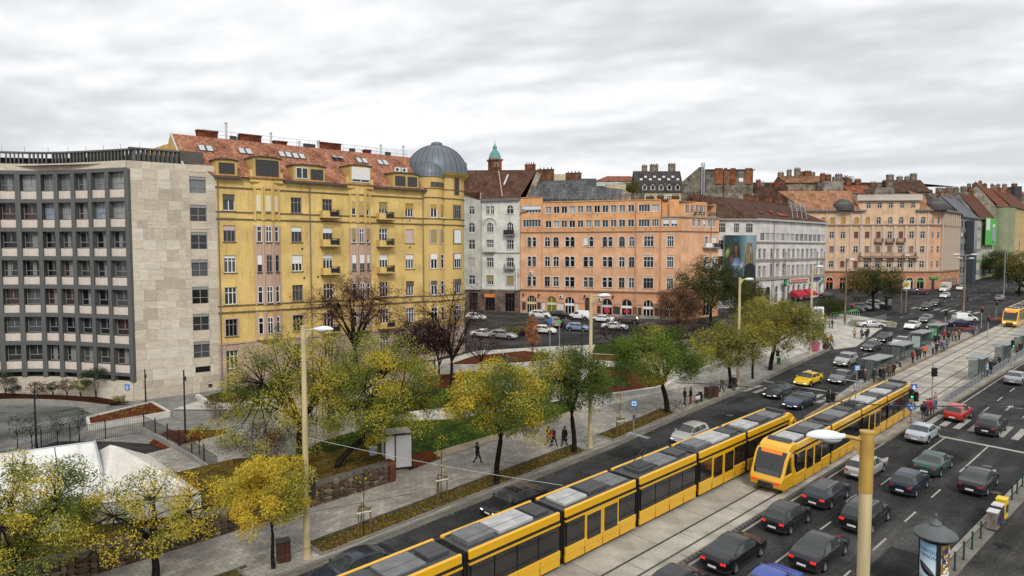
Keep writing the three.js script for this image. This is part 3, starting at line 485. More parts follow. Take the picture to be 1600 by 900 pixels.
for (const [x, k, plants] of [[13.5, 3, 0], [13.5, 4, 0], [13.5, 5, 0], [21.4, 3, 1], [21.4, 4, 1], [21.4, 5, 1], [21.4, 1, 0], [13.4, 1, 0]]) {
const y = rowsY[k][0] - 0.35, bc = part('balcony', boxUV(merge([B0(-1.15, 1.15, -0.16, 0, 0, 0.95), B0(-0.9, 0.9, -0.42, -0.16, 0, 0.55), B0(-1.15, -0.2, 0, 0.72, 0.82, 0.95), B0(-1.15, -1.03, 0, 0.72, 0.02, 0.84)])), yel, b, x, y, 0);
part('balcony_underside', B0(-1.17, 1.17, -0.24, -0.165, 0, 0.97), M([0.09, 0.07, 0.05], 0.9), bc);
part('railing', ironRail([V(-0.2, 0, 0.9), V(1.1, 0, 0.9), V(1.1, 0, 0.05)], 0.85, 0.1, 0.016), MT.black, bc);
part('balcony_screen', B(1.05, 0.5, 0.02, 0.45, 0.38, 0.87), M(plants ? [0.055, 0.06, 0.035] : [0.035, 0.035, 0.04], 0.9), bc);
if (plants) { const g = []; for (let i = 0; i < 40; i++) g.push(new THREE.TetrahedronGeometry(rr(0.05, 0.12)).translate(rr(-0.9, 1.0), rr(0.45, 0.95), rr(0.75, 0.95))); part('balcony_plants', merge(g), M([0.05, 0.065, 0.03], 0.95), bc); }
}
for (const k of [2, 3, 4, 5]) { part('balcony', boxUV(merge([B0(34.6, 36.1, rowsY[k][0] - 0.5, rowsY[k][0] - 0.34, -5, -3.6), B0(34.6, 36.1, rowsY[k][0] - 0.34, rowsY[k][0] + 0.5, -3.72, -3.6)])), yel, b); }
const RX0 = -3.2, RX1 = 29.2, RY = 29.55, RZ = -5.6, EY = EAVE + 0.05, EZ = 0.5, BZ = -11.7;
const rz0 = y => EZ + (y - EY) / (RY - EY) * (RZ - EZ);
const roof = part('roof', polys([[V(RX0, EY + 2, rz0(EY + 2)), V(-0.25, EY, EZ), V(27.5, EY, EZ), V(28.4, EY + 1, -0.6), V(RX1, RY, RZ), V(RX0, RY, RZ)], [V(RX0, RY, RZ), V(RX1, RY, RZ), V(34, EY, BZ), V(RX0, EY, BZ)], [V(RX1, RY, RZ), V(28.4, EY + 1, -0.6), V(34, EY, -2), V(34, EY, BZ)]]), tiles, b);
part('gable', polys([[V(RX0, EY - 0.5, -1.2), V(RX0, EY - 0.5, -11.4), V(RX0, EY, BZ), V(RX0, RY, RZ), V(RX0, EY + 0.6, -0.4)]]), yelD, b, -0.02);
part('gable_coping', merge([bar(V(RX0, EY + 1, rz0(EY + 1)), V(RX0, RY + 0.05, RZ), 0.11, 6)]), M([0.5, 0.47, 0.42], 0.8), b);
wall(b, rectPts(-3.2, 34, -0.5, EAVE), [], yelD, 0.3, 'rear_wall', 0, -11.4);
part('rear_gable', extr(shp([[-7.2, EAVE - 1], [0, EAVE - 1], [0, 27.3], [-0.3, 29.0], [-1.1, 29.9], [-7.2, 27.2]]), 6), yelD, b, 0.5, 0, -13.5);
part('fascia', B0(-0.2, 2.75, EAVE - 0.22, EAVE + 0.02, 0.1, 0.62), gut, b); part('fascia', B0(7.75, 15.9, EAVE - 0.22, EAVE + 0.02, 0.1, 0.62), gut, b); part('fascia', B0(19.8, 27.9, EAVE - 0.22, EAVE + 0.02, 0.1, 0.62), gut, b);
for (const x of [0.05, 10.95, 27.4]) part('downpipe', tube([V(x, EAVE - 0.1, 0.5), V(x + 0.05, EAVE - 0.6, 0.3), V(x + 0.1, EAVE - 1.2, 0.14), V(x + 0.1, 12, 0.14), V(x + 0.1, 0, 0.14)], 0.07, 40, 6), M([0.16, 0.15, 0.14], 0.6), b);
const rz = y => EZ + (y - EY) / (RY - EY) * (RZ - EZ);
const dorm = (a, c, y0, y1, wins, name = 'dormer') => {
const zf = rz(y0) + 0.12, zb = rz(y1 + 0.15);
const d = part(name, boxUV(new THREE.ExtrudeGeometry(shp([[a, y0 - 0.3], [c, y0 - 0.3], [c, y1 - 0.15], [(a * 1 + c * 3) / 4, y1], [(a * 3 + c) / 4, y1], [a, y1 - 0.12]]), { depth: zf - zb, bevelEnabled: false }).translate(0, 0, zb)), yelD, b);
part('dormer_roof', new THREE.ExtrudeGeometry(shp([[a - 0.15, y1 - 0.1], [(a * 3 + c) / 4, y1 + 0.03], [(a + 3 * c) / 4, y1 + 0.03], [c + 0.15, y1 - 0.13], [c + 0.15, y1 - 0.02], [(a + 3 * c) / 4, y1 + 0.14], [(a * 3 + c) / 4, y1 + 0.14], [a - 0.15, y1]]), { depth: zf - zb + 0.5, bevelEnabled: false }).translate(0, 0, zb - 0.3), M([0.12, 0.1, 0.09], 0.7, T.metal), b);
for (const [x0, x1, h, fm, n, bl2] of wins) { const f = part('window', frameGeo(x1 - x0, h, 0, n, n > 3 ? 0.74 : 0), fm, d, (x0 + x1) / 2, y0 + 0.08, zf + 0.09); part('pane', paneGeo(x1 - x0, h, 0), GL[3], f, 0, 0, -0.04); if (bl2) part('blind', shutterGeo(x1 - x0, h * bl2), BLW, f, 0, h * (1 - bl2), 0.02); }
};
const FD = M([0.045, 0.03, 0.025], 0.5);
dorm(-0.1, 2.3, 24.65, 26.3, [[0.25, 1.95, 1.2, FD, 3]]); dorm(4.1, 7.35, 24.7, 26.95, [[4.4, 7.1, 1.85, FD, 4]]);
dorm(8.9, 12.95, 24.65, 26.4, [[9.2, 10.75, 1.35, MT.frameW, 2], [11.1, 12.7, 1.25, FD, 3]]); dorm(16.35, 19.4, 24.7, 26.95, [[16.6, 19.15, 1.9, MT.frameW, 2, 0.82]]);
dorm(22.6, 26.6, 24.65, 26.4, [[22.95, 24.5, 1.25, FD, 3], [24.9, 26.35, 1.25, FD, 3]]);
const slopeA = Math.atan2(RY - EY, EZ - RZ);
for (const [x, y, open] of [[-0.4, 27.9], [4.2, 28.0], [9.15, 28.05], [10.9, 28.0], [16.3, 28.2, 1], [19.9, 28.2], [23.1, 28.2]]) for (const k of [0, 1]) {
const s = part('roof_light', new THREE.BoxGeometry(0.78, 1.25, 0.12), MT.frameD, b, x + k * 0.86, y, rz(y) + 0.06); s.rotation.x = -(Math.PI / 2 - slopeA);
const p = part('pane', new THREE.BoxGeometry(0.62, 1.05, 0.03), M([0.42, 0.44, 0.46], 0.12), s, 0, open ? 0.1 : 0, open ? 0.2 : 0.065); if (open) p.rotation.x = -0.35;
}
for (const [x, w, h] of [[0.9, 2.3, 1.3], [6.0, 2.6, 1.35], [9.8, 1.6, 0.95], [16.6, 3.0, 1.4], [22.2, 0.9, 1.0]]) chimney(roof, x, RY - 0.5, RZ - 0.4, w, h, 0.8, M([0.27, 0.10, 0.06], 0.9, T.rustic), 0);
for (const [x, h] of [[3.1, 2.1], [8.6, 1.5], [12.3, 0.8], [15.0, 1.2], [24.3, 1.5], [28.0, 1.7]]) part('flue', merge([CY(0.13, 0.13, h, 8, 0, 0, 0), CY(0.2, 0.2, 0.1, 8, 0, h, 0)]), M([0.5, 0.49, 0.46], 0.5), roof, x, RY - 0.2, RZ - 0.2);
for (const x of [4.0, 4.9, 13.4, 14.2, 20.0, 25.6]) part('roof_vent', B(0.7, 0.5, 0.5, 0, 0.25, 0), MT.dark, roof, x, RY, RZ - 0.5);
part('ridge_railing', merge([0.5, 1.0].map(h => bar(V(0.5, RY + h, RZ - 0.8), V(29, RY + h, RZ - 0.8), 0.022, 4)).concat(Array.from({ length: 18 }, (_, i) => bar(V(0.5 + i * 1.67, RY - 0.3, RZ - 0.8), V(0.5 + i * 1.67, RY + 1.0, RZ - 0.8), 0.022, 4)))), MT.greyMetal, roof);
for (const x of [25.0, 26.1]) { const a = part('air_conditioner', new RoundedBoxGeometry(0.85, 0.62, 0.3, 1, 0.03), M([0.68, 0.67, 0.64], 0.5), roof, x, 27.2, rz(27.2) + 0.35); part('fan', CY(0.22, 0.22, 0.03, 12).rotateX(Math.PI / 2), MT.dark, a, -0.12, 0, 0.15); }
const tower = (cx, cz, r, top, name) => part(name, new THREE.CylinderGeometry(r, r, top + 0.6, 48, 1, false).translate(0, top / 2 - 0.3, 0), yel, b, cx, 0, cz);
const T1 = [29.3, -0.95, 2.0], T2 = [32.3, -3.6, 4.0];
const t1 = tower(...T1, 26.3, 'small_tower'), t2 = tower(...T2, 26.6, 'corner_tower');
for (const [t, r] of [[t1, T1[2]], [t2, T2[2]]]) {
for (const [y, h, g] of [[23.35, 0.13, 0.09], [24.6, 0.12, 0.07], [20.42, 0.12, 0.09], [19.62, 0.13, 0.12], [9.62, 0.12, 0.09], [8.85, 0.14, 0.12]]) part('string_course', new THREE.CylinderGeometry(r + g, r + g, h, 48), trim, t, 0, y, 0);
part('plinth', new THREE.CylinderGeometry(r + 0.06, r + 0.06, 5.9, 48), rose, t, 0, 2.35, 0);
}
const domeGeo = (r, h) => { const p = [V(r + 0.18, 0, 0), V(r + 0.14, 0.1, 0)]; const pts = [new THREE.Vector2(r + 0.02, -0.05), new THREE.Vector2(r + 0.02, 0.02)]; for (let i = 0; i <= 14; i++) { const a = i / 14 * Math.PI / 2; pts.push(new THREE.Vector2(Math.max(0.001, r * Math.cos(a)), h * Math.sin(a))); } return new THREE.LatheGeometry(pts, 48); };
const seams = (r, h, n) => merge(Array.from({ length: n }, (_, k) => { const a = k / n * Math.PI * 2, pts = []; for (let i = 0; i <= 12; i++) { const q = i / 12 * 1.45; pts.push(V(Math.cos(a) * r * Math.cos(q) * 1.005, h * Math.sin(q) * 1.005, Math.sin(a) * r * Math.cos(q) * 1.005)); } return tube(pts, 0.035, 14, 4); }));
part('tower_cornice', merge([new THREE.CylinderGeometry(T2[2] + 0.75, T2[2] + 0.5, 0.3, 48), new THREE.CylinderGeometry(T2[2] + 0.5, T2[2] + 0.05, 0.35, 48).translate(0, -0.3, 0)]), yel, t2, 0, 26.85, 0);
const d2 = part('dome', domeGeo(4.55, 4.3), MT.zinc, t2, 0, 27.1, 0); part('dome_seams', seams(4.55, 4.3, 30), M([0.07, 0.085, 0.105], 0.5), b, T2[0], 27.1, T2[1]);
part('dome_cap', merge([CY(0.85, 0.85, 0.3, 20), new THREE.SphereGeometry(0.85, 20, 6, 0, 6.3, 0, 1.57).scale(1, 0.4, 1).translate(0, 0.3, 0)]), MT.zinc, b, T2[0], 31.25, T2[1]);
part('dome', domeGeo(2.12, 2.15), MT.zinc, t1, 0, 26.3, 0); part('dome_seams', seams(2.12, 2.15, 22), M([0.07, 0.085, 0.105], 0.5), b, T1[0], 26.3, T1[1]);
{ const a = 0.95, o = part('oculus', new THREE.TorusGeometry(0.5, 0.13, 8, 20), MT.zinc, b, T2[0] + Math.sin(a) * 4.3, 28.3, T2[1] + Math.cos(a) * 4.3, a); part('pane', new THREE.CylinderGeometry(0.5, 0.5, 0.1, 20).rotateX(Math.PI / 2), MT.glassDk, o); }
const tw = (T, r, angle, y, w, h, o = {}) => { const f = part('window', frameGeo(w, h, 0, o.n || 2, o.tr === undefined ? 0.68 : o.tr), o.fm || MT.frameW, b, T[0] + Math.sin(angle) * (r + 0.05), y, T[1] + Math.cos(angle) * (r + 0.05), angle); part('pane', paneGeo(w, h, 0), pick(GL), f, 0, 0, -0.03); if (o.blind) part('blind', shutterGeo(w - 0.06, h * o.blind), o.bm || BLW, f, 0, h * (1 - o.blind), 0.03); part('surround', cg(['tws', w, h].join(), () => ring(w + 0.2, h + 0.2, 0, 0.1, 0.1).translate(0, -0.1, 0)), k2 => k2, f).material = o.sm || trim; return f; };
rowsY.forEach(([a, c], k) => {
const h = c - a, pk = k > 1 && k < 5 ? pink : yel;
tw(T1, T1[2], -0.32, a, 0.95, h, { blind: k === 5 ? 0.35 : k === 4 ? 0.97 : k === 3 ? 0.35 : k === 2 ? 0.3 : 0, bm: k === 5 ? BLO : k === 4 ? BLT : k === 2 ? BLD : BLW, sm: pk });
tw(T1, T1[2], 0.42, a, 0.8, h, { n: 1, blind: k === 5 ? 0.8 : k === 4 ? 0.95 : 0, bm: k === 5 ? BLO : BLT, sm: pk });
tw(T2, T2[2], 0.22, a, 1.4, h, { n: 3, blind: k === 4 ? 0.97 : k === 3 ? 0.36 : k === 2 ? 0.4 : 0, bm: k === 2 ? BLD : BLW, fm: k === 5 ? M([0.22, 0.2, 0.185], 0.6) : MT.frameW });
});
tw(T2, T2[2], 0.2, 24.0, 0.75, 2.4, { n: 1, tr: 0, fm: FD }); tw(T2, T2[2], 1.15, 24.0, 0.75, 2.4, { n: 1, tr: 0, fm: FD });
for (let i = 0; i < 4; i++) tw(T1, T1[2], -0.35 + i * 0.33, 24.9, 0.42, 0.5, { n: 1, tr: 0, fm: FD });
}

// ================= narrow white house =================
const OR0 = at(815, 488.5), ORZ = 110 * D2R;
{
const b = thing('apartment_house', 'narrow off-white house with dark brown tiled roof between yellow and orange houses', 'apartment house', OR0, bfix(ORZ));
const wh = M([0.74, 0.73, 0.66], 0.85, T.plaster), wh2 = M([0.56, 0.55, 0.48], 0.85, T.plaster), gr = M([0.27, 0.22, 0.21], 0.85, T.rustic), tile = M([0.17, 0.095, 0.07], 0.9, T.tile);
const x0 = -13.2, x1 = -0.42, E = 24.3;
const cols = [-7.3, -2.65], hs = [];
const rowsN = [[21.2, 1.85], [17.3, 2.1], [13.6, 2.05], [9.7, 2.05], [5.9, 2.0]];
rowsN.forEach(([y, h], k) => cols.forEach(x => { if (k === 0 && x < -5) { hs.push([x - 0.55, y, 0.85, h, 1], [x + 0.55, y, 0.85, h, 1]); } else hs.push([x, y, 1.55, h, k < 2 ? 1 : 0]); }));
const left = rowsN.map(([y, h], k) => [-11.4, y, k === 0 ? 1.3 : 1.5, h, k < 2 ? 1 : 0]);
wall(b, rectPts(-9.3, x1, 4.75, E), hs, wh); wall(b, rectPts(x0, -9.3, 4.75, E + 1.6), left, wh2, 0.4, 'side_bay', 0, 0.5);
wall(b, rectPts(x0, x1, -1, 4.75), [[-7.3, 0.2, 2.2, 3.9, 0], [-2.65, 0.2, 2.2, 3.9, 0], [-11.2, 0.2, 2, 3.9, 0]], gr, 0.5, 'ground_floor_wall', 0, 0.1);
const bl = { '0,4': [0.62, BLT], '1,4': [0.97, BLT] };
rowsN.forEach(([y, h], k) => cols.forEach((x, i) => { const v = bl[`${i},${k}`], o = { arch: k < 2 ? 1 : 0, n: k === 0 ? 2 : 3, tr: 0.62, blind: v ? v[0] : 0, bm: v ? v[1] : 0, sill: 1, sillM: wh2, sur: k < 2 ? 0 : 0.12, surM: wh2 }; if (k === 0 && i === 0) { win(b, x - 0.55, y, 0.85, h, o); win(b, x + 0.55, y, 0.85, h, o); } else win(b, x, y, 1.55, h, o); }));
left.forEach(([x, y, w, h, a], k) => win(b, x, y, w, h, { arch: a, n: 2, z: -0.14, z0: 0.5, blind: k === 3 ? 0.96 : 0, bm: M([0.42, 0.36, 0.33], 0.7) }));
for (const x of [-7.3, -2.65, -11.2]) { const f = part('shop_window', frameGeo(x < -10 ? 2 : 2.2, 3.9, 0, 3, 0.7), MT.frameD, b, x, 0.2, -0.1); part('pane', paneGeo(2.2, 3.9, 0), MT.glassDk, f, 0, 0, -0.04); }
part('shop_sign', B(2.4, 0.8, 0.14, -7.3, 3.55, 0.16), M([0.66, 0.22, 0.04], 0.5), b);
for (const y of [4.9, 12.9]) part('string_course', B0(-9.3, x1, y - 0.12, y + 0.12, 0, 0.2), wh2, b);
part('arch_moulding', new THREE.TorusGeometry(1.45, 0.14, 6, 20, Math.PI), wh2, b, -7.3, 18.9, 0.05);
part('cornice', B0(-9.35, x1, E - 0.25, E + 0.2, 0, 0.55), M([0.2, 0.2, 0.2], 0.6), b);
for (const [x, y, k] of [[-2.65, 16.75, 1], [-2.65, 9.5, 0], [-7.3, 13.1, 2]]) { const c = part('balcony', B0(-1.2, 1.2, -0.2, 0, 0, 0.9), MT.conc, b, x, y, 0); part('railing', k === 0 ? ironRail([V(-1.15, 0, 0.1), V(-1.15, 0, 0.85), V(1.15, 0, 0.85), V(1.15, 0, 0.1)], 0.95) : B0(-1.2, 1.2, 0, 1.0, 0.8, 0.9), k === 2 ? wh : MT.black, c); }
const rf = part('roof', polys([[V(-9.4, E, 0.6), V(x1, E, 0.6), V(x1 + 1.6, E + 6.9, -7), V(-11, E + 7.2, -7)], [V(-14, E + 1.7, 1.0), V(-9.2, E + 1.7, 1.0), V(-9.4, E, 0.6), V(-11, E + 7.2, -7), V(-17, E + 7.5, -7)], [V(-17, E + 7.5, -7), V(x1 + 1.6, E + 6.9, -7), V(2, E, -15), V(-17, E, -15)]]), tile, b);
part('gable', extr(shp([[0, E - 4], [0.7, E - 4], [0.7, E + 3]]), 0.01), wh, b, 0, 0, -4);
part('fire_wall', polys([[V(x1 + 0.1, E - 3, 0.6), V(x1 + 1.7, E + 7.1, -7), V(2.4, E + 7.0, -7.2), V(1.2, E - 2.6, 0.2)], [V(1.2, E - 2.6, 0.2), V(2.4, E + 7.0, -7.2), V(2.5, E - 3, -14)]]), M([0.40, 0.37, 0.32], 0.9, T.rustic), b);
part('roof_flashing', bar(V(-7.8, E + 7.0, -6.6), V(-4.3, E + 0.6, 0.3), 0.12, 5), M([0.5, 0.32, 0.24], 0.8), rf);
part('snow_board', B(0.35, 3.6, 0.1, 0, 0, 0), M([0.5, 0.5, 0.5], 0.5), rf, -5.2, E + 4.7, -4.4).rotation.x = -0.82;
chimney(rf, -0.6, E + 6.2, -7.5, 2.2, 2.0, 1.0, MT.chimney, 4); chimney(rf, -9.5, E + 6.8, -8, 1.6, 1.2, 1, MT.chimney, 0);
wall(b, rectPts(x0, 1, -1, E), [], wh2, 0.3, 'rear_wall', 0, -14.6); part('side_wall', boxUV(B0(x0 - 0.3, x0, -1, E + 1.5, -14, 0.4)), wh2, b);
part('banner_sign', boxUV(B0(-0.9, -0.6, 4.9, 9.6, 0.1, 1.2)), M([0.62, 0.62, 0.6], 0.6), b); part('banner_spot', CY(0.5, 0.5, 0.34, 14).rotateZ(Math.PI / 2), M([0.6, 0.3, 0.03], 0.6), b, -0.58, 8.0, 0.65);
}

// ================= orange corner house =================
{
const b = thing('apartment_house', 'long orange corner house with white arched windows above arched shops', 'apartment house', OR0, bfix(ORZ));
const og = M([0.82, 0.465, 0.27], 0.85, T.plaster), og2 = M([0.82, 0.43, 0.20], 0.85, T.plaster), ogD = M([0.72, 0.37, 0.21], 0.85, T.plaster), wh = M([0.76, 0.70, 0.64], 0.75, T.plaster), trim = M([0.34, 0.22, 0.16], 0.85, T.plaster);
const upper = [[5.29, 6.6], [7.06, 8.34], [8.75, 10.0], [10.49, 11.73], [12.24, 13.48], [13.99, 15.25], [15.75, 16.97], [17.45, 18.68], [19.2, 20.42], [20.91, 22.18], [22.73, 23.97], [24.86, 27.09], [27.53, 28.89]];
const arch = [[1.29, 2.15], [2.43, 3.22], [5.14, 6.31], [7.04, 8.24], [9.59, 10.55], [10.73, 11.66], [13.57, 14.52], [14.72, 15.66], [17.56, 18.5], [18.7, 19.63], [20.97, 22.15], [22.99, 24.13], [25.97, 27.93]];
const TOP = 23.5, CX = 33.25;
const up = [[21.1, 1.45], [18.12, 1.46]], ar = [[14.1, 2.1, 1], [9.95, 2.12, 0.5], [5.72, 2.1, 0]];
const hs = [];
upper.forEach(([a, c]) => up.forEach(([y, h]) => hs.push([(a + c) / 2, y, c - a, h, 0])));
up.forEach(([y, h]) => hs.push([2.25, y + 0.2, 4.0, h + 0.1, 0]));
arch.forEach(([a, c]) => ar.forEach(([y, h, r]) => hs.push([(a + c) / 2, y, c - a, h, c - a > 1.5 ? 0 : r])));
const extraX = [30.6]; ar.forEach(([y, h]) => hs.push([31.2, y, 1.25, h, 0])); for (const x of [30.3, 31.9]) hs.push([x, 18.12, 1.2, 1.46, 0]);
wall(b, [[-0.3, 17.2], [CX, 17.2], [CX, 19.95], [29.3, 19.95], [29.3, TOP], [4.6, TOP], [4.6, 24.6], [-0.3, 24.6]], hs.filter(q => q[1] > 17), og2, 0.4, 'attic_wall');
wall(b, rectPts(-0.3, CX, 4.95, 17.2), hs.filter(q => q[1] > 5 && q[1] < 17), og);
const sh = [[2.28, 2.16], [6.7, 2.1], [10.65, 2.08], [14.5, 1.12], [18.6, 2.08], [22.65, 2.15], [27, 2.1], [31.2, 2.1]];
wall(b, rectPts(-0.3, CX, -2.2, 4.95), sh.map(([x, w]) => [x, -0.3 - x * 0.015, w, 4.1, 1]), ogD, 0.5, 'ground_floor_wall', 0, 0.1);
upper.forEach(([a, c], i) => up.forEach(([y, h], k) => win(b, (a + c) / 2, y, c - a, h, { n: c - a > 2 ? 4 : i === 12 ? 3 : 2, tr: 0, sur: 0.09, surM: wh, curtain: rnd() < 0.6, sill: 0 })));
up.forEach(([y, h], k) => win(b, 2.25, y + 0.2, 4.0, h + 0.1, { n: 6, tr: 0, sur: 0.1, surM: wh, blind: k === 0 ? 0.52 : 0 }));
arch.forEach(([a, c], i) => ar.forEach(([y, h, r], k) => { const big = c - a > 1.5; win(b, (a + c) / 2, y, c - a, h, { arch: big ? 0 : r, n: big ? 3 : c - a > 1 ? 2 : 1, tr: 0.66, sur: 0.16, surM: wh, sill: 1, sillM: M([0.4, 0.3, 0.25], 0.85), fm: (i * 7 + k * 3) % 5 < 2 ? M([0.3, 0.27, 0.25], 0.6) : MT.frameW, blind: i === 6 && k === 0 ? 0.85 : 0 }); if (big) part('window_head', merge([-0.62, 0, 0.62].map(q => new THREE.TorusGeometry(0.3, 0.09, 5, 10, Math.PI).translate(q, 0, 0))), wh, b, (a + c) / 2, y + h + 0.25, 0.04); }));
ar.forEach(([y, h]) => { win(b, 31.2, y, 1.25, h, { n: 3, sur: 0.16, surM: wh, sill: 1 }); part('window_head', merge([-0.32, 0.32].map(q => new THREE.TorusGeometry(0.3, 0.09, 5, 10, Math.PI).translate(q, 0, 0))), wh, b, 31.2, y + h + 0.25, 0.04); });
for (const x of [30.3, 31.9]) win(b, x, 18.12, 1.2, 1.46, { n: 2, sur: 0.09, surM: wh, blind: 0.62, tr: 0 });
for (const [x0, x1, y, h, d] of [[-0.3, CX + 0.15, 17.2, 0.14, 0.18], [-0.3, CX + 0.15, 4.95, 0.3, 0.3], [-0.3, 4.6, 24.6, 0.12, 0.15], [4.6, 29.3, 23.5, 0.14, 0.15]]) part('string_course', B0(x0, x1, y - h / 2, y + h / 2, 0, d), y > 20 ? og2 : trim, b);
for (const [a, c] of [[-0.3, 1.15], [3.4, 5.6], [7.8, 9.55], [11.75, 13.9], [15.1, 17.5], [19.7, 21.5], [23.8, 25.9], [28.1, 30.1]]) part('impost_band', B0(a, c, 2.35, 2.75, 0.1, 0.2), M([0.6, 0.42, 0.33], 0.8, T.plaster), b);
part('plinth', boxUV(B0(-0.3, CX, -2.2, 0.25, 0.1, 0.18)), M([0.45, 0.42, 0.38], 0.85, T.concrete), b);
part('party_pilaster', B0(4.5, 4.66, 5, 23.4, 0, 0.08), ogD, b); part('downpipe', bar(V(24.35, 0, 0.2), V(24.35, 23, 0.2), 0.06, 5), ogD, b); part('downpipe', bar(V(29.3, 0, 0.2), V(29.3, 20, 0.2), 0.06, 5), ogD, b);
const kit = [[M([0.62, 0.5, 0.3], 0.6), 4], [M([0.62, 0.55, 0.36], 0.6), 2], [MT.frameW, 3], [MT.frameD, 1], [M([0.5, 0.48, 0.44], 0.6), 2], [MT.frameW, 2], [MT.frameW, 3], [MT.frameW, 2]];
sh.forEach(([x, w], i) => {
const y = -0.3 - x * 0.015, f = part('shop_front', merge([frameGeo(w, 4.1, 1, kit[i][1], 0.62, 0.09).clone(), B(w, i === 3 ? 0.1 : 0.5, 0.14, 0, 2.5, 0)]), kit[i][0], b, x, y, -0.12);
part('pane', paneGeo(w, 4.1, 1), i === 3 ? M([0.06, 0.03, 0.02], 0.7) : i === 1 ? M([0.16, 0.17, 0.03], 0.2) : MT.glassDk, f, 0, 0, -0.05);
if (i === 4 || i === 5) part('shop_poster', B(1.1, i === 4 ? 0.95 : 0.6, 0.03, 0, 1.6, 0.06), M([0.5, 0.03, 0.05], 0.5), f);
if (i !== 3) for (const s of [-1, 1]) part('wall_sign', B(0.7, i < 2 ? 1.6 : 1.5, 0.06, s * (w / 2 + 0.62), 1.8, 0.3), i === 1 || i === 2 ? M([0.6, 0.58, 0.5], 0.6) : MT.dark, f);
});
for (const [x, y] of [[2.2, 8.6], [8.9, 3.7], [17.2, 3.3]]) { const a = part('air_conditioner', new RoundedBoxGeometry(0.9, 0.62, 0.34, 1, 0.03), M([0.62, 0.61, 0.58], 0.5), b, x, y, 0.3); part('fan', CY(0.22, 0.22, 0.03, 12).rotateX(Math.PI / 2), MT.dark, a, -0.1, 0, 0.17); }
for (const x of [0.9, 3.6, 7.1, 9.2, 11.1, 14.2, 16, 19.5, 25.9, 27]) for (const y of [20.6, 17.65]) if (rnd() < 0.8) part('wall_vent', B(0.16, 0.2, 0.04, x + 0.4, y, 0.03), MT.dark, b);
for (const x of [0.5, 4.0, 14.0, 19.9]) part('wall_lamp', merge([B(0.3, 0.45, 0.3, 0, 0, 0.35), bar(V(0, 0.2, 0), V(0, 0.2, 0.35), 0.03, 5)]), MT.black, b, x, 3.9, 0.1);
const A2 = 55 * D2R, c2 = thingFrame(b, CX, 0, ORZ, A2), L2 = 11.6, hw = [];
const fw = [[2.7, 1.0, 1], [7.6, 1.0, 1], [10.1, 1.7, 0]];
const f2x = [[3.7, 0.95], [5.3, 0.95], [7.0, 0.85], [8.4, 0.85], [9.9, 0.85]];
f2x.forEach(([x, w]) => hw.push([x, 18.12, w, 1.46, 0])); fw.slice(1).forEach(([x, w, r]) => ar.forEach(([y, h]) => hw.push([x, y, w, h, 0])));
const q = (name, g, m, x = 0, y = 0, z = 0) => c2(name, g, m, x, y, z);
const s2 = shp(rectPts(0, L2, 4.95, 19.95)); hw.forEach(h => s2.holes.push(opening(new THREE.Path(), ...h))); q('wall', extr(s2, 0.4), og);
const s3 = shp(rectPts(0, L2, -2, 4.95));[[3, 2.2], [8, 2.2]].forEach(([x, w]) => s3.holes.push(opening(new THREE.Path(), x, 0, w, 4, 1))); q('ground_floor_wall', extr(s3, 0.5), ogD, 0, 0, 0.1);
for (const x of [3, 8]) { const f = q('shop_front', frameGeo(2.2, 4, 1, 2, 0.6), MT.frameW, x, 0, -0.1); part('pane', paneGeo(2.2, 4, 1), MT.glassDk, f, 0, 0, -0.05); }
hw.forEach(([x, y, w, h]) => { const f = q('window', frameGeo(w, h, 0, 2, y > 17 ? 0 : 0.66), MT.frameW, x, y, -0.14); part('pane', paneGeo(w, h, 0), pick(GL), f, 0, 0, -0.05); if (rnd() < 0.4) part('blind', shutterGeo(w - 0.06, h * 0.6), BLW, f, 0, h * 0.38, 0.03); part('surround', cg(['sq', w, h].join(), () => ring(w + 0.34, h + 0.34, 0, 0.16, 0.06).translate(0, -0.17, 0)), wh, f, 0, 0, 0.2); });
q('string_course', B0(-0.05, L2, 17.1, 17.27, 0, 0.18), trim); q('string_course', B0(-0.05, L2, 4.8, 5.1, 0, 0.3), trim); q('terrace_edge', B0(-0.1, L2, 19.85, 20.1, -0.2, 0.25), M([0.4, 0.36, 0.32], 0.8, T.concrete));
for (const [y] of ar.slice(0, 2)) for (const [x, m] of [[7.5, BLW], [10.1, MT.dark]]) { q('balcony', B0(-1.0, 1.0, -0.2, 0, 0, 0.9), MT.conc, x, y - 0.1, 0); q('balcony_front', B0(-1.0, 1.0, 0, 0.85, 0.84, 0.9), m, x, y - 0.1, 0); }
q('downpipe', bar(V(9, 0, 0.15), V(9, 19.8, 0.15), 0.06, 5), M([0.25, 0.15, 0.1], 0.8));
q('terrace_railing', ironRail([V(0, 20.1, 0), V(L2, 20.1, 0)], 1.0, 0.35), MT.greyMetal);
for (const x of [4.6, 5.9, 7.2, 9, 10.6]) { const g = []; for (let i = 0; i < 60; i++) { const p = V(rr(-1, 1), rr(-1, 1), rr(-1, 1)).normalize().multiplyScalar(rr(0.2, 0.62)); g.push(new THREE.TetrahedronGeometry(rr(0.07, 0.14)).translate(p.x, p.y + 0.7, p.z)); } q('terrace_shrub', merge(g), M([0.035, 0.045, 0.025], 0.95), x, 20.1, -0.4); }
// set-back top floor
part('penthouse_wall', boxUV(B0(29.3, CX - 0.6, 19.9, TOP, -1.6, -1.2)), og2, b);
const s4 = shp(rectPts(-1, L2 - 1.4, 19.9, TOP - 0.2)), pw = [[4.2, 1], [5.7, 1], [7.2, 1], [8.5, 1], [9.6, 0.7]]; pw.forEach(([x, w]) => s4.holes.push(opening(new THREE.Path(), x, 20.9, w, 1.8, 0))); q('penthouse_wall', extr(s4, 0.3), og2, 0, 0, -2);
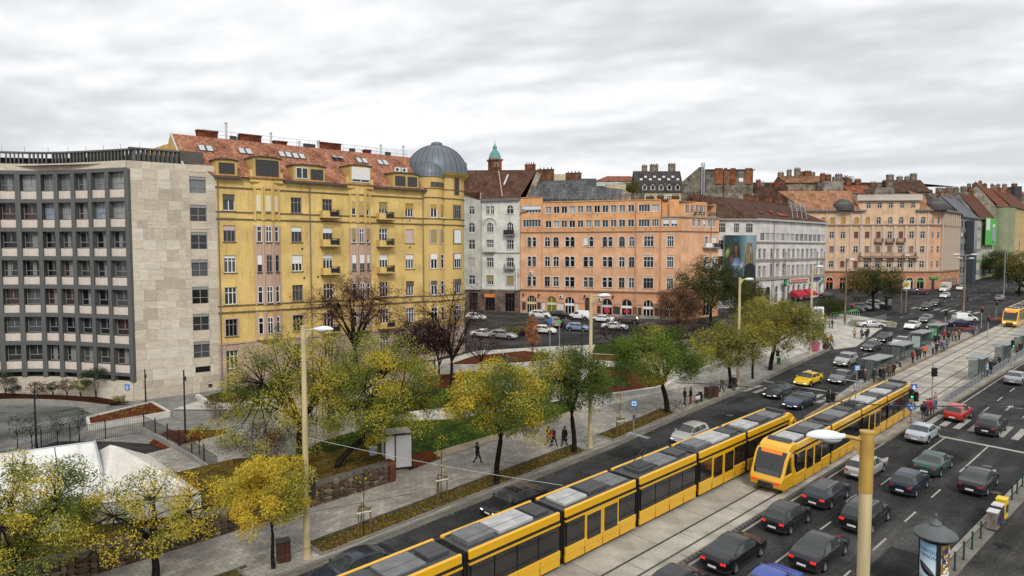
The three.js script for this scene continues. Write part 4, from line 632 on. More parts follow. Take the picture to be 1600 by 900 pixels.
pw.forEach(([x, w]) => { const f = q('window', frameGeo(w, 1.8, 0, 2, 0), MT.frameW, x, 20.9, -2.1); part('pane', paneGeo(w, 1.8, 0), pick(GL), f, 0, 0, -0.05); });
part('terrace_railing', ironRail([V(29.4, 20, 0), V(CX, 20, 0)], 1.0, 0.35), MT.greyMetal, b); part('terrace_edge', B0(29.3, CX + 0.2, 19.9, 20.12, -1.4, 0.22), M([0.4, 0.36, 0.32], 0.8, T.concrete), b);
const rf = part('roof', polys([[V(-0.3, TOP - 0.3, -0.4), V(32.8, TOP - 0.3, -1.8), V(39, TOP - 0.4, -13), V(-0.3, TOP - 0.3, -13)]]), MT.asphaltOld, b);
part('slate_roof', polys([[V(1.0, 24.4, -0.6), V(4.8, 23.7, -0.8), V(20.5, 23.7, -0.8), V(20.5, 26.2, -5), V(13, 27.2, -5), V(12.5, 28.6, -6), V(1.6, 28.6, -6)], [V(20.5, 23.7, -0.8), V(22.6, 23.7, -3), V(20.5, 26.2, -5)]]), M([0.17, 0.185, 0.2], 0.8, T.tile), b);
part('attic_end', polys([[V(20.5, 23.4, -0.9), V(23, 23.4, -2), V(22.6, 25.2, -4), V(20.5, 26.2, -5)]]), MT.chimneyGrey, b);
for (const [x, z, w, h, m] of [[3.2, -7, 3.4, 5.2, 0], [9.5, -7, 3.2, 4.2, 0], [23.5, -6, 3, 2.2, 1], [26.5, -4, 1.5, 1.3, 0], [28.5, -5, 1.2, 1.5, 0], [31.5, -5, 1.4, 1.4, 0], [33, -7, 1, 1.8, 1], [35.5, -10, 1.6, 1.9, 0]]) chimney(rf, x, 23 + (h > 4 ? 3 : 0), z, w, h, 1.2, m ? MT.chimneyGrey : M([0.24, 0.13, 0.085], 0.92, T.rustic), 4);
for (let i = 0; i < 9; i++) part('parapet_brick', B(rr(0.6, 1.8), rr(0.2, 0.45), 0.4, 0, 0.1, 0), MT.chimney, rf, 21 + i * 1.3, TOP - 0.2, rr(-2.4, -0.9));
wall(b, rectPts(-0.3, 39, -2, TOP - 0.3), [], ogD, 0.3, 'rear_wall', 0, -13.2);
}
function thingFrame(b, x, z, az0, az1) {
const t = az0 - az1; return (name, g, m, px = 0, py = 0, pz = 0) => { const c = Math.cos(t), s = Math.sin(t); return part(name, g, m, b, x + px * c + pz * s, py, z - px * s + pz * c, t); };
}
// ================= white house with the billboard =================
{
const W0 = at(1178, 480), az = 47 * D2R, S = survey(W0, az);
const b = thing('apartment_house', 'long white stucco house with brown roof, red awnings and big poster', 'apartment house', W0, bfix(az));
const wh = M([0.76, 0.73, 0.68], 0.8, T.plaster), gr = M([0.42, 0.37, 0.33], 0.85, T.plaster), st = M([0.52, 0.49, 0.45], 0.85, T.plaster), tile = M([0.155, 0.09, 0.07], 0.9, T.tile), red = M([0.36, 0.03, 0.045], 0.8);
const E = 20.1, L = 38, c45 = (x, y) => [980 + x / 4.5, 240 + y / 4.5];
const cols = [895, 931, 964, 1015, 1057, 1101, 1136, 1168, 1201, 1232, 1265, 1294, 1321, 1367].map(x => S.u(980 + x / 4.5, 396));
const y1 = [S.y(403, 1200), S.y(389, 1200)], y2 = [S.y(432, 1200), S.y(415.5, 1200)], ya = [S.y(376, 1200), S.y(364, 1200)];
const w = 1.25, hs = []; cols.forEach(x => { hs.push([x, y1[0], w, y1[1] - y1[0], 0], [x, y2[0], w, y2[1] - y2[0], 0]); });
for (let i = 0; i < 15; i++) hs.push([0.9 + i * 2.55, ya[0], 2.2, ya[1] - ya[0], 0]);
wall(b, rectPts(-0.2, L, 6.3, E), hs, wh);
const ga = [[2.6, 1.8], [6.4, 2.4], [10.6, 1.8], [14.2, 1.6], [17.0, 1.6], [19.8, 1.6], [22.6, 1.6], [25.8, 1.6], [29, 1.6], [35, 1.6]];
wall(b, rectPts(-0.2, L, -1, 6.3), ga.map(([x, ww]) => [x, 0.3, ww, 4.2, 1]), wh, 0.5, 'ground_floor_wall', 0, 0.1);
ga.forEach(([x, ww], i) => { const f = part('shop_front', frameGeo(ww, 4.2, 1, 2, 0.6), i < 2 ? MT.frameD : MT.frameW, b, x, 0.3, -0.1); part('pane', paneGeo(ww, 4.2, 1), i === 0 ? M([0.5, 0.4, 0.02], 0.4) : MT.glassDk, f, 0, 0, -0.05); });
cols.forEach((x, i) => { for (const [a, c] of [y1, y2]) win(b, x, a, w, c - a, { n: 2, fm: M([0.5, 0.48, 0.45], 0.6), sur: 0.14, surM: st, curtain: rnd() < 0.5, sill: 1, sillM: gr }); if (i > 2 && i < 6 || i === 13) part('window_head', merge([B(1.7, 0.2, 0.3, 0, 0, 0.1), new THREE.TorusGeometry(0.6, 0.16, 5, 8, Math.PI)]), gr, b, x, y2[1] + 0.4, 0.05); });
for (let i = 0; i < 15; i++) win(b, 0.9 + i * 2.55, ya[0], 2.2, ya[1] - ya[0], { n: 3, tr: 0, fm: M([0.55, 0.55, 0.54], 0.6), curtain: rnd() < 0.6 });
for (const [y, h, d, m] of [[ya[0] - 0.35, 0.3, 0.35, gr], [y1[0] - 0.4, 0.35, 0.3, gr], [y2[0] - 0.35, 0.4, 0.35, gr], [6.3, 0.5, 0.4, gr], [y2[1] + 0.95, 0.12, 0.12, st], [E, 0.4, 0.7, M([0.4, 0.4, 0.39], 0.7)]]) part('string_course', B0(-0.3, L + 0.1, y - h / 2, y + h / 2, 0, d), m, b);
for (const x of [8.3, 15.2, 33.3, 37.6]) for (let k = 0; k < 16; k++) part('quoin', B(k % 2 ? 0.7 : 0.5, 0.72, 0.12, x, 0.6 + k * 0.78, 0.06), gr, b);
part('downpipe', bar(V(8.9, 0.3, 0.2), V(8.9, E, 0.2), 0.08, 5), gr, b);
for (const [x0, x1] of [[17.2, 23.2], [24.2, 28.5]]) part('awning', polys([[V(x0, 3.2, 0.6), V(x1, 3.2, 0.6), V(x1, 2.0, 2.6), V(x0, 2.0, 2.6)], [V(x0, 2.0, 2.6), V(x1, 2.0, 2.6), V(x1, 1.6, 2.6), V(x0, 1.6, 2.6)], [V(x0, 3.2, 0.6), V(x0, 2, 2.6), V(x0, 1.6, 2.6), V(x0, 1.6, 0.6)]]), red, b);
part('shop_sign', B0(16.6, 27.2, 5.2, 6.0, 0.5, 0.65), M([0.68, 0.62, 0.58], 0.5), b); for (let i = 0; i < 15; i++) part('sign_letter', B(0.42, 0.5, 0.06, 17.2 + i * 0.66, 5.6, 0.69), M([0.6, 0.06, 0.02], 0.5), b);
part('shop_sign', B0(28.5, 34.5, 5.3, 5.9, 0.5, 0.62), M([0.02, 0.03, 0.14], 0.5), b);
for (const [x, y, z] of [[13.2, 5.2, 1.2], [35.5, 5.0, 0.7]]) part('pharmacy_cross', merge([B(1.3, 0.42, 0.16), B(0.42, 1.3, 0.155)]), M([0.02, 0.34, 0.16], 0.4), b, x, y, z);
part('shop_sign', B0(12.3, 14.1, 4.3, 6.1, 1.05, 1.12), M([0.02, 0.045, 0.035], 0.5), b);
const rf = part('roof', polys([[V(-0.3, E + 0.2, 0.7), V(L + 0.3, E + 0.2, 0.7), V(L - 9, E + 5.2, -8), V(-3.5, E + 5.3, -7)], [V(L + 0.3, E + 0.2, 0.7), V(L + 0.3, E + 0.2, -16), V(L - 9, E + 5.2, -8)], [V(-3.5, E + 5.3, -7), V(L - 9, E + 5.2, -8), V(L + 0.3, E + 0.2, -16), V(-8, E, -16)]]), tile, b);
for (const [x, y, ww] of [[16, 2.2, 5], [12, 3.3, 1.6], [22, 1.5, 1.2], [6, 2.6, 1.2], [30, 1.8, 1]]) { const m = part('roof_patch', B(ww, 0.08, 1.2), M([0.42, 0.14, 0.075], 0.85, T.tile), rf, x, E + 0.2 + y * 0.6 + 0.09, 0.7 - y * 0.95); m.rotation.x = 0.55; }
for (const [x, h] of [[10, 1.8], [14, 1.6], [21, 2], [27, 1.6]]) chimney(rf, x, E + 4, -7.5, 1.8, h + 0.8, 1.1, MT.chimney, 3);
// roof-top lettering frame
part('sign_frame', merge([22, 24.6, 27.2, 29.8].flatMap(x => [bar(V(x, E + 1, -1.5), V(x, E + 5.2, -2.2), 0.08, 4), bar(V(x - 2.2, E + 0.7, -0.4), V(x, E + 5, -2.2), 0.07, 4)]).concat([3, 4.6].map(y => bar(V(22, E + y, -2), V(31, E + y, -2), 0.06, 4)))), MT.greyMetal, rf);
wall(b, rectPts(-8, L, -1, E), [], st, 0.3, 'rear_wall', 0, -15.5); part('end_wall', boxUV(B0(L - 0.35, L - 0.01, -1, E, -15, -0.1)), st, b);
const A2 = 78 * D2R, q = (() => { const t = az - A2; return (name, g, m, px = 0, py = 0, pz = 0) => { const c = Math.cos(t), s = Math.sin(t); return part(name, g, m, b, -0.2 + px * c + pz * s, py, -px * s + pz * c, t); }; })();
const s = shp(rectPts(-9.6, 0, -1, E - 0.05)), ww = [[-8.2, 1.7], [-4.6, 1.3], [-1.4, 1.7]]; const lev = [17.0, 13.2, 9.6, 6];
lev.forEach(y => ww.forEach(([x, wd]) => s.holes.push(opening(new THREE.Path(), x, y, wd, 2.1, 0)))); q('wall', extr(s, 0.4), wh);
lev.forEach(y => ww.forEach(([x, wd]) => { const f = q('window', frameGeo(wd, 2.1, 0, 3, 0.66), M([0.5, 0.48, 0.45], 0.6), x, y, -0.14); part('pane', paneGeo(wd, 2.1, 0), pick(GL), f, 0, 0, -0.05); }));
q('cornice', B0(-9.7, 0.5, E - 0.3, E + 0.1, 0, 0.6), gr);
part('end_roof', polys([[V(-0.3, E + 0.2, 0.7), V(-3.5, E + 5.3, -7), V(-10, E + 5.4, -11), V(-8.9, E + 0.2, -4.4)], [V(-8.9, E + 0.2, -4.4), V(-10, E + 5.4, -11), V(-9.5, E, -15)]]), tile, b); 
const cv = document.createElement('canvas'); cv.width = 512; cv.height = 800; const x = cv.getContext('2d');
const gd = x.createLinearGradient(0, 0, 512, 0); gd.addColorStop(0, '#10231f'); gd.addColorStop(0.3, '#2c4a3c'); gd.addColorStop(0.52, '#5d8783'); gd.addColorStop(0.75, '#b7d3d8'); gd.addColorStop(1, '#8fb7c0'); x.fillStyle = gd; x.fillRect(0, 0, 512, 800);
for (let i = 0; i < 240; i++) { x.fillStyle = `rgba(${60 + rnd() * 120},${90 + rnd() * 110},${40 + rnd() * 50},0.16)`; x.beginPath(); x.arc(rnd() * 190, rnd() * 700, 6 + rnd() * 20, 0, 7); x.fill(); }
const blob = (c, f) => { x.fillStyle = c; x.beginPath(); f(); x.fill(); };
const soft = (cx, cy, rx2, ry2, c0, c1, rot = 0) => { x.save(); x.translate(cx, cy); x.rotate(rot); x.scale(rx2, ry2); const q = x.createRadialGradient(-0.2, -0.25, 0.05, 0, 0, 1); q.addColorStop(0, c0); q.addColorStop(0.72, c1); q.addColorStop(1, c1 + '00'); x.fillStyle = q; x.beginPath(); x.arc(0, 0, 1, 0, 7); x.fill(); x.restore(); };
const strands = (cx, y0, w, len, cols, n) => { for (let i = 0; i < n; i++) { x.strokeStyle = pick(cols); x.lineWidth = 2 + rnd() * 5; const xx = cx + (rnd() - 0.5) * w; x.beginPath(); x.moveTo(cx + (xx - cx) * 0.5, y0 + rnd() * 30); x.bezierCurveTo(xx - 12 + rnd() * 24, y0 + len * 0.35, xx + (rnd() - 0.5) * 50, y0 + len * 0.6, xx + (rnd() - 0.5) * 46, y0 + len * (0.7 + rnd() * 0.35)); x.stroke(); } };
soft(50, 240, 44, 84, '#d8e07a', '#7d8f3c', 0.3); strands(188, 92, 120, 260, ['#1b1210', '#2a1c17', '#120c0b', '#38251c'], 90); soft(186, 66, 52, 40, '#3f74bb', '#234a86');
soft(190, 185, 46, 70, '#b77b55', '#6f432d'); soft(112, 330, 32, 96, '#9a6040', '#5f3826', 0.35); soft(198, 440, 104, 170, '#c6d3ea', '#6c7fa6'); soft(192, 262, 24, 46, '#9c6243', '#6a3f2a'); soft(270, 430, 44, 90, '#e6ecf7', '#9fb0cf', 0.4);
for (const [ex, ey] of [[172, 178], [210, 178]]) { soft(ex, ey, 10, 7, '#1d110d', '#3a231a'); } soft(192, 224, 18, 7, '#8d3f36', '#6b2c25'); soft(192, 200, 8, 14, '#a86c49', '#8a543a');
strands(405, 96, 130, 380, ['#b39a6a', '#8f7447', '#cdb589', '#75592f', '#a68750'], 130); soft(424, 200, 40, 66, '#ecd0b8', '#b98f74'); strands(382, 100, 40, 200, ['#b39a6a', '#cdb589', '#8f7447'], 24);
for (const [ex, ey] of [[408, 192], [443, 192]]) soft(ex, ey, 8, 5, '#2b3040', '#5a4a44'); soft(428, 234, 14, 5, '#a65c52', '#8c4a42');
blob('#1b2233', () => { x.moveTo(300, 800); x.lineTo(330, 420); x.quadraticCurveTo(420, 330, 500, 420); x.lineTo(512, 800); }); blob('#0c1016', () => x.fillRect(0, 560, 512, 120)); blob('#14192a', () => x.fillRect(0, 560, 512, 240)); blob('#0e1a4e', () => { x.moveTo(150, 800); x.lineTo(150, 700); x.quadraticCurveTo(330, 650, 512, 700); x.lineTo(512, 800); }); x.strokeStyle = '#3d63d8'; x.lineWidth = 10; x.beginPath(); x.moveTo(150, 700); x.quadraticCurveTo(330, 650, 512, 700); x.stroke();
x.fillStyle = '#e6ebee'; x.font = 'bold 36px sans-serif'; x.fillText('GONDOLD ÚJRA', 232, 632); x.font = 'bold 26px sans-serif'; 
const tt = new THREE.CanvasTexture(cv); tt.colorSpace = THREE.SRGBColorSpace;
const t = az - A2, bl = thing('billboard', 'giant poster of two women hung on the white house facade', 'billboard', b.position, b.rotation.y);
const c = Math.cos(t), sn = Math.sin(t), mk = (nm, g, m, px2, py2, pz2) => part(nm, g, m, bl, -0.2 + px2 * c + pz2 * sn, py2, -px2 * sn + pz2 * c, t);
mk('poster', new THREE.BoxGeometry(7.9, 13.4, 0.05), new THREE.MeshStandardMaterial({ map: tt, roughness: 0.6, color: new THREE.Color(0.46, 0.47, 0.48) }), -4.0, 9.7, 0.7); mk('poster_frame', merge([B(8.0, 0.1, 0.3, 0, 6.7, 0), B(8, 0.1, 0.3, 0, -6.7, 0), B(0.1, 13.4, 0.3, -4, 0, 0), B(0.1, 13.4, 0.3, 4, 0, 0)]), MT.greyMetal, -4.0, 9.7, 0.52);
}

// ================= peach corner house =================
const PE0 = at(1430, 452);
let SIDE0;
{
const az = 95 * D2R, S = survey(PE0, az), cx = x => S.u(1280 + x / 6.667, 380);
const b = thing('apartment_house', 'peach corner house with pale pilasters, long balcony and grey corner domes', 'apartment house', PE0, bfix(az));
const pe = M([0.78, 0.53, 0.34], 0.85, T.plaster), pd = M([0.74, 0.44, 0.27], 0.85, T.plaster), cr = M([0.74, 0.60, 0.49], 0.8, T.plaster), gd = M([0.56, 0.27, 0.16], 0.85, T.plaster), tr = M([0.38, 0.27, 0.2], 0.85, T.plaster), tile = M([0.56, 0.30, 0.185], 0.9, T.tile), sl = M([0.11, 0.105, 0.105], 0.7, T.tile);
const yOf = y => S.y(290 + y / 6.667, 1400), yO2 = y => S.y(400 + y / 6.667, 1400);
const E = yOf(252), X0 = cx(-150), X1 = cx(1140);
const rows = [[yOf(400), yOf(325), 1], [yOf(550), yOf(478), 0], [yOf(700), yOf(630), 0], [yOf(856), yOf(785), 0]];
const cols = [-80, 32, 130, 245, 382, 497, 613, 733, 847, 960, 1075].map(cx), w = 1.25, hs = [];
cols.forEach(x => rows.forEach(([a, c, r]) => hs.push([x, a, w, c - a, r])));
const yg = yO2(160), PH = yOf(95), ph = [505, 620, 735, 852, 967].map(cx), pr = [yOf(235), yOf(176)];
const A = cx(400), Bq = cx(1035);
wall(b, [[X0, yg], [X1, yg], [X1, E], [Bq, E], [Bq, PH], [A, PH], [A, E], [X0, E]], [...hs, ...ph.map(x => [x, pr[0], 1.15, pr[1] - pr[0], 0])], pe);
const arches = [105, 245, 370, 480, 600, 710, 937, 1050].map(x => S.u(1280 + x / 6.667, 445));
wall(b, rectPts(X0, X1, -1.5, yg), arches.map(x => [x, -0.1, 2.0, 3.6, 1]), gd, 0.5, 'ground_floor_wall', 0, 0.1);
arches.forEach((x, i) => { const f = part('shop_front', merge([frameGeo(2, 3.6, 1, 2, 0.7).clone(), ring(2.3, 3.8, 1, 0.16, 0.1).translate(0, -0.1, 0.3)]), cr, b, x, -0.1, -0.12); part('pane', paneGeo(2, 3.6, 1), MT.glassDk, f, 0, 0, -0.05); if (i > 5) part('shop_band', B(1.8, 0.5, 0.05, 0, 2.5, 0), M([0.03, 0.36, 0.06], 0.5), f); if (i < 2) part('shop_band', B(1.8, 0.6, 0.05, 0, 2.3, 0), M([0.55, 0.09, 0.03], 0.5), f); });
cols.forEach((x, i) => rows.forEach(([a, c, r], k) => { const red = (k === 1 && i > 3 && i < 7) || (k === 3 && (i === 3 || i === 4)) || (k === 2 && i > 4 && i < 8) || rnd() < 0.1; win(b, x, a, w, c - a, { arch: r, n: 2, sur: 0.13, surM: cr, sill: 1, sillM: cr, blind: k === 0 && i < 5 ? 0.97 : red ? 0.95 : 0, bm: k === 0 ? BLO : k === 2 ? M([0.2, 0.13, 0.12], 0.7) : M([0.16, 0.05, 0.03], 0.7) }); }));
ph.forEach(x => win(b, x, pr[0], 1.15, pr[1] - pr[0], { n: 2, sur: 0.12, surM: cr }));
for (const x of [435, 553, 668, 785, 900, 1018].map(cx)) part('pilaster', B0(x - 0.42, x + 0.42, yg, yOf(418), 0, 0.22), cr, b);
for (const x of [70, 170, 325, 440, 1020, 1128].map(cx)) part('pilaster', B0(x - 0.3, x + 0.3, yg, E, 0, 0.16), cr, b);
for (const [y, h, d] of [[yOf(410), 0.35, 0.35], [yg, 0.35, 0.4]]) part('string_course', B0(X0, X1 + 0.1, y - h / 2, y + h / 2, 0, d), tr, b);
for (const [a, c] of [[X0, A + 2], [Bq - 1, X1 + 0.2]]) part('cornice', B0(a, c, E - 0.35, E + 0.05, 0, 0.9), M([0.2, 0.19, 0.185], 0.7), b);
part('penthouse_cornice', merge([B0(A - 0.6, Bq + 0.4, PH - 1.4, PH + 0.05, 0, 0.6), B0(A - 0.7, Bq + 0.5, PH - 1.7, PH - 1.4, 0, 0.9)]), M([0.68, 0.6, 0.52], 0.8, T.plaster), b);
const yb = yOf(735), lb = part('balcony', B0(cx(425), cx(1020), yb - 0.5, yb, 0, 1.3), tr, b); part('railing', ironRail([V(cx(430), yb, 1.25), V(cx(1015), yb, 1.25)], 1.05, 0.2, 0.02), MT.dark, lb); for (const x of [435, 550, 668, 785, 900, 1012]) part('bracket', B(0.8, 0.9, 0.9, cx(x), yb - 0.7, 0.5), cr, lb);
for (const x of [435, 1012]) part('corner_post', B(0.9, 1.3, 0.5, cx(x), yb + 0.6, 1.1), cr, lb);
for (const x of [613, 728, 843]) { const y = yOf(585), c = part('balcony', merge([B0(-1.2, 1.2, -0.25, 0, 0, 1), B0(-0.8, 0.8, -0.6, -0.25, 0, 0.6)]), tr, b, cx(x), y, 0); part('railing', ironRail([V(-1.15, 0, 0.1), V(-1.1, 0, 0.95), V(1.1, 0, 0.95), V(1.15, 0, 0.1)], 1.0, 0.18, 0.025), MT.dark, c); }
const dome = (x, z, r) => part('dome', merge([new THREE.SphereGeometry(r, 24, 10, 0, 6.3, 0, 1.57).scale(1, 1.05, 1), CY(r + 0.2, r + 0.1, 0.3, 24, 0, -0.2, 0)]), sl, b, x, E + 0.1, z);
dome(cx(250), -1.2, 3.1);
const tilt = (x, z, az1) => { const t = az - az1; return (name, g, m, px = 0, py = 0, pz = 0) => { const c = Math.cos(t), s = Math.sin(t); return part(name, g, m, b, x + px * c + pz * s, py, z - px * s + pz * c, t); }; };
const AC = 68 * D2R, q = tilt(X1, 0, AC), LC = 5.4;
const s = shp(rectPts(0, LC, yg, E)); rows.forEach(([a, c]) => [[1.5, 0.7], [3.9, 0.95]].forEach(([x, wd]) => s.holes.push(opening(new THREE.Path(), x, a, wd, c - a, 0)))); q('wall', extr(s, 0.4), pd); q('ground_floor_wall', boxUV(B0(0, LC, -1.5, yg, -0.4, 0.1)), gd); q('string_course', B0(0, LC, yg - 0.2, yg + 0.2, 0, 0.4), tr); q('string_course', B0(0, LC, yOf(410) - 0.2, yOf(410) + 0.2, 0, 0.35), tr); q('cornice', B0(-0.2, LC, E - 0.35, E + 0.05, 0, 0.9), M([0.2, 0.19, 0.185], 0.7));
rows.forEach(([a, c]) => [[1.5, 0.7], [3.9, 0.95]].forEach(([x, wd]) => { const f = q('window', frameGeo(wd, c - a, 0, 1, 0.66), MT.frameW, x, a, -0.12); part('pane', paneGeo(wd, c - a, 0), pick(GL), f, 0, 0, -0.05); part('surround', cg(['sq', wd, (c - a).toFixed(2)].join(), () => ring(wd + 0.3, c - a + 0.3, 0, 0.14, 0.06).translate(0, -0.15, 0)), cr, f, 0, 0, 0.19); }));
q('shop_sign', B0(0.5, 4.2, 3.0, 3.6, 0.3, 0.45), M([0.03, 0.3, 0.06], 0.5)); q('door', B0(1.6, 2.8, 0, 2.8, 0.05, 0.16), MT.dark);
dome(X1 + 2.6, -2.0, 3.2);
const q2x = X1 + LC * Math.cos(az - AC), q2z = -LC * Math.sin(az - AC), AS = 45 * D2R, q2 = tilt(q2x, q2z, AS);
const wp = V(q2x, 0, q2z).applyAxisAngle(V(0, 1, 0), bfix(az)).add(PE0); SIDE0 = V(wp.x, gy(wp.x, wp.z), wp.z);
const S2 = survey(SIDE0, AS), LS = S2.u(1500, 380);
const s2 = shp(rectPts(0, LS, yg, E)); const nc = 9; for (let i = 0; i < nc; i++) rows.forEach(([a, c]) => s2.holes.push(opening(new THREE.Path(), (i + 0.55) * LS / nc, a, 0.95, c - a, 0))); q2('wall', extr(s2, 0.4), cr); q2('ground_floor_wall', boxUV(B0(0, LS, -2, yg, -0.4, 0.1)), gd); q2('string_course', B0(0, LS, yOf(410) - 0.2, yOf(410) + 0.2, 0, 0.35), tr); q2('string_course', B0(0, LS, yg - 0.2, yg + 0.2, 0, 0.4), tr); q2('cornice', B0(0, LS, E - 0.35, E + 0.05, 0, 0.9), M([0.2, 0.19, 0.185], 0.7));
for (let i = 0; i < nc; i++) { rows.forEach(([a, c]) => { const f = q2('window', frameGeo(0.95, c - a, 0, 1, 0.66), MT.frameW, (i + 0.55) * LS / nc, a, -0.12); part('pane', paneGeo(0.95, c - a, 0), pick(GL), f, 0, 0, -0.05); }); q2('pilaster', B0(i * LS / nc - 0.3, i * LS / nc + 0.3, yg, E, 0, 0.4), M([0.7, 0.58, 0.47], 0.8, T.plaster)); if (i < 8) { const f = q2('shop_front', frameGeo(1.5, 3, 1, 2, 0.6), cr, (i + 0.55) * LS / nc, 0.2, 0.14); part('pane', paneGeo(1.5, 3, 1), MT.glassDk, f, 0, 0, -0.02); } }
part('roof', polys([[V(X0, E + 0.1, 0.8), V(A + 0.2, E + 0.1, 0.8), V(A + 0.2, E + 6.2, -7), V(X0 - 6, E + 6.2, -7)], [V(A + 0.2, E + 0.1, 0.8), V(A + 0.2, E + 6.2, -7), V(A + 0.2, E, -7)]]), tile, b);
part('roof', polys([[V(Bq, E + 0.1, 0.8), V(X1, E + 0.1, 0.8), V(X1 + 1.5, E + 4.6, -6.5), V(Bq, E + 6, -7)]]), tile, b);
part('roof', polys([[V(X1, E + 0.1, 0.8), V(q2x + 0.6, E + 0.1, q2z + 0.4), V(q2x + LS * Math.cos(az - AS), E + 0.1, q2z - LS * Math.sin(az - AS)), V(q2x - 4 + LS * Math.cos(az - AS), E + 5.4, q2z - 9 - LS * Math.sin(az - AS)), V(X1 + 0.5, E + 5.4, -8)]]), M([0.10, 0.065, 0.055], 0.9, T.tile), b);
part('penthouse_roof', boxUV(B0(A, Bq, PH - 0.3, PH, -9, -0.3)), MT.conc, b); part('penthouse_side', boxUV(merge([B0(A, A + 0.3, E - 1, PH - 0.3, -9, -0.35), B0(Bq - 0.3, Bq, E - 1, PH - 0.3, -9, -0.35)])), pe, b); wall(b, rectPts(X0, X1 + 6, -2, E), [], pd, 0.3, 'rear_wall', 0, -16);
}

// ================= houses along the far street =================
function plainHouse(label, P, az, x0, x1, top, o = {}) {
const b = thing('apartment_house', label, 'apartment house', P, bfix(az)), m = o.m, L = x1 - x0, n = o.n || 5, fl = o.fl || 5, y0 = o.y0 || 3.5, fh = (top - y0 - 0.4) / fl, hs = [], w = o.w || 1.1;
for (let i = 0; i < n; i++) for (let k = 0; k < fl; k++) hs.push([x0 + (i + 0.5) * L / n, y0 + k * fh + 0.5, w, fh * 0.58, o.arch || 0]);
wall(b, rectPts(x0, x1, -4, top), hs, m); hs.forEach(q => win(b, q[0], q[1], q[2], q[3], { arch: q[4], n: 2, tr: 0.66, fm: o.fm || MT.frameW, sur: o.sur || 0, surM: o.surM, curtain: rnd() < 0.25, blind: rnd() < 0.15 ? 0.6 : 0 }));
part('string_course', B0(x0, x1, y0 - 0.3, y0, 0, 0.25), o.tr || MT.conc, b); part('cornice', B0(x0 - 0.2, x1 + 0.2, top - 0.3, top + 0.1, 0, 0.7), M([0.15, 0.13, 0.12], 0.8), b);
part('side_wall', boxUV(B0(x0, x0 + 0.4, -4, top, -12, -0.4)), o.sm || m, b); part('side_wall', boxUV(B0(x1 - 0.4, x1, -4, top, -12, -0.4)), o.sm || m, b);
const rh = o.rh || 4.5;
const rf = part('roof', polys([[V(x0 - 0.2, top, 0.7), V(x1 + 0.2, top, 0.7), V(x1 + 0.2, top + rh, -6), V(x0 - 0.2, top + rh, -6)], [V(x0 - 0.2, top + rh, -6), V(x1 + 0.2, top + rh, -6), V(x1 + 0.2, top, -12.4), V(x0 - 0.2, top, -12.4)]]), o.rm || M([0.2, 0.09, 0.065], 0.9, T.tile), b);
for (const xg of [x0, x1]) part('gable', polys([[V(xg, top, 0), V(xg, top + rh - 0.1, -6), V(xg, top, -12)]]), o.sm || m, b);
for (let i = 0; i < (o.ch || 3); i++) chimney(rf, x0 + L * (i + 0.5) / (o.ch || 3) + rr(-1, 1), top + rh - 1.2, -6 + rr(-1.5, 0.5), rr(1.2, 2.6), rr(2, 3.2), 0.9, pick([MT.chimney, MT.chimneyGrey]), 3);
return b;
}
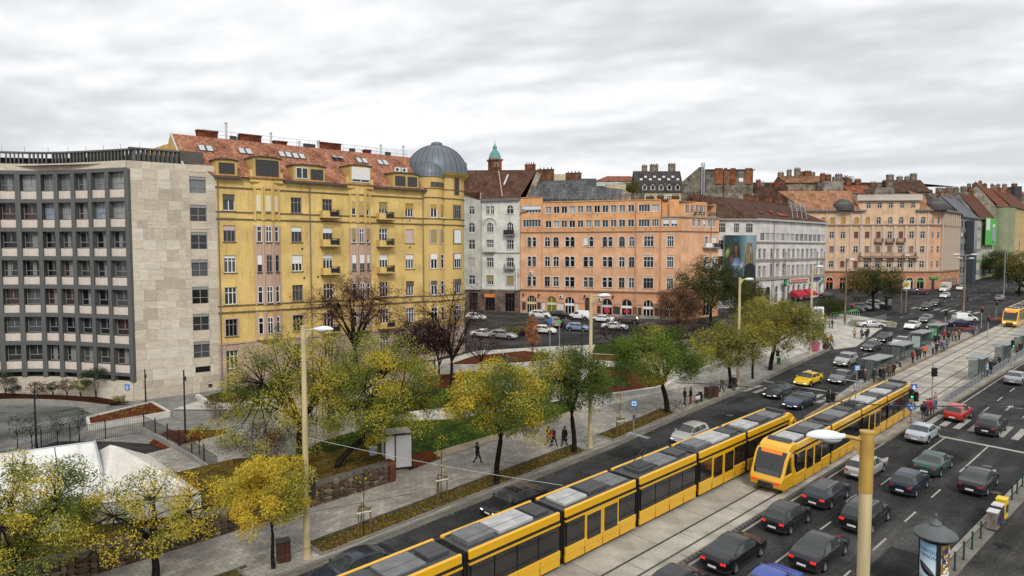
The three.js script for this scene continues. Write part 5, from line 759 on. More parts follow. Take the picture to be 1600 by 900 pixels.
{
const AS = 45.2 * D2R, S = survey(SIDE0, AS), u = px => S.u(px, 380), h = (py, px) => S.y(py, px);
const gm = M([0.26, 0.27, 0.27], 0.7, T.plaster), g1 = plainHouse('grey modern house with glass stair tower beyond the peach house', SIDE0, AS, u(1500.5), u(1526), h(338, 1502), { m: gm, n: 6, fl: 5, w: 2, fm: MT.dark, rm: M([0.07, 0.08, 0.095], 0.5, T.metal), rh: 7 });
{ const a = u(1508), c = u(1513); part('stair_tower', boxUV(B0(a, c, 0, h(345, 1510), 0.05, 2.4)), M([0.05, 0.06, 0.07], 0.25), g1); for (let k = 0; k < 5; k++) part('balcony', B0(c + 1, u(1524), 3.5 + k * 3.6, 4.6 + k * 3.6, 0.05, 1.6), k % 2 ? M([0.12, 0.24, 0.12], 0.4) : gm, g1); }
const g2 = plainHouse('pale cream house with a green hanging banner on its front', SIDE0, AS, u(1526.5), u(1552), h(341, 1530), { m: M([0.55, 0.56, 0.43], 0.85, T.plaster), n: 5, fl: 5, rm: M([0.22, 0.10, 0.075], 0.9, T.tile), rh: 9, sm: M([0.6, 0.6, 0.55], 0.9, T.rustic) });
const bn = thing('banner', 'green and white advertising banner hung above the far street', 'banner', g2.position, g2.rotation.y); { const a = u(1532), c = u(1550), y0 = h(383, 1541), y1 = h(341, 1541); part('cloth', B0(a, c, y0, y1, 1.3, 1.36), M([0.06, 0.38, 0.045], 0.6), bn); part('white_panel', B0(a + (c - a) * 0.05, a + (c - a) * 0.36, y0 + (y1 - y0) * 0.55, y1 - 0.3, 1.365, 1.38), M([0.6, 0.64, 0.62], 0.6), bn); part('product_picture', CY(1.2, 0.9, 5, 12, a + (c - a) * 0.62, y0 + 1.5, 1.0).scale(1, 1, 1), M([0.25, 0.25, 0.3], 0.5), bn); part('lettering', merge([0, 1, 2].map(k => B(3.6, 1, 0.05, a + (c - a) * 0.7, y1 - 2.5 - k * 2.2, 1.39))), M([0.62, 0.7, 0.6], 0.6), bn); }
const g3 = plainHouse('sage green house with rounded bays and red roof far down the street', SIDE0, AS, u(1553), u(1573), h(322, 1560), { m: M([0.36, 0.38, 0.24], 0.85, T.plaster), n: 7, fl: 6, rm: M([0.30, 0.115, 0.07], 0.9, T.tile), rh: 8, sm: M([0.62, 0.62, 0.56], 0.9, T.rustic), fm: M([0.12, 0.1, 0.08], 0.6), ch: 4 });
for (const p of [1558, 1568]) part('bow_bay', new THREE.CylinderGeometry(3.2, 3.2, h(325, p) - 5, 20).translate(0, (h(325, p) + 5) / 2, 0), M([0.34, 0.37, 0.23], 0.85, T.plaster), g3, u(p), 0, 0.2);
plainHouse('pale yellow house at the right end of the far street', SIDE0, AS, u(1573.5), u(1606), h(322, 1580), { m: M([0.62, 0.47, 0.22], 0.85, T.plaster), n: 10, fl: 6, rm: M([0.24, 0.10, 0.07], 0.9, T.tile), rh: 7, ch: 5 });
}
// ================= houses on the hill behind =================
function backHouse(label, D, x0, x1, yt, yb, o = {}) {
const A = pt(x0, yb, D), C = pt(x1, yt, D), b = thing(o.name || 'background_house', label, o.cat || 'house', [A.x, A.y, A.z], o.turn || 0), W = C.x - A.x, H = C.y - A.y, d = o.d || 12;
part('wall', boxUV(B0(0, W, -14, H, -d, 0)), o.m, b);
(o.wins || []).forEach(([fx, fy, w, h]) => { const f = part('window', frameGeo(w, h, o.arch || 0, 2, 0.66, 0.1), MT.frameW, b, fx * W, fy * H, 0.06); part('pane', paneGeo(w, h, o.arch || 0), MT.glassDk, f, 0, 0, -0.04); });
if (o.rh) { const ov = 0.5, h2 = o.hip || 0; const rf = part('roof', polys([[V(-ov, H, ov), V(W + ov, H, ov), V(W + ov - h2, H + o.rh, -d / 2), V(-ov + h2, H + o.rh, -d / 2)], [V(-ov + h2, H + o.rh, -d / 2), V(W + ov - h2, H + o.rh, -d / 2), V(W + ov, H, -d - ov), V(-ov, H, -d - ov)], [V(-ov, H, ov), V(-ov + h2, H + o.rh, -d / 2), V(-ov, H, -d - ov)], [V(W + ov, H, ov), V(W + ov, H, -d - ov), V(W + ov - h2, H + o.rh, -d / 2)]]), o.rm, b); for (let i = 0; i < (o.ch || 0); i++) chimney(rf, W * (i + 0.5) / o.ch + rr(-1, 1), H + o.rh - 1, -d / 2 + rr(-1, 1), rr(1.4, 2.6), rr(2, 3.4), 1, pick([MT.chimney, MT.chimneyGrey]), 3); }
else for (let i = 0; i < (o.ch || 0); i++) chimney(b, W * (i + 0.5) / o.ch, H - 0.3, -d * rr(0.1, 0.6), rr(1.2, 2.8), rr(1.4, 3), 1, pick([MT.chimney, MT.chimneyGrey]), 3);
return b;
}
{
const redT = M([0.42, 0.165, 0.105], 0.9, T.tile), brown = M([0.15, 0.09, 0.07], 0.9, T.tile), slate = M([0.12, 0.11, 0.115], 0.85, T.tile), greyW = M([0.31, 0.295, 0.26], 0.92, T.rustic), creamW = M([0.6, 0.55, 0.36], 0.85, T.plaster), whiteW = M([0.62, 0.62, 0.6], 0.85, T.plaster), terra = M([0.36, 0.20, 0.12], 0.92, T.rustic);
struct('hill', polys([[pt(700, 330, 230), pt(1420, 330, 260), pt(1420, 285, 420), pt(640, 285, 420)], [pt(640, 285, 420), pt(1420, 285, 420), pt(1500, 292, 900), pt(560, 292, 900)]].map(f => f)), M([0.07, 0.085, 0.04], 0.95, T.grass));
{ const D = 250, p = pt(776, 300, D), s = D / FOCAL, t = thing('church_tower', 'brick church tower with green copper onion dome behind the roofs', 'church tower', [p.x, p.y, p.z]); const w = 17 * s, h = (300 - 249) * s;
part('shaft', boxUV(merge([B0(-w / 2, w / 2, -20, h, -w, 0), B0(-w / 2 - 0.4, w / 2 + 0.4, h - 0.6, h, -w - 0.4, 0.4)])), M([0.36, 0.17, 0.115], 0.9, T.rustic), t, 0, 0, 0, 0.35);
const f = part('belfry_opening', merge([ring(1.2, 2.8, 1, 0.15, 0.2).translate(-0.2, h - 4.2, 0.2), ring(1.2, 2.8, 1, 0.15, 0.2).rotateY(Math.PI / 2).translate(w / 2 + 0.2, h - 4.2, -w / 2)]), M([0.5, 0.4, 0.33], 0.8), t, 0, 0, 0, 0.35); part('louvre', paneGeo(1.1, 2.7, 1), MT.dark, f, -0.2, h - 4.2, 0.05);
const pr = [[2.25, 0], [2.3, 0.3], [2.1, 1.2], [1.7, 2.3], [1.1, 3.1], [0.75, 3.5], [0.72, 4.2], [0.85, 4.4], [0.6, 4.9], [0.25, 5.4], [0.1, 6.0], [0.06, 7.2], [0.001, 7.25]].map(q => new THREE.Vector2(q[0] * w / 4, q[1])); part('dome', new THREE.LatheGeometry(pr, 20), M([0.16, 0.40, 0.335], 0.7, T.metal), t, -w * 0.17, h, -w / 2); }
backHouse('cream rooftop block with dark glass box beside brick chimneys', 185, 860, 900, 272, 312, { m: creamW, d: 8, wins: [[0.2, 0.3, 1.2, 2], [0.85, 0.4, 1.2, 2.4]] });
backHouse('black panelled rooftop box behind the orange house', 180, 896, 932, 279, 300, { m: M([0.05, 0.055, 0.06], 0.5), d: 7 });
backHouse('low cream fire wall sloping behind the slate roof', 176, 884, 955, 297, 316, { m: creamW, d: 5 });
backHouse('pale cream gable wall with a steel flue', 172, 948, 978, 288, 316, { m: M([0.58, 0.50, 0.32], 0.85, T.plaster), d: 6 });
backHouse('long white hilltop house with red hipped roof', 380, 930, 1010, 283, 305, { m: whiteW, d: 16, rh: 3.6, hip: 8, rm: redT, wins: Array.from({ length: 7 }, (_, i) => [0.1 + i * 0.13, 0.3, 1.4, 2.4]) });
{ const b = backHouse('mansard roofed house with a row of dormers behind the orange house', 200, 996, 1066, 300, 322, { m: creamW, d: 10, rh: 6.6, rm: slate, ch: 3, wins: [0.12, 0.3, 0.5, 0.7, 0.88].map(q => [q, 0.35, 1.2, 1.6]) }); for (const i of [0, 1, 2, 3, 4]) { const x = 2 + i * 2.4; part('dormer', extr(shp([[-0.7, 0], [0.7, 0], [0.7, 1.3], [0, 2.1], [-0.7, 1.3]]), 2), whiteW, b, x, 4.6, 0.2); part('dormer_window', paneGeo(0.8, 1.2, 0.6), MT.glassDk, b, x, 4.8, 0.22); part('dormer_roof', merge([bar(V(-0.9, 1.2, 0.2), V(0, 2.3, 0.2), 0.13, 4), bar(V(0.9, 1.2, 0.2), V(0, 2.3, 0.2), 0.13, 4)]), slate, b, x, 4.6, 0.2); } for (let i = 0; i < 9; i++) { const m = part('roof_light', B(0.8, 0.7, 0.08), M([0.5, 0.52, 0.54], 0.2), b, 1.5 + i * 1.35, 8.0 + (i % 2) * 0.8, -2.6 - (i % 2) * 0.6); m.rotation.x = -0.6; } }
{ const D = 190, f = [[1066, 320], [1066, 284], [1093, 261], [1099, 261], [1099, 320]].map(q => pt(...q, D)), o = f[0], b = thing('background_house', 'grey gable fire wall with flues beside the mansard roof', 'house', [o.x, o.y, o.z]); part('wall', extr(shp(f.map(p => [p.x - o.x, p.y - o.y])), 0.6), greyW, b); for (const x of [5.2, 5.8]) part('flue', CY(0.2, 0.2, 9, 8, x, 2.5, 0.4), MT.greyMetal, b); part('scaffold', merge(Array.from({ length: 6 }, (_, i) => [bar(V(0.3 + i * 0.9, 0, 0.6), V(0.3 + i * 0.9, 4, 0.6), 0.06, 4), bar(V(0.3 + i * 0.9, 0, 0.6), V(1 + i * 0.9, 3.5, 0.6), 0.05, 4)]).flat()), MT.dark, b); }
{ const b = backHouse('blank grey fire wall with brick chimney breasts on the skyline', 195, 1102, 1177, 266, 312, { m: greyW, d: 10 }), s = 195 / FOCAL; for (const [x, w] of [[1116, 12], [1130, 5], [1140, 8], [1163, 11]]) part('chimney_breast', boxUV(B0((x - 1102) * s, (x - 1102 + w) * s, 4.4, 8.9, 0, 0.25)), M([0.42, 0.17, 0.085], 0.92, T.rustic), b); part('wall_coping', B0(-0.1, 13.9, 8.35, 8.55, -0.6, 0.3), MT.dark, b); part('roof_vent', B(1.2, 1.0, 0.1, 10, 5.6, 0.05), MT.frameW, b); part('lower_render', boxUV(B0(0, 13.7, -1, 1.8, 0, 0.06)), M([0.44, 0.41, 0.36], 0.9, T.rustic), b); part('pipe', bar(V(5.1, 0, 0.2), V(5.1, 8, 0.2), 0.12, 5), MT.dark, b); }
backHouse('brown brick backs of houses with tall chimneys right of the grey wall', 215, 1178, 1232, 292, 322, { m: M([0.17, 0.105, 0.08], 0.92, T.rustic), d: 10, ch: 6 });
backHouse('terracotta gable between chimney stacks on the skyline', 230, 1228, 1290, 286, 312, { m: M([0.42, 0.36, 0.30], 0.92, T.rustic), d: 12, rh: 3, rm: terra, ch: 6 });
backHouse('pale rendered stack wall left of a rusty tree', 225, 1286, 1318, 283, 312, { m: M([0.44, 0.42, 0.39], 0.92, T.rustic), d: 9, ch: 5 });
backHouse('red tiled house with a roof light behind the peach house', 240, 1330, 1366, 303, 316, { m: whiteW, d: 12, rh: 3.6, rm: redT, ch: 2 });
backHouse('grey concrete rooftop block behind the peach penthouse', 235, 1366, 1398, 293, 316, { m: M([0.36, 0.34, 0.32], 0.9, T.rustic), d: 9, ch: 3 });
backHouse('brown tiled gabled roof above the peach penthouse', 250, 1396, 1452, 300, 318, { m: greyW, d: 13, rh: 5, rm: brown, ch: 4 });
backHouse('weathered stack walls with chimneys above the domed corner', 260, 1450, 1500, 302, 330, { m: M([0.36, 0.31, 0.27], 0.92, T.rustic), d: 10, ch: 6 });
backHouse('pale green fire wall with tall stacks on the skyline', 280, 1496, 1528, 300, 335, { m: M([0.5, 0.52, 0.46], 0.92, T.rustic), d: 10, ch: 5 });
backHouse('red roofed house under a dark water tank on the skyline', 330, 1524, 1604, 305, 335, { m: M([0.45, 0.4, 0.33], 0.92, T.rustic), d: 14, rh: 4, rm: redT, ch: 7 });
backHouse('dark rooftop lift house at the right edge of the skyline', 320, 1585, 1597, 291, 310, { m: MT.dark, d: 5 });
}
// ================= trees and planting =================
const leafSolid = new THREE.MeshPhysicalMaterial({ vertexColors: true, roughness: 0.8, specularIntensity: 0.2, side: THREE.DoubleSide }), leafMat = leafSolid;
const PAL = {
gold: [[0.56, 0.40, 0.04], [0.46, 0.35, 0.04], [0.34, 0.29, 0.04], [0.19, 0.205, 0.035], [0.10, 0.135, 0.026], [0.065, 0.09, 0.02]],
green: [[0.36, 0.29, 0.04], [0.22, 0.21, 0.035], [0.15, 0.19, 0.03], [0.10, 0.15, 0.025], [0.075, 0.115, 0.02], [0.055, 0.08, 0.016]],
olive: [[0.10, 0.12, 0.03], [0.15, 0.155, 0.035], [0.24, 0.22, 0.05], [0.075, 0.09, 0.025], [0.30, 0.25, 0.05]],
deep: [[0.035, 0.05, 0.018], [0.05, 0.065, 0.022], [0.03, 0.04, 0.015], [0.08, 0.085, 0.025], [0.14, 0.12, 0.03]],
brown: [[0.13, 0.065, 0.035], [0.10, 0.05, 0.03], [0.17, 0.09, 0.045], [0.075, 0.04, 0.028]],
plum: [[0.035, 0.016, 0.017], [0.045, 0.02, 0.02], [0.025, 0.012, 0.014], [0.06, 0.03, 0.025]],
rust: [[0.30, 0.10, 0.03], [0.24, 0.08, 0.03], [0.36, 0.14, 0.045]], redBall: [[0.16, 0.035, 0.02], [0.10, 0.03, 0.018], [0.06, 0.05, 0.02]], topiary: [[0.03, 0.05, 0.022], [0.045, 0.065, 0.03], [0.025, 0.04, 0.02]],
};
function leafCloud(list, size, pal, mixBias = 0) {
let N = 0; for (const c of list) { c.n = Math.max(1, Math.round(c.n)); N += c.n; }
const pos = new Float32Array(N * 18), col = new Float32Array(N * 18); let o = 0;
const a = V(), b = V(), n = V(), q = V();
for (const c of list) {
const base = c.tone !== undefined ? c.tone : rnd();
for (let i = 0; i < c.n; i++) {
do { q.set(rr(-1, 1), rr(-1, 1), rr(-1, 1)); } while (q.lengthSq() > 1);
q.multiplyScalar(c.r); q.y *= c.flat || 0.8; q.add(c.p);
a.set(rr(-1, 1), rr(-1, 0.7), rr(-1, 1)).normalize(); n.set(rr(-1, 1), rr(0, 1.6), rr(-1, 1)).normalize(); b.crossVectors(a, n).normalize();
const L = size * rr(0.7, 1.35), w = L * rr(0.38, 0.55), f = L * 0.12;
const P = [[0, 0, 0], [0.5, 1, f], [1, 0, 0], [0, 0, 0], [1, 0, 0], [0.5, -1, f]];
const k = clamp(Math.floor((base * 0.78 + rnd() * 0.3 + mixBias) * pal.length), 0, pal.length - 1), cc = pal[k], j = rr(0.78, 1.22);
for (const [s, t, u] of P) { pos[o] = q.x + a.x * s * L + b.x * t * w * 0.5 + n.x * u; pos[o + 1] = q.y + a.y * s * L + b.y * t * w * 0.5 + n.y * u; pos[o + 2] = q.z + a.z * s * L + b.z * t * w * 0.5 + n.z * u; col[o] = cc[0] * j; col[o + 1] = cc[1] * j; col[o + 2] = cc[2] * j; o += 3; }
}
}
const g = new THREE.BufferGeometry(); g.setAttribute('position', new THREE.BufferAttribute(pos, 3)); g.setAttribute('color', new THREE.BufferAttribute(col, 3)); g.computeVertexNormals(); return g;
}
function limb(pts, r0, r1, n = 6) {
const c = new THREE.CatmullRomCurve3(pts), m = Math.max(3, pts.length * 2), pos = [], idx = [], uv = []; const fr = c.computeFrenetFrames(m, false);
for (let i = 0; i <= m; i++) { const t = i / m, p = c.getPoint(t), r = r0 + (r1 - r0) * Math.pow(t, 0.8); for (let k = 0; k <= n; k++) { const a = k / n * Math.PI * 2; const x = Math.cos(a) * r, y = Math.sin(a) * r; pos.push(p.x + fr.normals[i].x * x + fr.binormals[i].x * y, p.y + fr.normals[i].y * x + fr.binormals[i].y * y, p.z + fr.normals[i].z * x + fr.binormals[i].z * y); uv.push(k / n * r * 6, t * 4); } }
for (let i = 0; i < m; i++) for (let k = 0; k < n; k++) { const A = i * (n + 1) + k, Bq = A + n + 1; idx.push(A, Bq, A + 1, A + 1, Bq, Bq + 1); }
const g = new THREE.BufferGeometry(); g.setAttribute('position', new THREE.Float32BufferAttribute(pos, 3)); g.setAttribute('uv', new THREE.Float32BufferAttribute(uv, 2)); g.setIndex(idx); g.computeVertexNormals(); return g;
}
const jig = (p, d) => V(p.x + rr(-d, d), p.y + rr(-d, d), p.z + rr(-d, d));
function tree(name, label, base, o, group) {
if (!o.bare && o.rx > 1.5) o = { ...o, n: Math.round(o.n * 1.2), leaves: o.leaves * (o.thin || 2.3) * (o.size < 0.25 ? 2.4 : 1.5), size: o.size * (o.size < 0.25 ? 0.74 : 0.9), clump: o.clump * 1.2 }; else if (o.bare) o = { ...o, leaves: o.leaves * 1.6 };
const t = thing(name, label, 'tree', base, 0, group), lean = o.lean || [0, 0], fork = V(lean[0] * 0.6, o.fork, lean[1] * 0.6), C = V(lean[0], o.c, lean[1]);
const wood = [limb([V(0, -0.15, 0), V(lean[0] * 0.12 + rr(-0.05, 0.05), o.fork * 0.4, lean[1] * 0.15), V(lean[0] * 0.35, o.fork * 0.75, lean[1] * 0.35), fork], o.r * 1.15, o.r * 0.8, 9)];
wood.push(CY(o.r * 1.55, o.r * 1.05, 0.35, 9, 0, -0.12, 0));
const nl = o.limbs || 5, clumps = [], limbs = [];
for (let i = 0; i < nl; i++) { const a = (i + rr(-0.25, 0.25)) / nl * Math.PI * 2, e = rr(0.1, 0.75); limbs.push({ a, e }); }
const targets = [];
for (let i = 0; i < o.n; i++) {
const y = 1 - 2 * (i + 0.5) / o.n, a = i * 2.39996 + rr(-0.35, 0.35), s = Math.sqrt(1 - y * y), rad = (rnd() < 0.3 ? rr(0.25, 0.7) : rr(0.72, 1.06)) * (1 + 0.16 * Math.sin(a * 2 + o.rx * 7) * s);
if (y < -0.55 && rnd() < 0.6) continue;
targets.push(V(C.x + Math.cos(a) * s * o.rx * rad, C.y + y * o.ry * rad, C.z + Math.sin(a) * s * (o.rz || o.rx) * rad));
}
const main = V(C.x, C.y + o.ry * 0.35, C.z); wood.push(limb([fork, jig(fork.clone().lerp(main, 0.5), o.rx * 0.08), main], o.r * 0.62, o.r * 0.2, 6));
const knots = limbs.map(({ a, e }) => { const k = V(C.x + Math.cos(a) * o.rx * 0.48, C.y - o.ry * 0.25 + e * o.ry * 0.7, C.z + Math.sin(a) * (o.rz || o.rx) * 0.48); const s = fork.clone().lerp(main, rr(0, 0.25)), m = s.clone().lerp(k, 0.5); m.y += o.ry * rr(-0.12, 0.08); wood.push(limb([s, jig(m, o.rx * 0.05), k], o.r * 0.55, o.r * 0.24, 6)); return k; }); knots.push(main);
targets.forEach((q, i) => {
let best = knots[0], bd = 1e9; for (const k of knots) { const d = k.distanceTo(q); if (d < bd) { bd = d; best = k; } }
const m = best.clone().lerp(q, 0.55); m.y += rr(0.02, 0.18) * bd * 0.3; wood.push(limb([best, jig(m, bd * 0.08), q], o.r * 0.2, o.r * 0.045, 4));
const tw = o.twigs || 0; for (let k = 0; k < tw; k++) { const s = best.clone().lerp(q, rr(0.45, 1)), e = s.clone().add(V(rr(-1, 1), rr(-0.3, 1), rr(-1, 1)).normalize().multiplyScalar(o.rx * rr(0.14, 0.34))); wood.push(limb([s, jig(s.clone().lerp(e, 0.5), 0.08), e], o.r * 0.06, o.r * 0.016, 3)); if (o.bare) clumps.push({ p: e, r: o.clump * 0.5, n: Math.round(o.leaves / (o.n * tw)), tone: rnd() }); }
const tone = clamp(fbm((q.x + 50) / 60 + base.x * 0.01, (q.z + q.y * 0.9 + 50) / 60, 22, 22, 2, 5) * 1.9 - 0.45 + rr(-0.16, 0.16), 0, 1);
if (!o.bare) clumps.push({ p: q, r: o.clump * rr(0.75, 1.3), n: Math.round(o.leaves / o.n * rr(0.6, 1.4)), tone: 1 - tone });
});
part('trunk', merge(wood), MT.bark, t); part('crown', leafCloud(clumps, o.size, PAL[o.pal], o.bias || 0), o.solid ? leafSolid : leafMat, t);
t.rotation.y = o.turn || 0; return t;
}
{
const row = 'trees along the left pavement', G = (x, y) => at(x, y, 0.1);
tree('street_tree', 'yellow and green tree cut off by the left edge of the photo', G(22, 950), { fork: 2.0, c: 4.2, rx: 4.4, ry: 3.0, r: 0.17, n: 110, leaves: 8200, clump: 0.62, size: 0.17, pal: 'gold', bias: 0.2, twigs: 1 }, row);
tree('street_tree', 'sparse half bare yellow tree in front of the white tents', G(243, 905), { fork: 1.7, c: 3.7, rx: 4.2, ry: 1.75, r: 0.19, n: 70, leaves: 3600, thin: 1.5, clump: 0.55, size: 0.16, pal: 'gold', bias: 0.02, twigs: 3, limbs: 6 }, row);
tree('street_tree', 'small bright yellow tree beside the wooden litter bin', G(427, 888), { fork: 1.9, c: 4.1, rx: 2.35, ry: 1.9, r: 0.1, n: 52, leaves: 5200, clump: 0.5, size: 0.155, pal: 'gold', bias: -0.12 }, row);
tree('park_tree', 'big thinning yellow-green tree left of the nearest lamp post', G(468, 728), { fork: 2.6, c: 5.8, rx: 6.0, ry: 5.0, r: 0.24, n: 190, leaves: 8600, thin: 1.7, clump: 0.72, size: 0.19, pal: 'gold', bias: 0.16, twigs: 3, limbs: 8 }, 'trees in the park strip');
tree('park_tree', 'yellow-green tree on a leaning dark trunk beside the white cabinet', G(519, 752), { fork: 3.0, c: 6.1, rx: 4.5, ry: 4.2, r: 0.23, n: 135, leaves: 9800, clump: 0.72, size: 0.19, pal: 'gold', bias: 0.12, lean: [3.6, -1.0], limbs: 6 }, 'trees in the park strip');
tree('street_tree', 'golden topped tree on a forked dark trunk behind the tram', G(776, 757), { fork: 3.3, c: 6.1, rx: 4.3, ry: 2.5, r: 0.2, n: 110, leaves: 10500, clump: 0.74, size: 0.19, pal: 'gold', bias: 0.0, lean: [0.5, 0], limbs: 6 }, row);
tree('street_tree', 'narrow green and yellow tree directly left of the second lamp post', G(897, 708), { fork: 3.0, c: 5.9, rx: 2.75, ry: 2.75, r: 0.2, n: 75, leaves: 7200, clump: 0.7, size: 0.19, pal: 'gold', bias: 0.2, lean: [-0.3, 0] }, row);
tree('street_tree', 'broad olive green tree above the parked bicycles', G(1043, 645), { fork: 2.7, c: 5.6, rx: 5.0, ry: 2.9, r: 0.26, n: 120, leaves: 9800, clump: 0.85, size: 0.21, pal: 'green', bias: 0.06, lean: [-0.9, 0], limbs: 6 }, row);
tree('street_tree', 'smaller olive tree behind the traffic light arm', G(1141, 606), { fork: 2.4, c: 4.8, rx: 4.0, ry: 2.5, r: 0.2, n: 75, leaves: 5600, clump: 0.8, size: 0.22, pal: 'olive', bias: 0.0, lean: [-0.3, 0] }, row);
tree('street_tree', 'slim dark trunked tree between two olive trees', G(1176, 592), { fork: 3.6, c: 5.6, rx: 2.2, ry: 1.9, r: 0.13, n: 40, leaves: 2400, clump: 0.75, size: 0.22, pal: 'olive', bias: 0.0 }, row);
tree('street_tree', 'wide olive and yellow tree nearest the corner kiosk', G(1204, 578), { fork: 2.8, c: 5.7, rx: 5.3, ry: 3.2, r: 0.27, n: 120, leaves: 8200, clump: 0.95, size: 0.24, pal: 'olive', bias: 0.1, lean: [0.7, 0], limbs: 6 }, row);
tree('park_tree', 'large brown leaved tree in front of the yellow house', at(556, 603), { fork: 4.2, c: 9.0, rx: 5.8, ry: 4.3, r: 0.27, n: 120, leaves: 7600, clump: 0.9, size: 0.17, pal: 'brown', twigs: 6, bare: 1, limbs: 9 }, 'trees in front of the yellow house');
tree('park_tree', 'tall leafless tree with spreading twigs before the domed corner', at(706, 607), { fork: 3.0, c: 7.8, rx: 5.6, ry: 4.6, r: 0.2, n: 120, leaves: 2400, clump: 0.6, size: 0.16, pal: 'brown', twigs: 7, bare: 1, limbs: 9 }, 'trees in front of the yellow house');
tree('park_tree', 'dark plum leaved tree right of the brown tree', at(648, 592), { fork: 1.6, c: 4.6, rx: 3.6, ry: 2.6, r: 0.14, n: 60, leaves: 3000, clump: 0.7, size: 0.2, pal: 'plum', twigs: 2 }, 'plum trees');
tree('park_tree', 'dark plum leaved tree under the domed corner', at(686, 596), { fork: 1.6, c: 5.0, rx: 2.9, ry: 3.0, r: 0.13, n: 55, leaves: 2800, clump: 0.7, size: 0.2, pal: 'plum', twigs: 2 }, 'plum trees');
tree('park_tree', 'low bare spreading tree by the parked cars', at(752, 580), { fork: 1.2, c: 3.4, rx: 4.6, ry: 2.2, r: 0.13, n: 70, leaves: 900, clump: 0.5, size: 0.15, pal: 'brown', twigs: 4, bare: 1, limbs: 8 });
tree('park_tree', 'small bare bushy tree on the lawn behind the second lamp post', at(957, 553), { fork: 1.1, c: 3.0, rx: 3.6, ry: 1.8, r: 0.12, n: 55, leaves: 1300, clump: 0.5, size: 0.16, pal: 'plum', twigs: 3, bare: 1 });
tree('park_tree', 'tall dark green tree in front of the giant poster', at(1110, 521), { fork: 3.6, c: 7.4, rx: 6.2, ry: 5.4, r: 0.28, n: 150, leaves: 11000, clump: 1.0, size: 0.26, pal: 'deep', bias: -0.05, limbs: 6 });
tree('park_tree', 'rusty brown tree in front of the orange house corner', at(1060, 530), { fork: 2.4, c: 5.2, rx: 4.2, ry: 3.5, r: 0.2, n: 90, leaves: 4200, clump: 0.85, size: 0.22, pal: 'brown', twigs: 2 });
tree('park_tree', 'dark green tree just below the poster', at(1168, 515), { fork: 3.0, c: 5.6, rx: 3.4, ry: 3.4, r: 0.2, n: 70, leaves: 4000, clump: 0.95, size: 0.26, pal: 'deep', bias: 0.1 });
tree('park_tree', 'round dark green tree in front of the peach house', at(1364, 487), { fork: 3.2, c: 6.0, rx: 5.4, ry: 3.6, r: 0.28, n: 120, leaves: 6200, clump: 1.05, size: 0.3, pal: 'deep', bias: 0.04, limbs: 6, solid: 1 });
tree('park_tree', 'low green bushy tree beside the street sign board', at(1300, 497), { fork: 0.9, c: 2.2, rx: 3.2, ry: 1.6, r: 0.12, n: 50, leaves: 2200, clump: 0.8, size: 0.26, pal: 'deep', bias: 0.06, solid: 1 });
tree('park_tree', 'dark tree at the mouth of the far street', at(1521, 427), { fork: 2.5, c: 7.2, rx: 5.6, ry: 5.4, r: 0.3, n: 90, leaves: 3600, clump: 1.4, size: 0.42, pal: 'deep', solid: 1 });
tree('park_tree', 'dark spreading tree cut off by the right edge of the photo', at(1592, 462), { fork: 3, c: 6.4, rx: 6.8, ry: 4.6, r: 0.3, n: 110, leaves: 4600, clump: 1.3, size: 0.36, pal: 'deep', bias: 0.02, solid: 1 }, 'trees on the right of the far street');
tree('park_tree', 'dark tree further down on the right of the far street', at(1560, 436), { fork: 2, c: 5.2, rx: 6, ry: 4.4, r: 0.3, n: 90, leaves: 3600, clump: 1.4, size: 0.42, pal: 'deep', solid: 1 }, 'trees on the right of the far street');
tree('park_tree', 'rust coloured tree on the skyline between chimneys', pt(1322, 312, 250), { fork: 2, c: 5.2, rx: 2.9, ry: 3.0, r: 0.2, n: 40, leaves: 1400, clump: 1.0, size: 0.4, pal: 'brown', solid: 1 });
tree('park_tree', 'green hillside tree behind the cream gable', pt(985, 312, 200), { fork: 1, c: 3.0, rx: 3, ry: 2.4, r: 0.2, n: 40, leaves: 1400, clump: 1.0, size: 0.36, pal: 'deep', bias: 0.2, solid: 1 });
tree('columnar_tree', 'slender rust coloured columnar tree on the plaza', at(832, 578), { fork: 1.4, c: 4.7, rx: 0.85, ry: 3.2, r: 0.07, n: 45, leaves: 2200, clump: 0.42, size: 0.17, pal: 'rust', limbs: 3 });
}
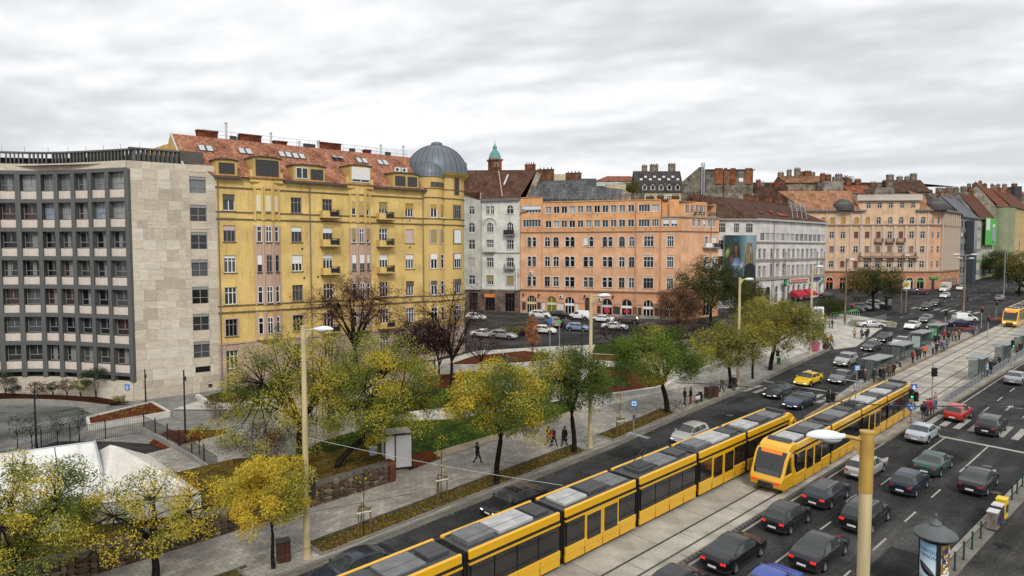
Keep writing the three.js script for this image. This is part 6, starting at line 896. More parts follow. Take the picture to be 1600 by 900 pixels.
function sapling(label, base, pal, h, n) {
const t = thing('staked_sapling', label, 'tree', base, 0, 'staked saplings along the kerb'); const k = [0, 2.1, 4.2];
part('trunk', merge([limb([V(0, 0, 0), V(0.03, h * 0.5, 0), V(0.06, h, 0.02)], 0.035, 0.012, 5), ...Array.from({ length: 9 }, (_, i) => { const y = h * (0.5 + i * 0.05), a = i * 2.4; return limb([V(0.04, y, 0), V(Math.cos(a) * 0.25, y + 0.22, Math.sin(a) * 0.25), V(Math.cos(a) * 0.4, y + 0.5, Math.sin(a) * 0.4)], 0.012, 0.004, 3); })]), MT.bark, t);
for (const a of k) part('stake', CY(0.045, 0.045, 1.75, 7, Math.cos(a) * 0.42, 0, Math.sin(a) * 0.42), M([0.40, 0.27, 0.14], 0.8, T.wood), t);
k.forEach((a, i) => { const b = k[(i + 1) % 3]; part('rail', bar(V(Math.cos(a) * 0.46, 1.66, Math.sin(a) * 0.46), V(Math.cos(b) * 0.46, 1.66, Math.sin(b) * 0.46), 0.05, 4), M([0.36, 0.24, 0.12], 0.8, T.wood), t); part('white_band', bar(V(Math.cos(a) * 0.5, 1.5, Math.sin(a) * 0.5), V(Math.cos(b) * 0.5, 1.5, Math.sin(b) * 0.5), 0.07, 4), MT.white, t); });
const cl = []; for (let i = 0; i < 24; i++) { const y = h * rr(0.42, 1.05), a = rnd() * 6.3; cl.push({ p: V(Math.cos(a) * rr(0.1, 0.5), y, Math.sin(a) * rr(0.1, 0.5)), r: 0.22, n: Math.round(n / 24) }); }
part('crown', leafCloud(cl, 0.14, PAL[pal]), leafSolid, t);
}
sapling('staked sapling with bare twigs nearest the lamp post', at(568, 836, 0.1), 'gold', 3.6, 60); sapling('staked sapling with yellow leaves behind the dark passing car', at(689, 782, 0.1), 'gold', 4.4, 170); sapling('staked sapling beside the blue stop sign', at(968, 683, 0.1), 'gold', 4.0, 170);
function shrub(label, base, rx, ry, pal, stem = 0, group, n = 900) { const t = thing('clipped_shrub', label, 'shrub', base, 0, group), cl = []; for (let i = 0; i < 30; i++) { const p = V(rr(-1, 1), rr(-1, 1), rr(-1, 1)).normalize(); cl.push({ p: V(p.x * rx * 0.8, stem + ry + p.y * ry * 0.8, p.z * rx * 0.8), r: rx * 0.4, n: n / 30 }); } part('foliage', leafCloud(cl, 0.12, PAL[pal]), leafSolid, t); part('stem', merge([0, 2, 4].map(a => limb([V(0, -0.1, 0), V(Math.cos(a) * 0.1, stem * 0.6, Math.sin(a) * 0.1), V(Math.cos(a) * rx * 0.4, stem + ry * 0.8, Math.sin(a) * rx * 0.4)], 0.05, 0.02, 5))), MT.bark, t); return t; }
{
const gp = 'shrubs along the office plinth', q = (x, y) => at(x, y, 0.35);
shrub('dark green standard shrub at the left edge by the office', q(9, 615), 1.05, 0.8, 'topiary', 0.9, gp, 1400); shrub('low dark green shrub ball beside the leftmost standard', q(21, 617), 0.7, 0.42, 'topiary', 0.25, gp); shrub('wide red shrub ball by the office plinth', q(59, 617), 0.95, 0.62, 'redBall', 0.15, gp, 1300); shrub('small green shrub ball right of the red one', q(83, 617), 0.6, 0.5, 'topiary', 0.45, gp); shrub('red tinted multi-stem shrub by the office', q(105, 618), 0.9, 0.62, 'redBall', 0.6, gp, 1200); shrub('light green shrub ball between red shrub and dark tree', q(126, 619), 0.75, 0.6, 'green', 0.6, gp, 1200); shrub('tall dark green multi-stem shrub near the stone corner', q(150, 621), 1.3, 1.1, 'topiary', 1.1, gp, 2600); shrub('flat grey green shrub near the blue sign', q(187, 628), 0.6, 0.3, 'olive', 0.05, gp, 700);
shrub('dark evergreen bush by the parked silver car', at(813, 525, 0.15), 2.4, 1.6, 'deep', 0.2, null, 2600); shrub('grey green bush at the end of the parked row', at(797, 528, 0.15), 1.9, 0.9, 'olive', 0.1, null, 1600);
const yg = 'young trees on the office forecourt'; for (const [x, y, l] of [[28, 702, 'young tree nearest the left edge of the forecourt'], [50, 703, 'young tree left of the black lamp on the forecourt'], [90, 698, 'young tree right of the black lamp on the forecourt'], [124, 690, 'young tree beside the white planter on the forecourt'], [312, 712, 'young yellow tree on the red mulch by the fence']]) tree('young_tree', l, at(x, y), { fork: 0.9, c: 1.9, rx: x > 200 ? 1.1 : 0.75, ry: 1.25, r: 0.04, n: 26, leaves: x > 200 ? 900 : 520, clump: 0.3, size: 0.12, pal: x > 200 ? 'gold' : 'topiary', bias: x > 200 ? 0.1 : 0, solid: 1 }, yg);
}
{ const gp = 'bushes in the park strip'; for (const [x, y, rx, ry, pal, l] of [[372, 700, 2.2, 1.7, 'olive', 'loose olive bush nearest the iron fence'], [405, 722, 2.0, 1.3, 'brown', 'brown twiggy bush under the big thinning tree'], [438, 690, 2.3, 1.5, 'olive', 'olive bush behind the big thinning tree'], [352, 655, 1.8, 1.2, 'brown', 'brown bush beside the forecourt lawn'], [590, 690, 1.7, 1.2, 'deep', 'dark green bush behind the white cabinet'], [398, 628, 2.4, 1.6, 'deep', 'dark evergreen bush at the foot of the yellow house'], [470, 618, 2.2, 1.4, 'plum', 'plum bush at the foot of the yellow house']]) shrub(l, at(x, y, 0.05), rx, ry, pal, 0.15, gp, 3200); }
{
const h = 0.13;
struct('lawn', sheet(atAll([[486, 775], [605, 745], [640, 722], [720, 697], [800, 676], [850, 660], [900, 642], [880, 625], [800, 640], [700, 655], [600, 660], [500, 690], [420, 735]], h), h + 0.01), MT.grass);
struct('leaf_bed', sheet(atAll([[486, 776], [605, 746], [600, 715], [540, 700], [480, 720], [430, 760]], h), h + 0.02), MT.litter);
struct('gravel_strip', sheet(atAll([[606, 748], [648, 727], [730, 702], [850, 664], [905, 645], [912, 640], [900, 640], [850, 656], [720, 694], [640, 718], [604, 742]], h), h + 0.016), M([0.42, 0.36, 0.27], 0.95, T.concrete));
struct('mulch_bed', sheet(atAll([[640, 735], [690, 716], [672, 704], [620, 712]], h), h + 0.022), MT.mulch);
struct('mulch_bed', sheet(atAll([[925, 620], [1035, 606], [1045, 596], [1010, 576], [945, 573], [926, 590]], h), h + 0.012), MT.mulch); struct('lawn', sheet(atAll([[930, 606], [985, 603], [975, 590], [932, 588]], h), h + 0.018), MT.grass);
struct('lawn', sheet(atAll([[925, 552], [980, 555], [1020, 545], [1000, 533], [930, 538]], h), h + 0.012), MT.grass); struct('mulch_bed', sheet(atAll([[926, 562], [985, 566], [1025, 552], [980, 556], [925, 553]], h), h + 0.014), MT.mulch);
struct('mulch_bed', sheet(atAll([[760, 570], [840, 566], [870, 556], [820, 548], [740, 556], [700, 570]], h), h + 0.012), MT.mulch); struct('mulch_bed', sheet(atAll([[660, 615], [760, 600], [800, 590], [740, 580], [650, 590]], h), h + 0.012), MT.mulch); struct('lawn', sheet(atAll([[600, 650], [690, 640], [760, 625], [700, 605], [600, 615], [540, 630]], h), h + 0.014), MT.grass);
struct('mulch_bed', sheet(atAll([[232, 692], [262, 672], [345, 672], [430, 690], [470, 700], [420, 750], [330, 742]], 0.03), 0.035), MT.mulch); struct('lawn', sheet(atAll([[312, 622], [345, 613], [420, 598], [470, 600], [430, 625], [350, 634]], 0.1), 0.14), MT.grass);
struct('mulch_bed', sheet(atAll([[-60, 624], [0, 622], [170, 631], [205, 629], [150, 620], [0, 614], [-60, 612]], 0.3), 0.3), M([0.16, 0.12, 0.09], 0.95, T.mulch));
const wallW = (list, w, hh, lab, n = 14) => single('low_wall', ribbon(spline(atAll(list, 0), n), w, hh, hh), MT.white, lab, 'low wall', 'low white garden walls');
wallW([[918, 627], [980, 619], [1034, 610], [1052, 600], [1090, 585], [1135, 568]], 0.5, 0.55, 'curved white low wall around the red mulch bed'); wallW([[640, 652], [700, 645], [780, 638], [850, 628], [880, 618]], 0.45, 0.5, 'white low wall behind the golden tree'); wallW([[932, 568], [985, 571], [1030, 556]], 0.4, 0.45, 'white low wall beyond the small lawn'); wallW([[868, 553], [846, 568], [770, 574], [705, 575]], 0.4, 0.45, 'white low wall of the plaza bed by the parked cars'); wallW([[308, 622], [330, 634], [362, 636], [430, 628]], 0.4, 0.45, 'white low wall around the lawn by the stone end wall');
for (const [list, lab] of [[[[-60, 640], [0, 631], [90, 632], [168, 640]], 'curved concrete bench wall in front of the office shrubs']]) single('low_wall', ribbon(spline(atAll(list), 16), 0.5, 0.45, 0.45), MT.conc, lab, 'low wall');
const pc = atAll([[137, 661], [140, 673], [265, 652], [237, 636]]), p = thing('planter', 'raised white planter with red mulch on the office forecourt', 'planter', [0, 0, 0]);
for (let i = 0; i < 4; i++) part('planter_wall', ribbon([pc[i], pc[(i + 1) % 4]], 0.22, 0.62, 0.7), MT.white, p); part('soil', sheet(pc, 0.5), MT.mulch, p);
const cl = []; for (let i = 0; i < 40; i++) { const a = pc[0].clone().lerp(pc[3], rnd()).lerp(pc[1].clone().lerp(pc[2], rnd()), rnd()); cl.push({ p: V(a.x, gy(a.x, a.z) + 0.55, a.z), r: 0.25, n: 14, flat: 0.4 }); } part('ground_cover', leafCloud(cl, 0.12, PAL.olive), leafSolid, p);
}
{
const strips = [[[-2, 14.2], 'first'], [[18.4, 43.2], 'second'], [[47.0, 58.6], 'third']];
for (const [[a, c]] of strips) {
const q = (u, o) => R(u, kerbV(u) - o), n = 8, us = Array.from({ length: n + 1 }, (_, i) => a + (c - a) * i / n);
const bed = struct('planting_strip', sheet([...us.map(u => q(u, 0.55)), ...us.slice().reverse().map(u => q(u, 2.15))], 0.15), MT.litter);
for (const o of [0.42, 2.25]) { const stones = []; for (let u = a; u < c; u += 0.62) { const m = struct('edging_stone', sheet([q(u, o - 0.1), q(u + 0.59, o - 0.1), q(u + 0.59, o + 0.1), q(u, o + 0.1)], 0.19 + rr(0, 0.02), 0.2), o > 1 ? M([0.10, 0.10, 0.095], 0.9, T.concrete) : MT.kerb, '', bed); m.userData = {}; } }
for (const u of [a, c]) { const m = struct('edging_stone', sheet([q(u - 0.1, 0.42), q(u + 0.1, 0.42), q(u + 0.1, 2.25), q(u - 0.1, 2.25)], 0.2, 0.2), MT.kerb, '', bed); m.userData = {}; }
const cl = []; for (let i = 0; i < (c - a) * 26; i++) { const u = rr(a, c), p = q(u, rr(0.6, 2.1)); cl.push({ p: V(p.x, p.y + 0.2, p.z), r: rr(0.12, 0.3), n: 12, flat: 0.35, tone: rnd() }); }
const g = struct('ground_cover', leafCloud(cl, 0.1, [[0.05, 0.06, 0.02], [0.08, 0.085, 0.025], [0.16, 0.12, 0.035], [0.28, 0.2, 0.04], [0.10, 0.075, 0.03], [0.06, 0.07, 0.03]]), leafSolid, 'stuff');
}
const cl = []; for (let i = 0; i < 5200; i++) { const u = rr(0, 75), v = kerbV(u) - rr(-0.9, 9) * (rnd() < 0.5 ? rnd() : 1), p = R(u, v); cl.push({ p: V(p.x, p.y + (v < kerbV(u) - 0.2 ? 0.165 : 0.03), p.z), r: 0.12, n: 1, flat: 0.03, tone: rnd() * 0.5 }); }
struct('fallen_leaves', leafCloud(cl, 0.1, [[0.45, 0.33, 0.05], [0.36, 0.25, 0.05], [0.22, 0.13, 0.04]]), leafSolid, 'stuff');
}
{
const w = thing('retaining_wall', 'rubble stone retaining wall along the pavement under the trees', 'wall'), v0 = -41.55, sm = [[0.28, 0.23, 0.18], [0.42, 0.37, 0.30], [0.20, 0.165, 0.13], [0.52, 0.48, 0.41], [0.33, 0.26, 0.19], [0.25, 0.22, 0.19]].map(c => M(c, 0.95, T.rustic));
const top = u => 1.45, cc = (u, o, y) => { const p = R(u, v0 + 0.012 * (u) * -1 + o); return V(p.x, p.y + y, p.z); };
part('core', ribbon([-8, 0, 8, 16, 27.4].map(u => cc(u, -0.35, 0)), 0.6, 1.4, 1.6), M([0.14, 0.115, 0.09], 0.95, T.rustic), w);
const geos = Array.from({ length: 6 }, () => { const g = new THREE.IcosahedronGeometry(0.5, 1), p = g.attributes.position; const k = rr(0, 100); for (let i = 0; i < p.count; i++) { const x = p.getX(i), y = p.getY(i), z = p.getZ(i), s = 1 + 0.22 * Math.sin(x * 5 + k) * Math.cos(y * 4 + k * 2); p.setXYZ(i, clamp(x * s * 1.25, -0.5, 0.5), clamp(y * s * 1.25, -0.5, 0.5), clamp(z * 0.6, -0.16, 0.16)); } g.computeVertexNormals(); return g; });
let count = 0;
for (let u = 27.2; u > -2 && count < 300;) { const wd = rr(0.26, 0.7); let y = 0.02; while (y < 1.3 && count < 300) { const h = rr(0.18, 0.46), p = cc(u - wd / 2, -0.06 + rr(-0.02, 0.03), Math.min(y, 1.2) + h / 2), m = part('stone', pick(geos), pick(sm), w, p.x, p.y, p.z, AZ - Math.PI / 2 + Math.PI + Math.PI); m.scale.set(wd * 0.97, h * 0.96, 0.8); m.rotation.y = Math.PI / 2 - AZ; m.rotation.z = rr(-0.12, 0.12); y += h; count++; } u -= wd; }
part('coping', ribbon([-8, 0, 8, 16, 27.5].map(u => cc(u, -0.35, 0)), 0.85, 1.52, 0.13), M([0.17, 0.16, 0.145], 0.9, T.concrete), w);
const e = cc(27.6, -0.35, 0); part('end_pier', boxUV(B(0.5, 1.6, 0.9, 0, 0.8, 0)), M([0.26, 0.105, 0.07], 0.9, T.rustic), w, e.x, e.y, e.z, Math.PI / 2 - AZ);
struct('soil_bank', sheet([R(-8, -42), R(27, -42.2), R(30, -46), R(20, -52), R(-8, -52)], 1.1), MT.litter);
}
// ================= cars =================
const lerpTab = (tab, x) => { if (x <= tab[0][0]) return tab[0][1]; for (let i = 0; i + 1 < tab.length; i++) if (x <= tab[i + 1][0]) { const [a, b] = [tab[i], tab[i + 1]], t = (x - a[0]) / (b[0] - a[0]); const s = t * t * (3 - 2 * t); return a[1] + (b[1] - a[1]) * (0.5 * t + 0.5 * s); } return tab[tab.length - 1][1]; };
// profile tables run from the tail (-) to the nose (+); glass: [rear window], [windscreen], [side windows]
const CARS = {
sedan: { L: 4.75, W: 1.82, roof: [[-2.37, 0.84], [-2.25, 0.98], [-1.75, 1.03], [-0.85, 1.38], [-0.2, 1.45], [0.35, 1.41], [1.25, 0.98], [2.0, 0.82], [2.3, 0.68], [2.375, 0.55]], belt: [[-2.37, 0.82], [-1.7, 0.94], [0, 0.91], [1.3, 0.87], [2.0, 0.74], [2.375, 0.52]], rg: [-1.68, -0.92], ws: [0.42, 1.2], sw: [[-1.25, -0.28], [-0.2, 0.85]], ax: [-1.42, 1.38], wr: 0.32 },
hatch: { L: 4.0, W: 1.72, roof: [[-2.0, 0.88], [-1.93, 1.0], [-1.5, 1.42], [-0.9, 1.5], [0.1, 1.5], [0.35, 1.46], [1.2, 1.02], [1.75, 0.85], [1.95, 0.68], [2.0, 0.55]], belt: [[-2, 0.84], [-1.5, 0.98], [0, 0.93], [1.2, 0.88], [1.75, 0.76], [2.0, 0.52]], rg: [-1.9, -1.48], ws: [0.38, 1.14], sw: [[-1.35, -0.42], [-0.34, 0.82]], ax: [-1.25, 1.2], wr: 0.3 },
suv: { L: 4.5, W: 1.86, roof: [[-2.25, 0.95], [-2.18, 1.1], [-1.75, 1.56], [-1.1, 1.65], [0.1, 1.65], [0.4, 1.6], [1.2, 1.14], [1.95, 0.99], [2.18, 0.82], [2.25, 0.62]], belt: [[-2.25, 0.92], [-1.7, 1.1], [0, 1.04], [1.2, 1.0], [1.95, 0.88], [2.25, 0.6]], rg: [-2.13, -1.72], ws: [0.44, 1.14], sw: [[-1.62, -0.38], [-0.3, 0.85]], ax: [-1.4, 1.36], wr: 0.35, rails: 1 },
wagon: { L: 4.6, W: 1.78, roof: [[-2.3, 0.86], [-2.24, 1.0], [-1.8, 1.4], [-1.1, 1.47], [0, 1.48], [0.3, 1.44], [1.2, 1.0], [1.95, 0.84], [2.22, 0.68], [2.3, 0.54]], belt: [[-2.3, 0.84], [-1.7, 0.95], [0, 0.91], [1.2, 0.87], [1.95, 0.75], [2.3, 0.52]], rg: [-2.2, -1.78], ws: [0.34, 1.15], sw: [[-1.7, -0.42], [-0.34, 0.8]], ax: [-1.36, 1.32], wr: 0.31, rails: 1 },
van: { L: 4.5, W: 1.84, roof: [[-2.25, 1.0], [-2.2, 1.5], [-2.1, 1.78], [-1.2, 1.84], [0.2, 1.84], [0.55, 1.78], [1.3, 1.18], [1.95, 1.0], [2.18, 0.8], [2.25, 0.62]], belt: [[-2.25, 0.95], [-1.5, 1.06], [0, 1.05], [1.3, 1.0], [1.95, 0.86], [2.25, 0.6]], rg: [-2.19, -2.1], ws: [0.6, 1.26], sw: [[0.0, 1.0]], ax: [-1.35, 1.4], wr: 0.32 },
};
const carCache = new Map();
function carParts(type) {
if (carCache.has(type)) return carCache.get(type);
const s = CARS[type], H2 = s.L / 2, yb = 0.21, ARCH = s.wr + 0.065, xs = new Set(); for (let i = 0; i <= 46; i++) xs.add(+(-H2 + s.L * i / 46).toFixed(3)); for (const a of s.ax) for (const d of [-1, -0.92, -0.75, -0.5, -0.2, 0.2, 0.5, 0.75, 0.92, 1]) xs.add(+(a + d * ARCH).toFixed(3)); for (const w of [...s.sw, s.rg, s.ws]) for (const x of w) xs.add(x); for (const x of [-H2 + 0.03, -H2 + 0.07, H2 - 0.03, H2 - 0.07]) xs.add(+x.toFixed(3));
const X = [...xs].sort((a, b) => a - b).filter((x, i, A) => !i || x - A[i - 1] > 0.012), NJ = 23;
const sect = x => {
const e = Math.abs(x) / H2, w = s.W / 2 * (1 - 0.13 * Math.pow(e, 7) - 0.03 * e * e), top = lerpTab(s.roof, x), belt = Math.min(lerpTab(s.belt, x), top - 0.025), cab = clamp((top - belt - 0.05) / 0.4, 0, 1);
let b = yb + 0.09 * Math.pow(e, 8); for (const a of s.ax) { const d = Math.abs(x - a); if (d < ARCH) b = Math.max(b, s.wr + Math.sqrt(ARCH * ARCH - d * d) * 0.98); } b = Math.min(b, belt - 0.1);
const wr = w - 0.035 - cab * 0.2, rt = top - 0.02 - cab * 0.05, h = belt - b;
const P = [[w * 0.955, b], [w * 0.985, b + 0.25 * h], [w, b + 0.55 * h], [w * 0.998, b + 0.78 * h], [w * 0.985, b + 0.93 * h], [w * 0.962, belt + 0.008], [w * 0.955 + (wr - w * 0.955) * 0.12, belt + (rt - belt) * 0.12], [w * 0.955 + (wr - w * 0.955) * 0.9, belt + (rt - belt) * 0.88], [wr * 0.985, rt + (top - rt) * 0.35], [wr * 0.88, top - (top - rt) * 0.3], [wr * 0.5, top - 0.005 * cab], [0, top]];
return P;
};
const rows = X.map(sect), pt3 = (i, j) => { const q = j < 12 ? rows[i][j] : rows[i][22 - j]; return [X[i], q[1], j < 12 ? q[0] : -q[0]]; };
const bins = {}; const add = (n, a, b, c, d) => { (bins[n] = bins[n] || []).push(a, b, c, a, c, d); };
const inn = (x0, x1, r) => (x0 + x1) / 2 > r[0] && (x0 + x1) / 2 < r[1];
for (let i = 0; i + 1 < X.length; i++) for (let j = 0; j + 1 < NJ; j++) {
const m = j < 11 ? j : 21 - j; let n = 'body';
if (m >= 6 && m <= 6 && s.sw.some(r => inn(X[i], X[i + 1], r))) n = j < 11 ? 'sideR' : 'sideL';
if (m >= 8 && inn(X[i], X[i + 1], s.rg)) n = 'rear'; if (m >= 8 && inn(X[i], X[i + 1], s.ws)) n = 'wind';
if (m === 0 && n === 'body' && X[i] > -H2 + 0.02) n = 'trim';
add(n, pt3(i, j), pt3(i, j + 1), pt3(i + 1, j + 1), pt3(i + 1, j));
}
for (const [i, sg] of [[0, -1], [X.length - 1, 1]]) { const K = 10, top = rows[i][11][1]; for (let j = 0; j < 11; j++) for (let k = 0; k < K; k++) { const q = (jj, kk) => { const p = rows[i][jj], t = 1 - 2 * kk / K; const yy = (p[1] - 0.3) / (top - 0.3); return [X[i] + sg * (0.07 * (1 - t * t) + 0.03 * Math.sin(clamp(yy, 0, 1) * 3.1)), p[1], p[0] * t]; }; const ym = (rows[i][j][1] + rows[i][j + 1][1]) / 2, lamp = (k < 2 || k > K - 3) && j >= 3 && j <= 4; let n = lamp ? (sg < 0 ? 'tail' : 'head') + (k < 2 ? 'R' : 'L') : j === 0 ? 'trim' : sg > 0 && j > 0 && j < 3 && k > 2 && k < 7 ? 'grille' : 'body'; add(n, q(j, k), q(j + 1, k), q(j + 1, k + 1), q(j, k + 1)); } }
const out = {}; for (const [n, v] of Object.entries(bins)) { const g = new THREE.BufferGeometry(); g.setAttribute('position', new THREE.Float32BufferAttribute(v.flat(), 3)); const mg = mergeVertices(g, 1e-4); mg.computeVertexNormals(); out[n] = mg; }
const tx = -H2 - 0.01, r0 = rows[0], yl = r0[3][1]; out.plate = new RoundedBoxGeometry(0.02, 0.12, 0.5, 1, 0.008).translate(-H2 - 0.105, yl - 0.2, 0); out.plateF = new RoundedBoxGeometry(0.02, 0.11, 0.5, 1, 0.008).translate(H2 + 0.1, 0.42, 0);
out.under = B0(-H2 + 0.35, H2 - 0.35, 0.24, 0.72, -s.W / 2 + 0.2, s.W / 2 - 0.2);
const mx = s.ws[1] - 0.22, my = lerpTab(s.belt, mx) + 0.1; out.mirror = new RoundedBoxGeometry(0.13, 0.14, 0.2, 2, 0.05); out.mirrorAt = [mx, my, s.W / 2 + 0.06];
out.handle = B(0.18, 0.03, 0.03); out.handleAt = s.sw.map(r => [r[0] + 0.16, lerpTab(s.belt, r[0]) - 0.1, s.W / 2 - 0.012]);
const ty = []; for (const [r, x] of [[s.wr * 0.62, 0.09], [s.wr * 0.9, 0.105], [s.wr, 0.075], [s.wr, -0.075], [s.wr * 0.9, -0.105], [s.wr * 0.62, -0.09]]) ty.push(new THREE.Vector2(r, x)); out.tyre = new THREE.LatheGeometry(ty, 22).rotateX(Math.PI / 2);
const rim = [CY(s.wr * 0.16, s.wr * 0.16, 0.05, 8).rotateX(Math.PI / 2).translate(0, 0, 0.05), new THREE.TorusGeometry(s.wr * 0.6, 0.022, 5, 20).translate(0, 0, 0.075)]; for (let k = 0; k < 5; k++) rim.push(B(0.05, s.wr * 0.6, 0.03, 0, s.wr * 0.3, 0.07).rotateZ(k * Math.PI * 0.4)); out.rim = merge(rim); out.disc = CY(s.wr * 0.6, s.wr * 0.6, 0.02, 16).rotateX(Math.PI / 2).translate(0, 0, 0.0);
carCache.set(type, out); return out;
}
const lampMat = (c, e) => M(c, 0.25, null, { emissive: new THREE.Color(...e), clearcoat: 0.6 });
const TAIL = M([0.30, 0.012, 0.012], 0.2, null, { clearcoat: 1 }), TAILON = M([0.5, 0.02, 0.015], 0.2, null, { emissive: 0xff2010, emissiveIntensity: 0.5 }), HEAD = M([0.62, 0.63, 0.64], 0.15, null, { clearcoat: 1 }), HEADON = M([0.8, 0.8, 0.78], 0.15, null, { emissive: 0xfff0d8, emissiveIntensity: 1.4 });
const PLATE = M([0.7, 0.7, 0.68], 0.5), RIM = M([0.42, 0.43, 0.44], 0.35, null, { metalness: 0.8 });
const CARGL = M([0.42, 0.48, 0.48], 0.03, null, { transmission: 0.92, thickness: 0 });
const seatGeo = merge([-0.75, 0.15].flatMap(x => [-0.36, 0.36].flatMap(z => [new RoundedBoxGeometry(0.14, 0.6, 0.48, 2, 0.05).rotateZ(0.16).translate(x, 0.86, z), new RoundedBoxGeometry(0.1, 0.17, 0.25, 2, 0.04).translate(x - 0.08, 1.2, z)])).concat([B(0.5, 0.12, 1.4, 0.95, 0.86, 0), B(0.9, 0.1, 1.3, -1.35, 0.86, 0)]));
function car(label, type, color, pos, hx, hz, o = {}) {
const g = carParts(type), s = CARS[type], t = thing(o.name || (type === 'van' ? 'van' : 'car'), label, type === 'van' ? 'van' : 'car', pos, 0, o.group); onSlope(t, hx, hz);
const paint = Array.isArray(color) ? M(color, 0.4, null, { clearcoat: 0.75, clearcoatRoughness: 0.04, specularIntensity: 0.25, metalness: o.metal === undefined ? 0.0 : o.metal }) : color, gl = o.gl || CARGL;
part('body', g.body, paint, t); if (g.trim) part('lower_trim', g.trim, M([0.025, 0.025, 0.026], 0.6), t); if (g.grille) part('grille', g.grille, MT.black, t);
part('underbody', g.under, MT.rubber, t);
for (const n of ['sideR', 'sideL']) if (g[n]) part('side_window', g[n], gl, t); if (g.rear) part('rear_window', g.rear, gl, t); if (g.wind) part('windscreen', g.wind, gl, t); part('seats', seatGeo, M([0.035, 0.035, 0.038], 0.8), t);
for (const n of ['R', 'L']) { if (g['tail' + n]) part('tail_light', g['tail' + n], o.brake ? TAILON : TAIL, t); if (g['head' + n]) part('headlight', g['head' + n], o.lit ? HEADON : HEAD, t); }
part('number_plate', g.plate, PLATE, t); part('number_plate', g.plateF, PLATE, t);
for (const sd of [1, -1]) { part('mirror', g.mirror, o.mirrorM || paint, t, g.mirrorAt[0], g.mirrorAt[1], sd * g.mirrorAt[2]); for (const h of g.handleAt) part('door_handle', g.handle, paint, t, h[0], h[1], sd * h[2]); if (s.rails) part('roof_rail', cg('rr' + type, () => tube([V(-1.5, 0, 0), V(-1.4, 0.06, 0), V(-0.2, 0.07, 0), V(0.2, 0.05, 0), V(0.3, 0, 0)], 0.02, 12, 5)), M([0.4, 0.4, 0.41], 0.4, null, { metalness: 0.7 }), t, 0, lerpTab(s.roof, -0.6) - 0.045, sd * (s.W / 2 - 0.26)); }
for (const ax of s.ax) for (const sd of [1, -1]) { const w = part('wheel', g.tyre, MT.rubber, t, ax, s.wr, sd * (s.W / 2 - 0.12)); const r = part('rim', g.rim, RIM, w); if (sd < 0) r.rotation.y = Math.PI; part('brake_disc', g.disc, MT.dark, w); }
if (o.extra) o.extra(t, s, paint); return t;
}
const AW = [SA, -CA], TO = [-SA, CA];
{
const gr = 'cars driving away in the right-hand lanes', away = (label, type, c, u, v, o = {}) => car(label, type, c, R(u, v, 0.012), AW[0], AW[1], { group: gr, ...o });
const BLK = [0.010, 0.010, 0.012], rear = M([0.035, 0.05, 0.048], 0.05);
away('black saloon with glowing tail lights beside the tram track', 'sedan', BLK, 35.2, -18.75, { brake: 1, metal: 0.3 });
away('small black hatchback ahead of the black saloon', 'hatch', [0.014, 0.014, 0.016], 41.8, -18.75, { brake: 1 });
away('dark grey estate with silver roof rails beside the tracks', 'wagon', [0.022, 0.024, 0.03], 47.6, -18.6, { brake: 1 });
away('black crossover partly behind the nearest lamp post', 'suv', BLK, 45.6, -15.4, { brake: 1 });
away('near black saloon in the middle lane with lit tail lights', 'sedan', [0.014, 0.015, 0.018], 38.9, -15.5, { brake: 1 });
away('black car roof cut off by the bottom edge left of the saloon', 'hatch', BLK, 29.6, -18.9, { brake: 1 });
away('bright blue car cut off by the bottom edge of the photo', 'sedan', [0.03, 0.065, 0.30], 33.0, -15.6, { brake: 1 });
away('silver estate half hidden by the nearest lamp post', 'wagon', [0.46, 0.46, 0.45], 54.9, -18.6, { metal: 0.4 });
away('small dark blue hatchback with a panoramic roof', 'hatch', [0.010, 0.014, 0.03], 53.8, -15.3, {});
away('dark green saloon in the middle lane', 'sedan', [0.02, 0.055, 0.045], 59.6, -15.3, {});
away('black saloon alone in the kerbside lane', 'sedan', [0.016, 0.015, 0.017], 57.9, -12.0, {});
away('pale silver blue saloon at the stop line', 'sedan', [0.42, 0.48, 0.5], 67.7, -18.3, { metal: 0.4 });
away('red hatchback on the pedestrian crossing', 'hatch', [0.42, 0.025, 0.015], 77.2, -17.9);
away('black people carrier on the pedestrian crossing', 'suv', [0.016, 0.016, 0.02], 74.4, -14.6);
away('silver grey saloon near the right edge beside the shelters', 'sedan', [0.30, 0.31, 0.32], 99.9, -17.3, { metal: 0.4 });
away('black off-roader cut off by the right edge beyond the grey saloon', 'suv', BLK, 108.5, -16.4);
}
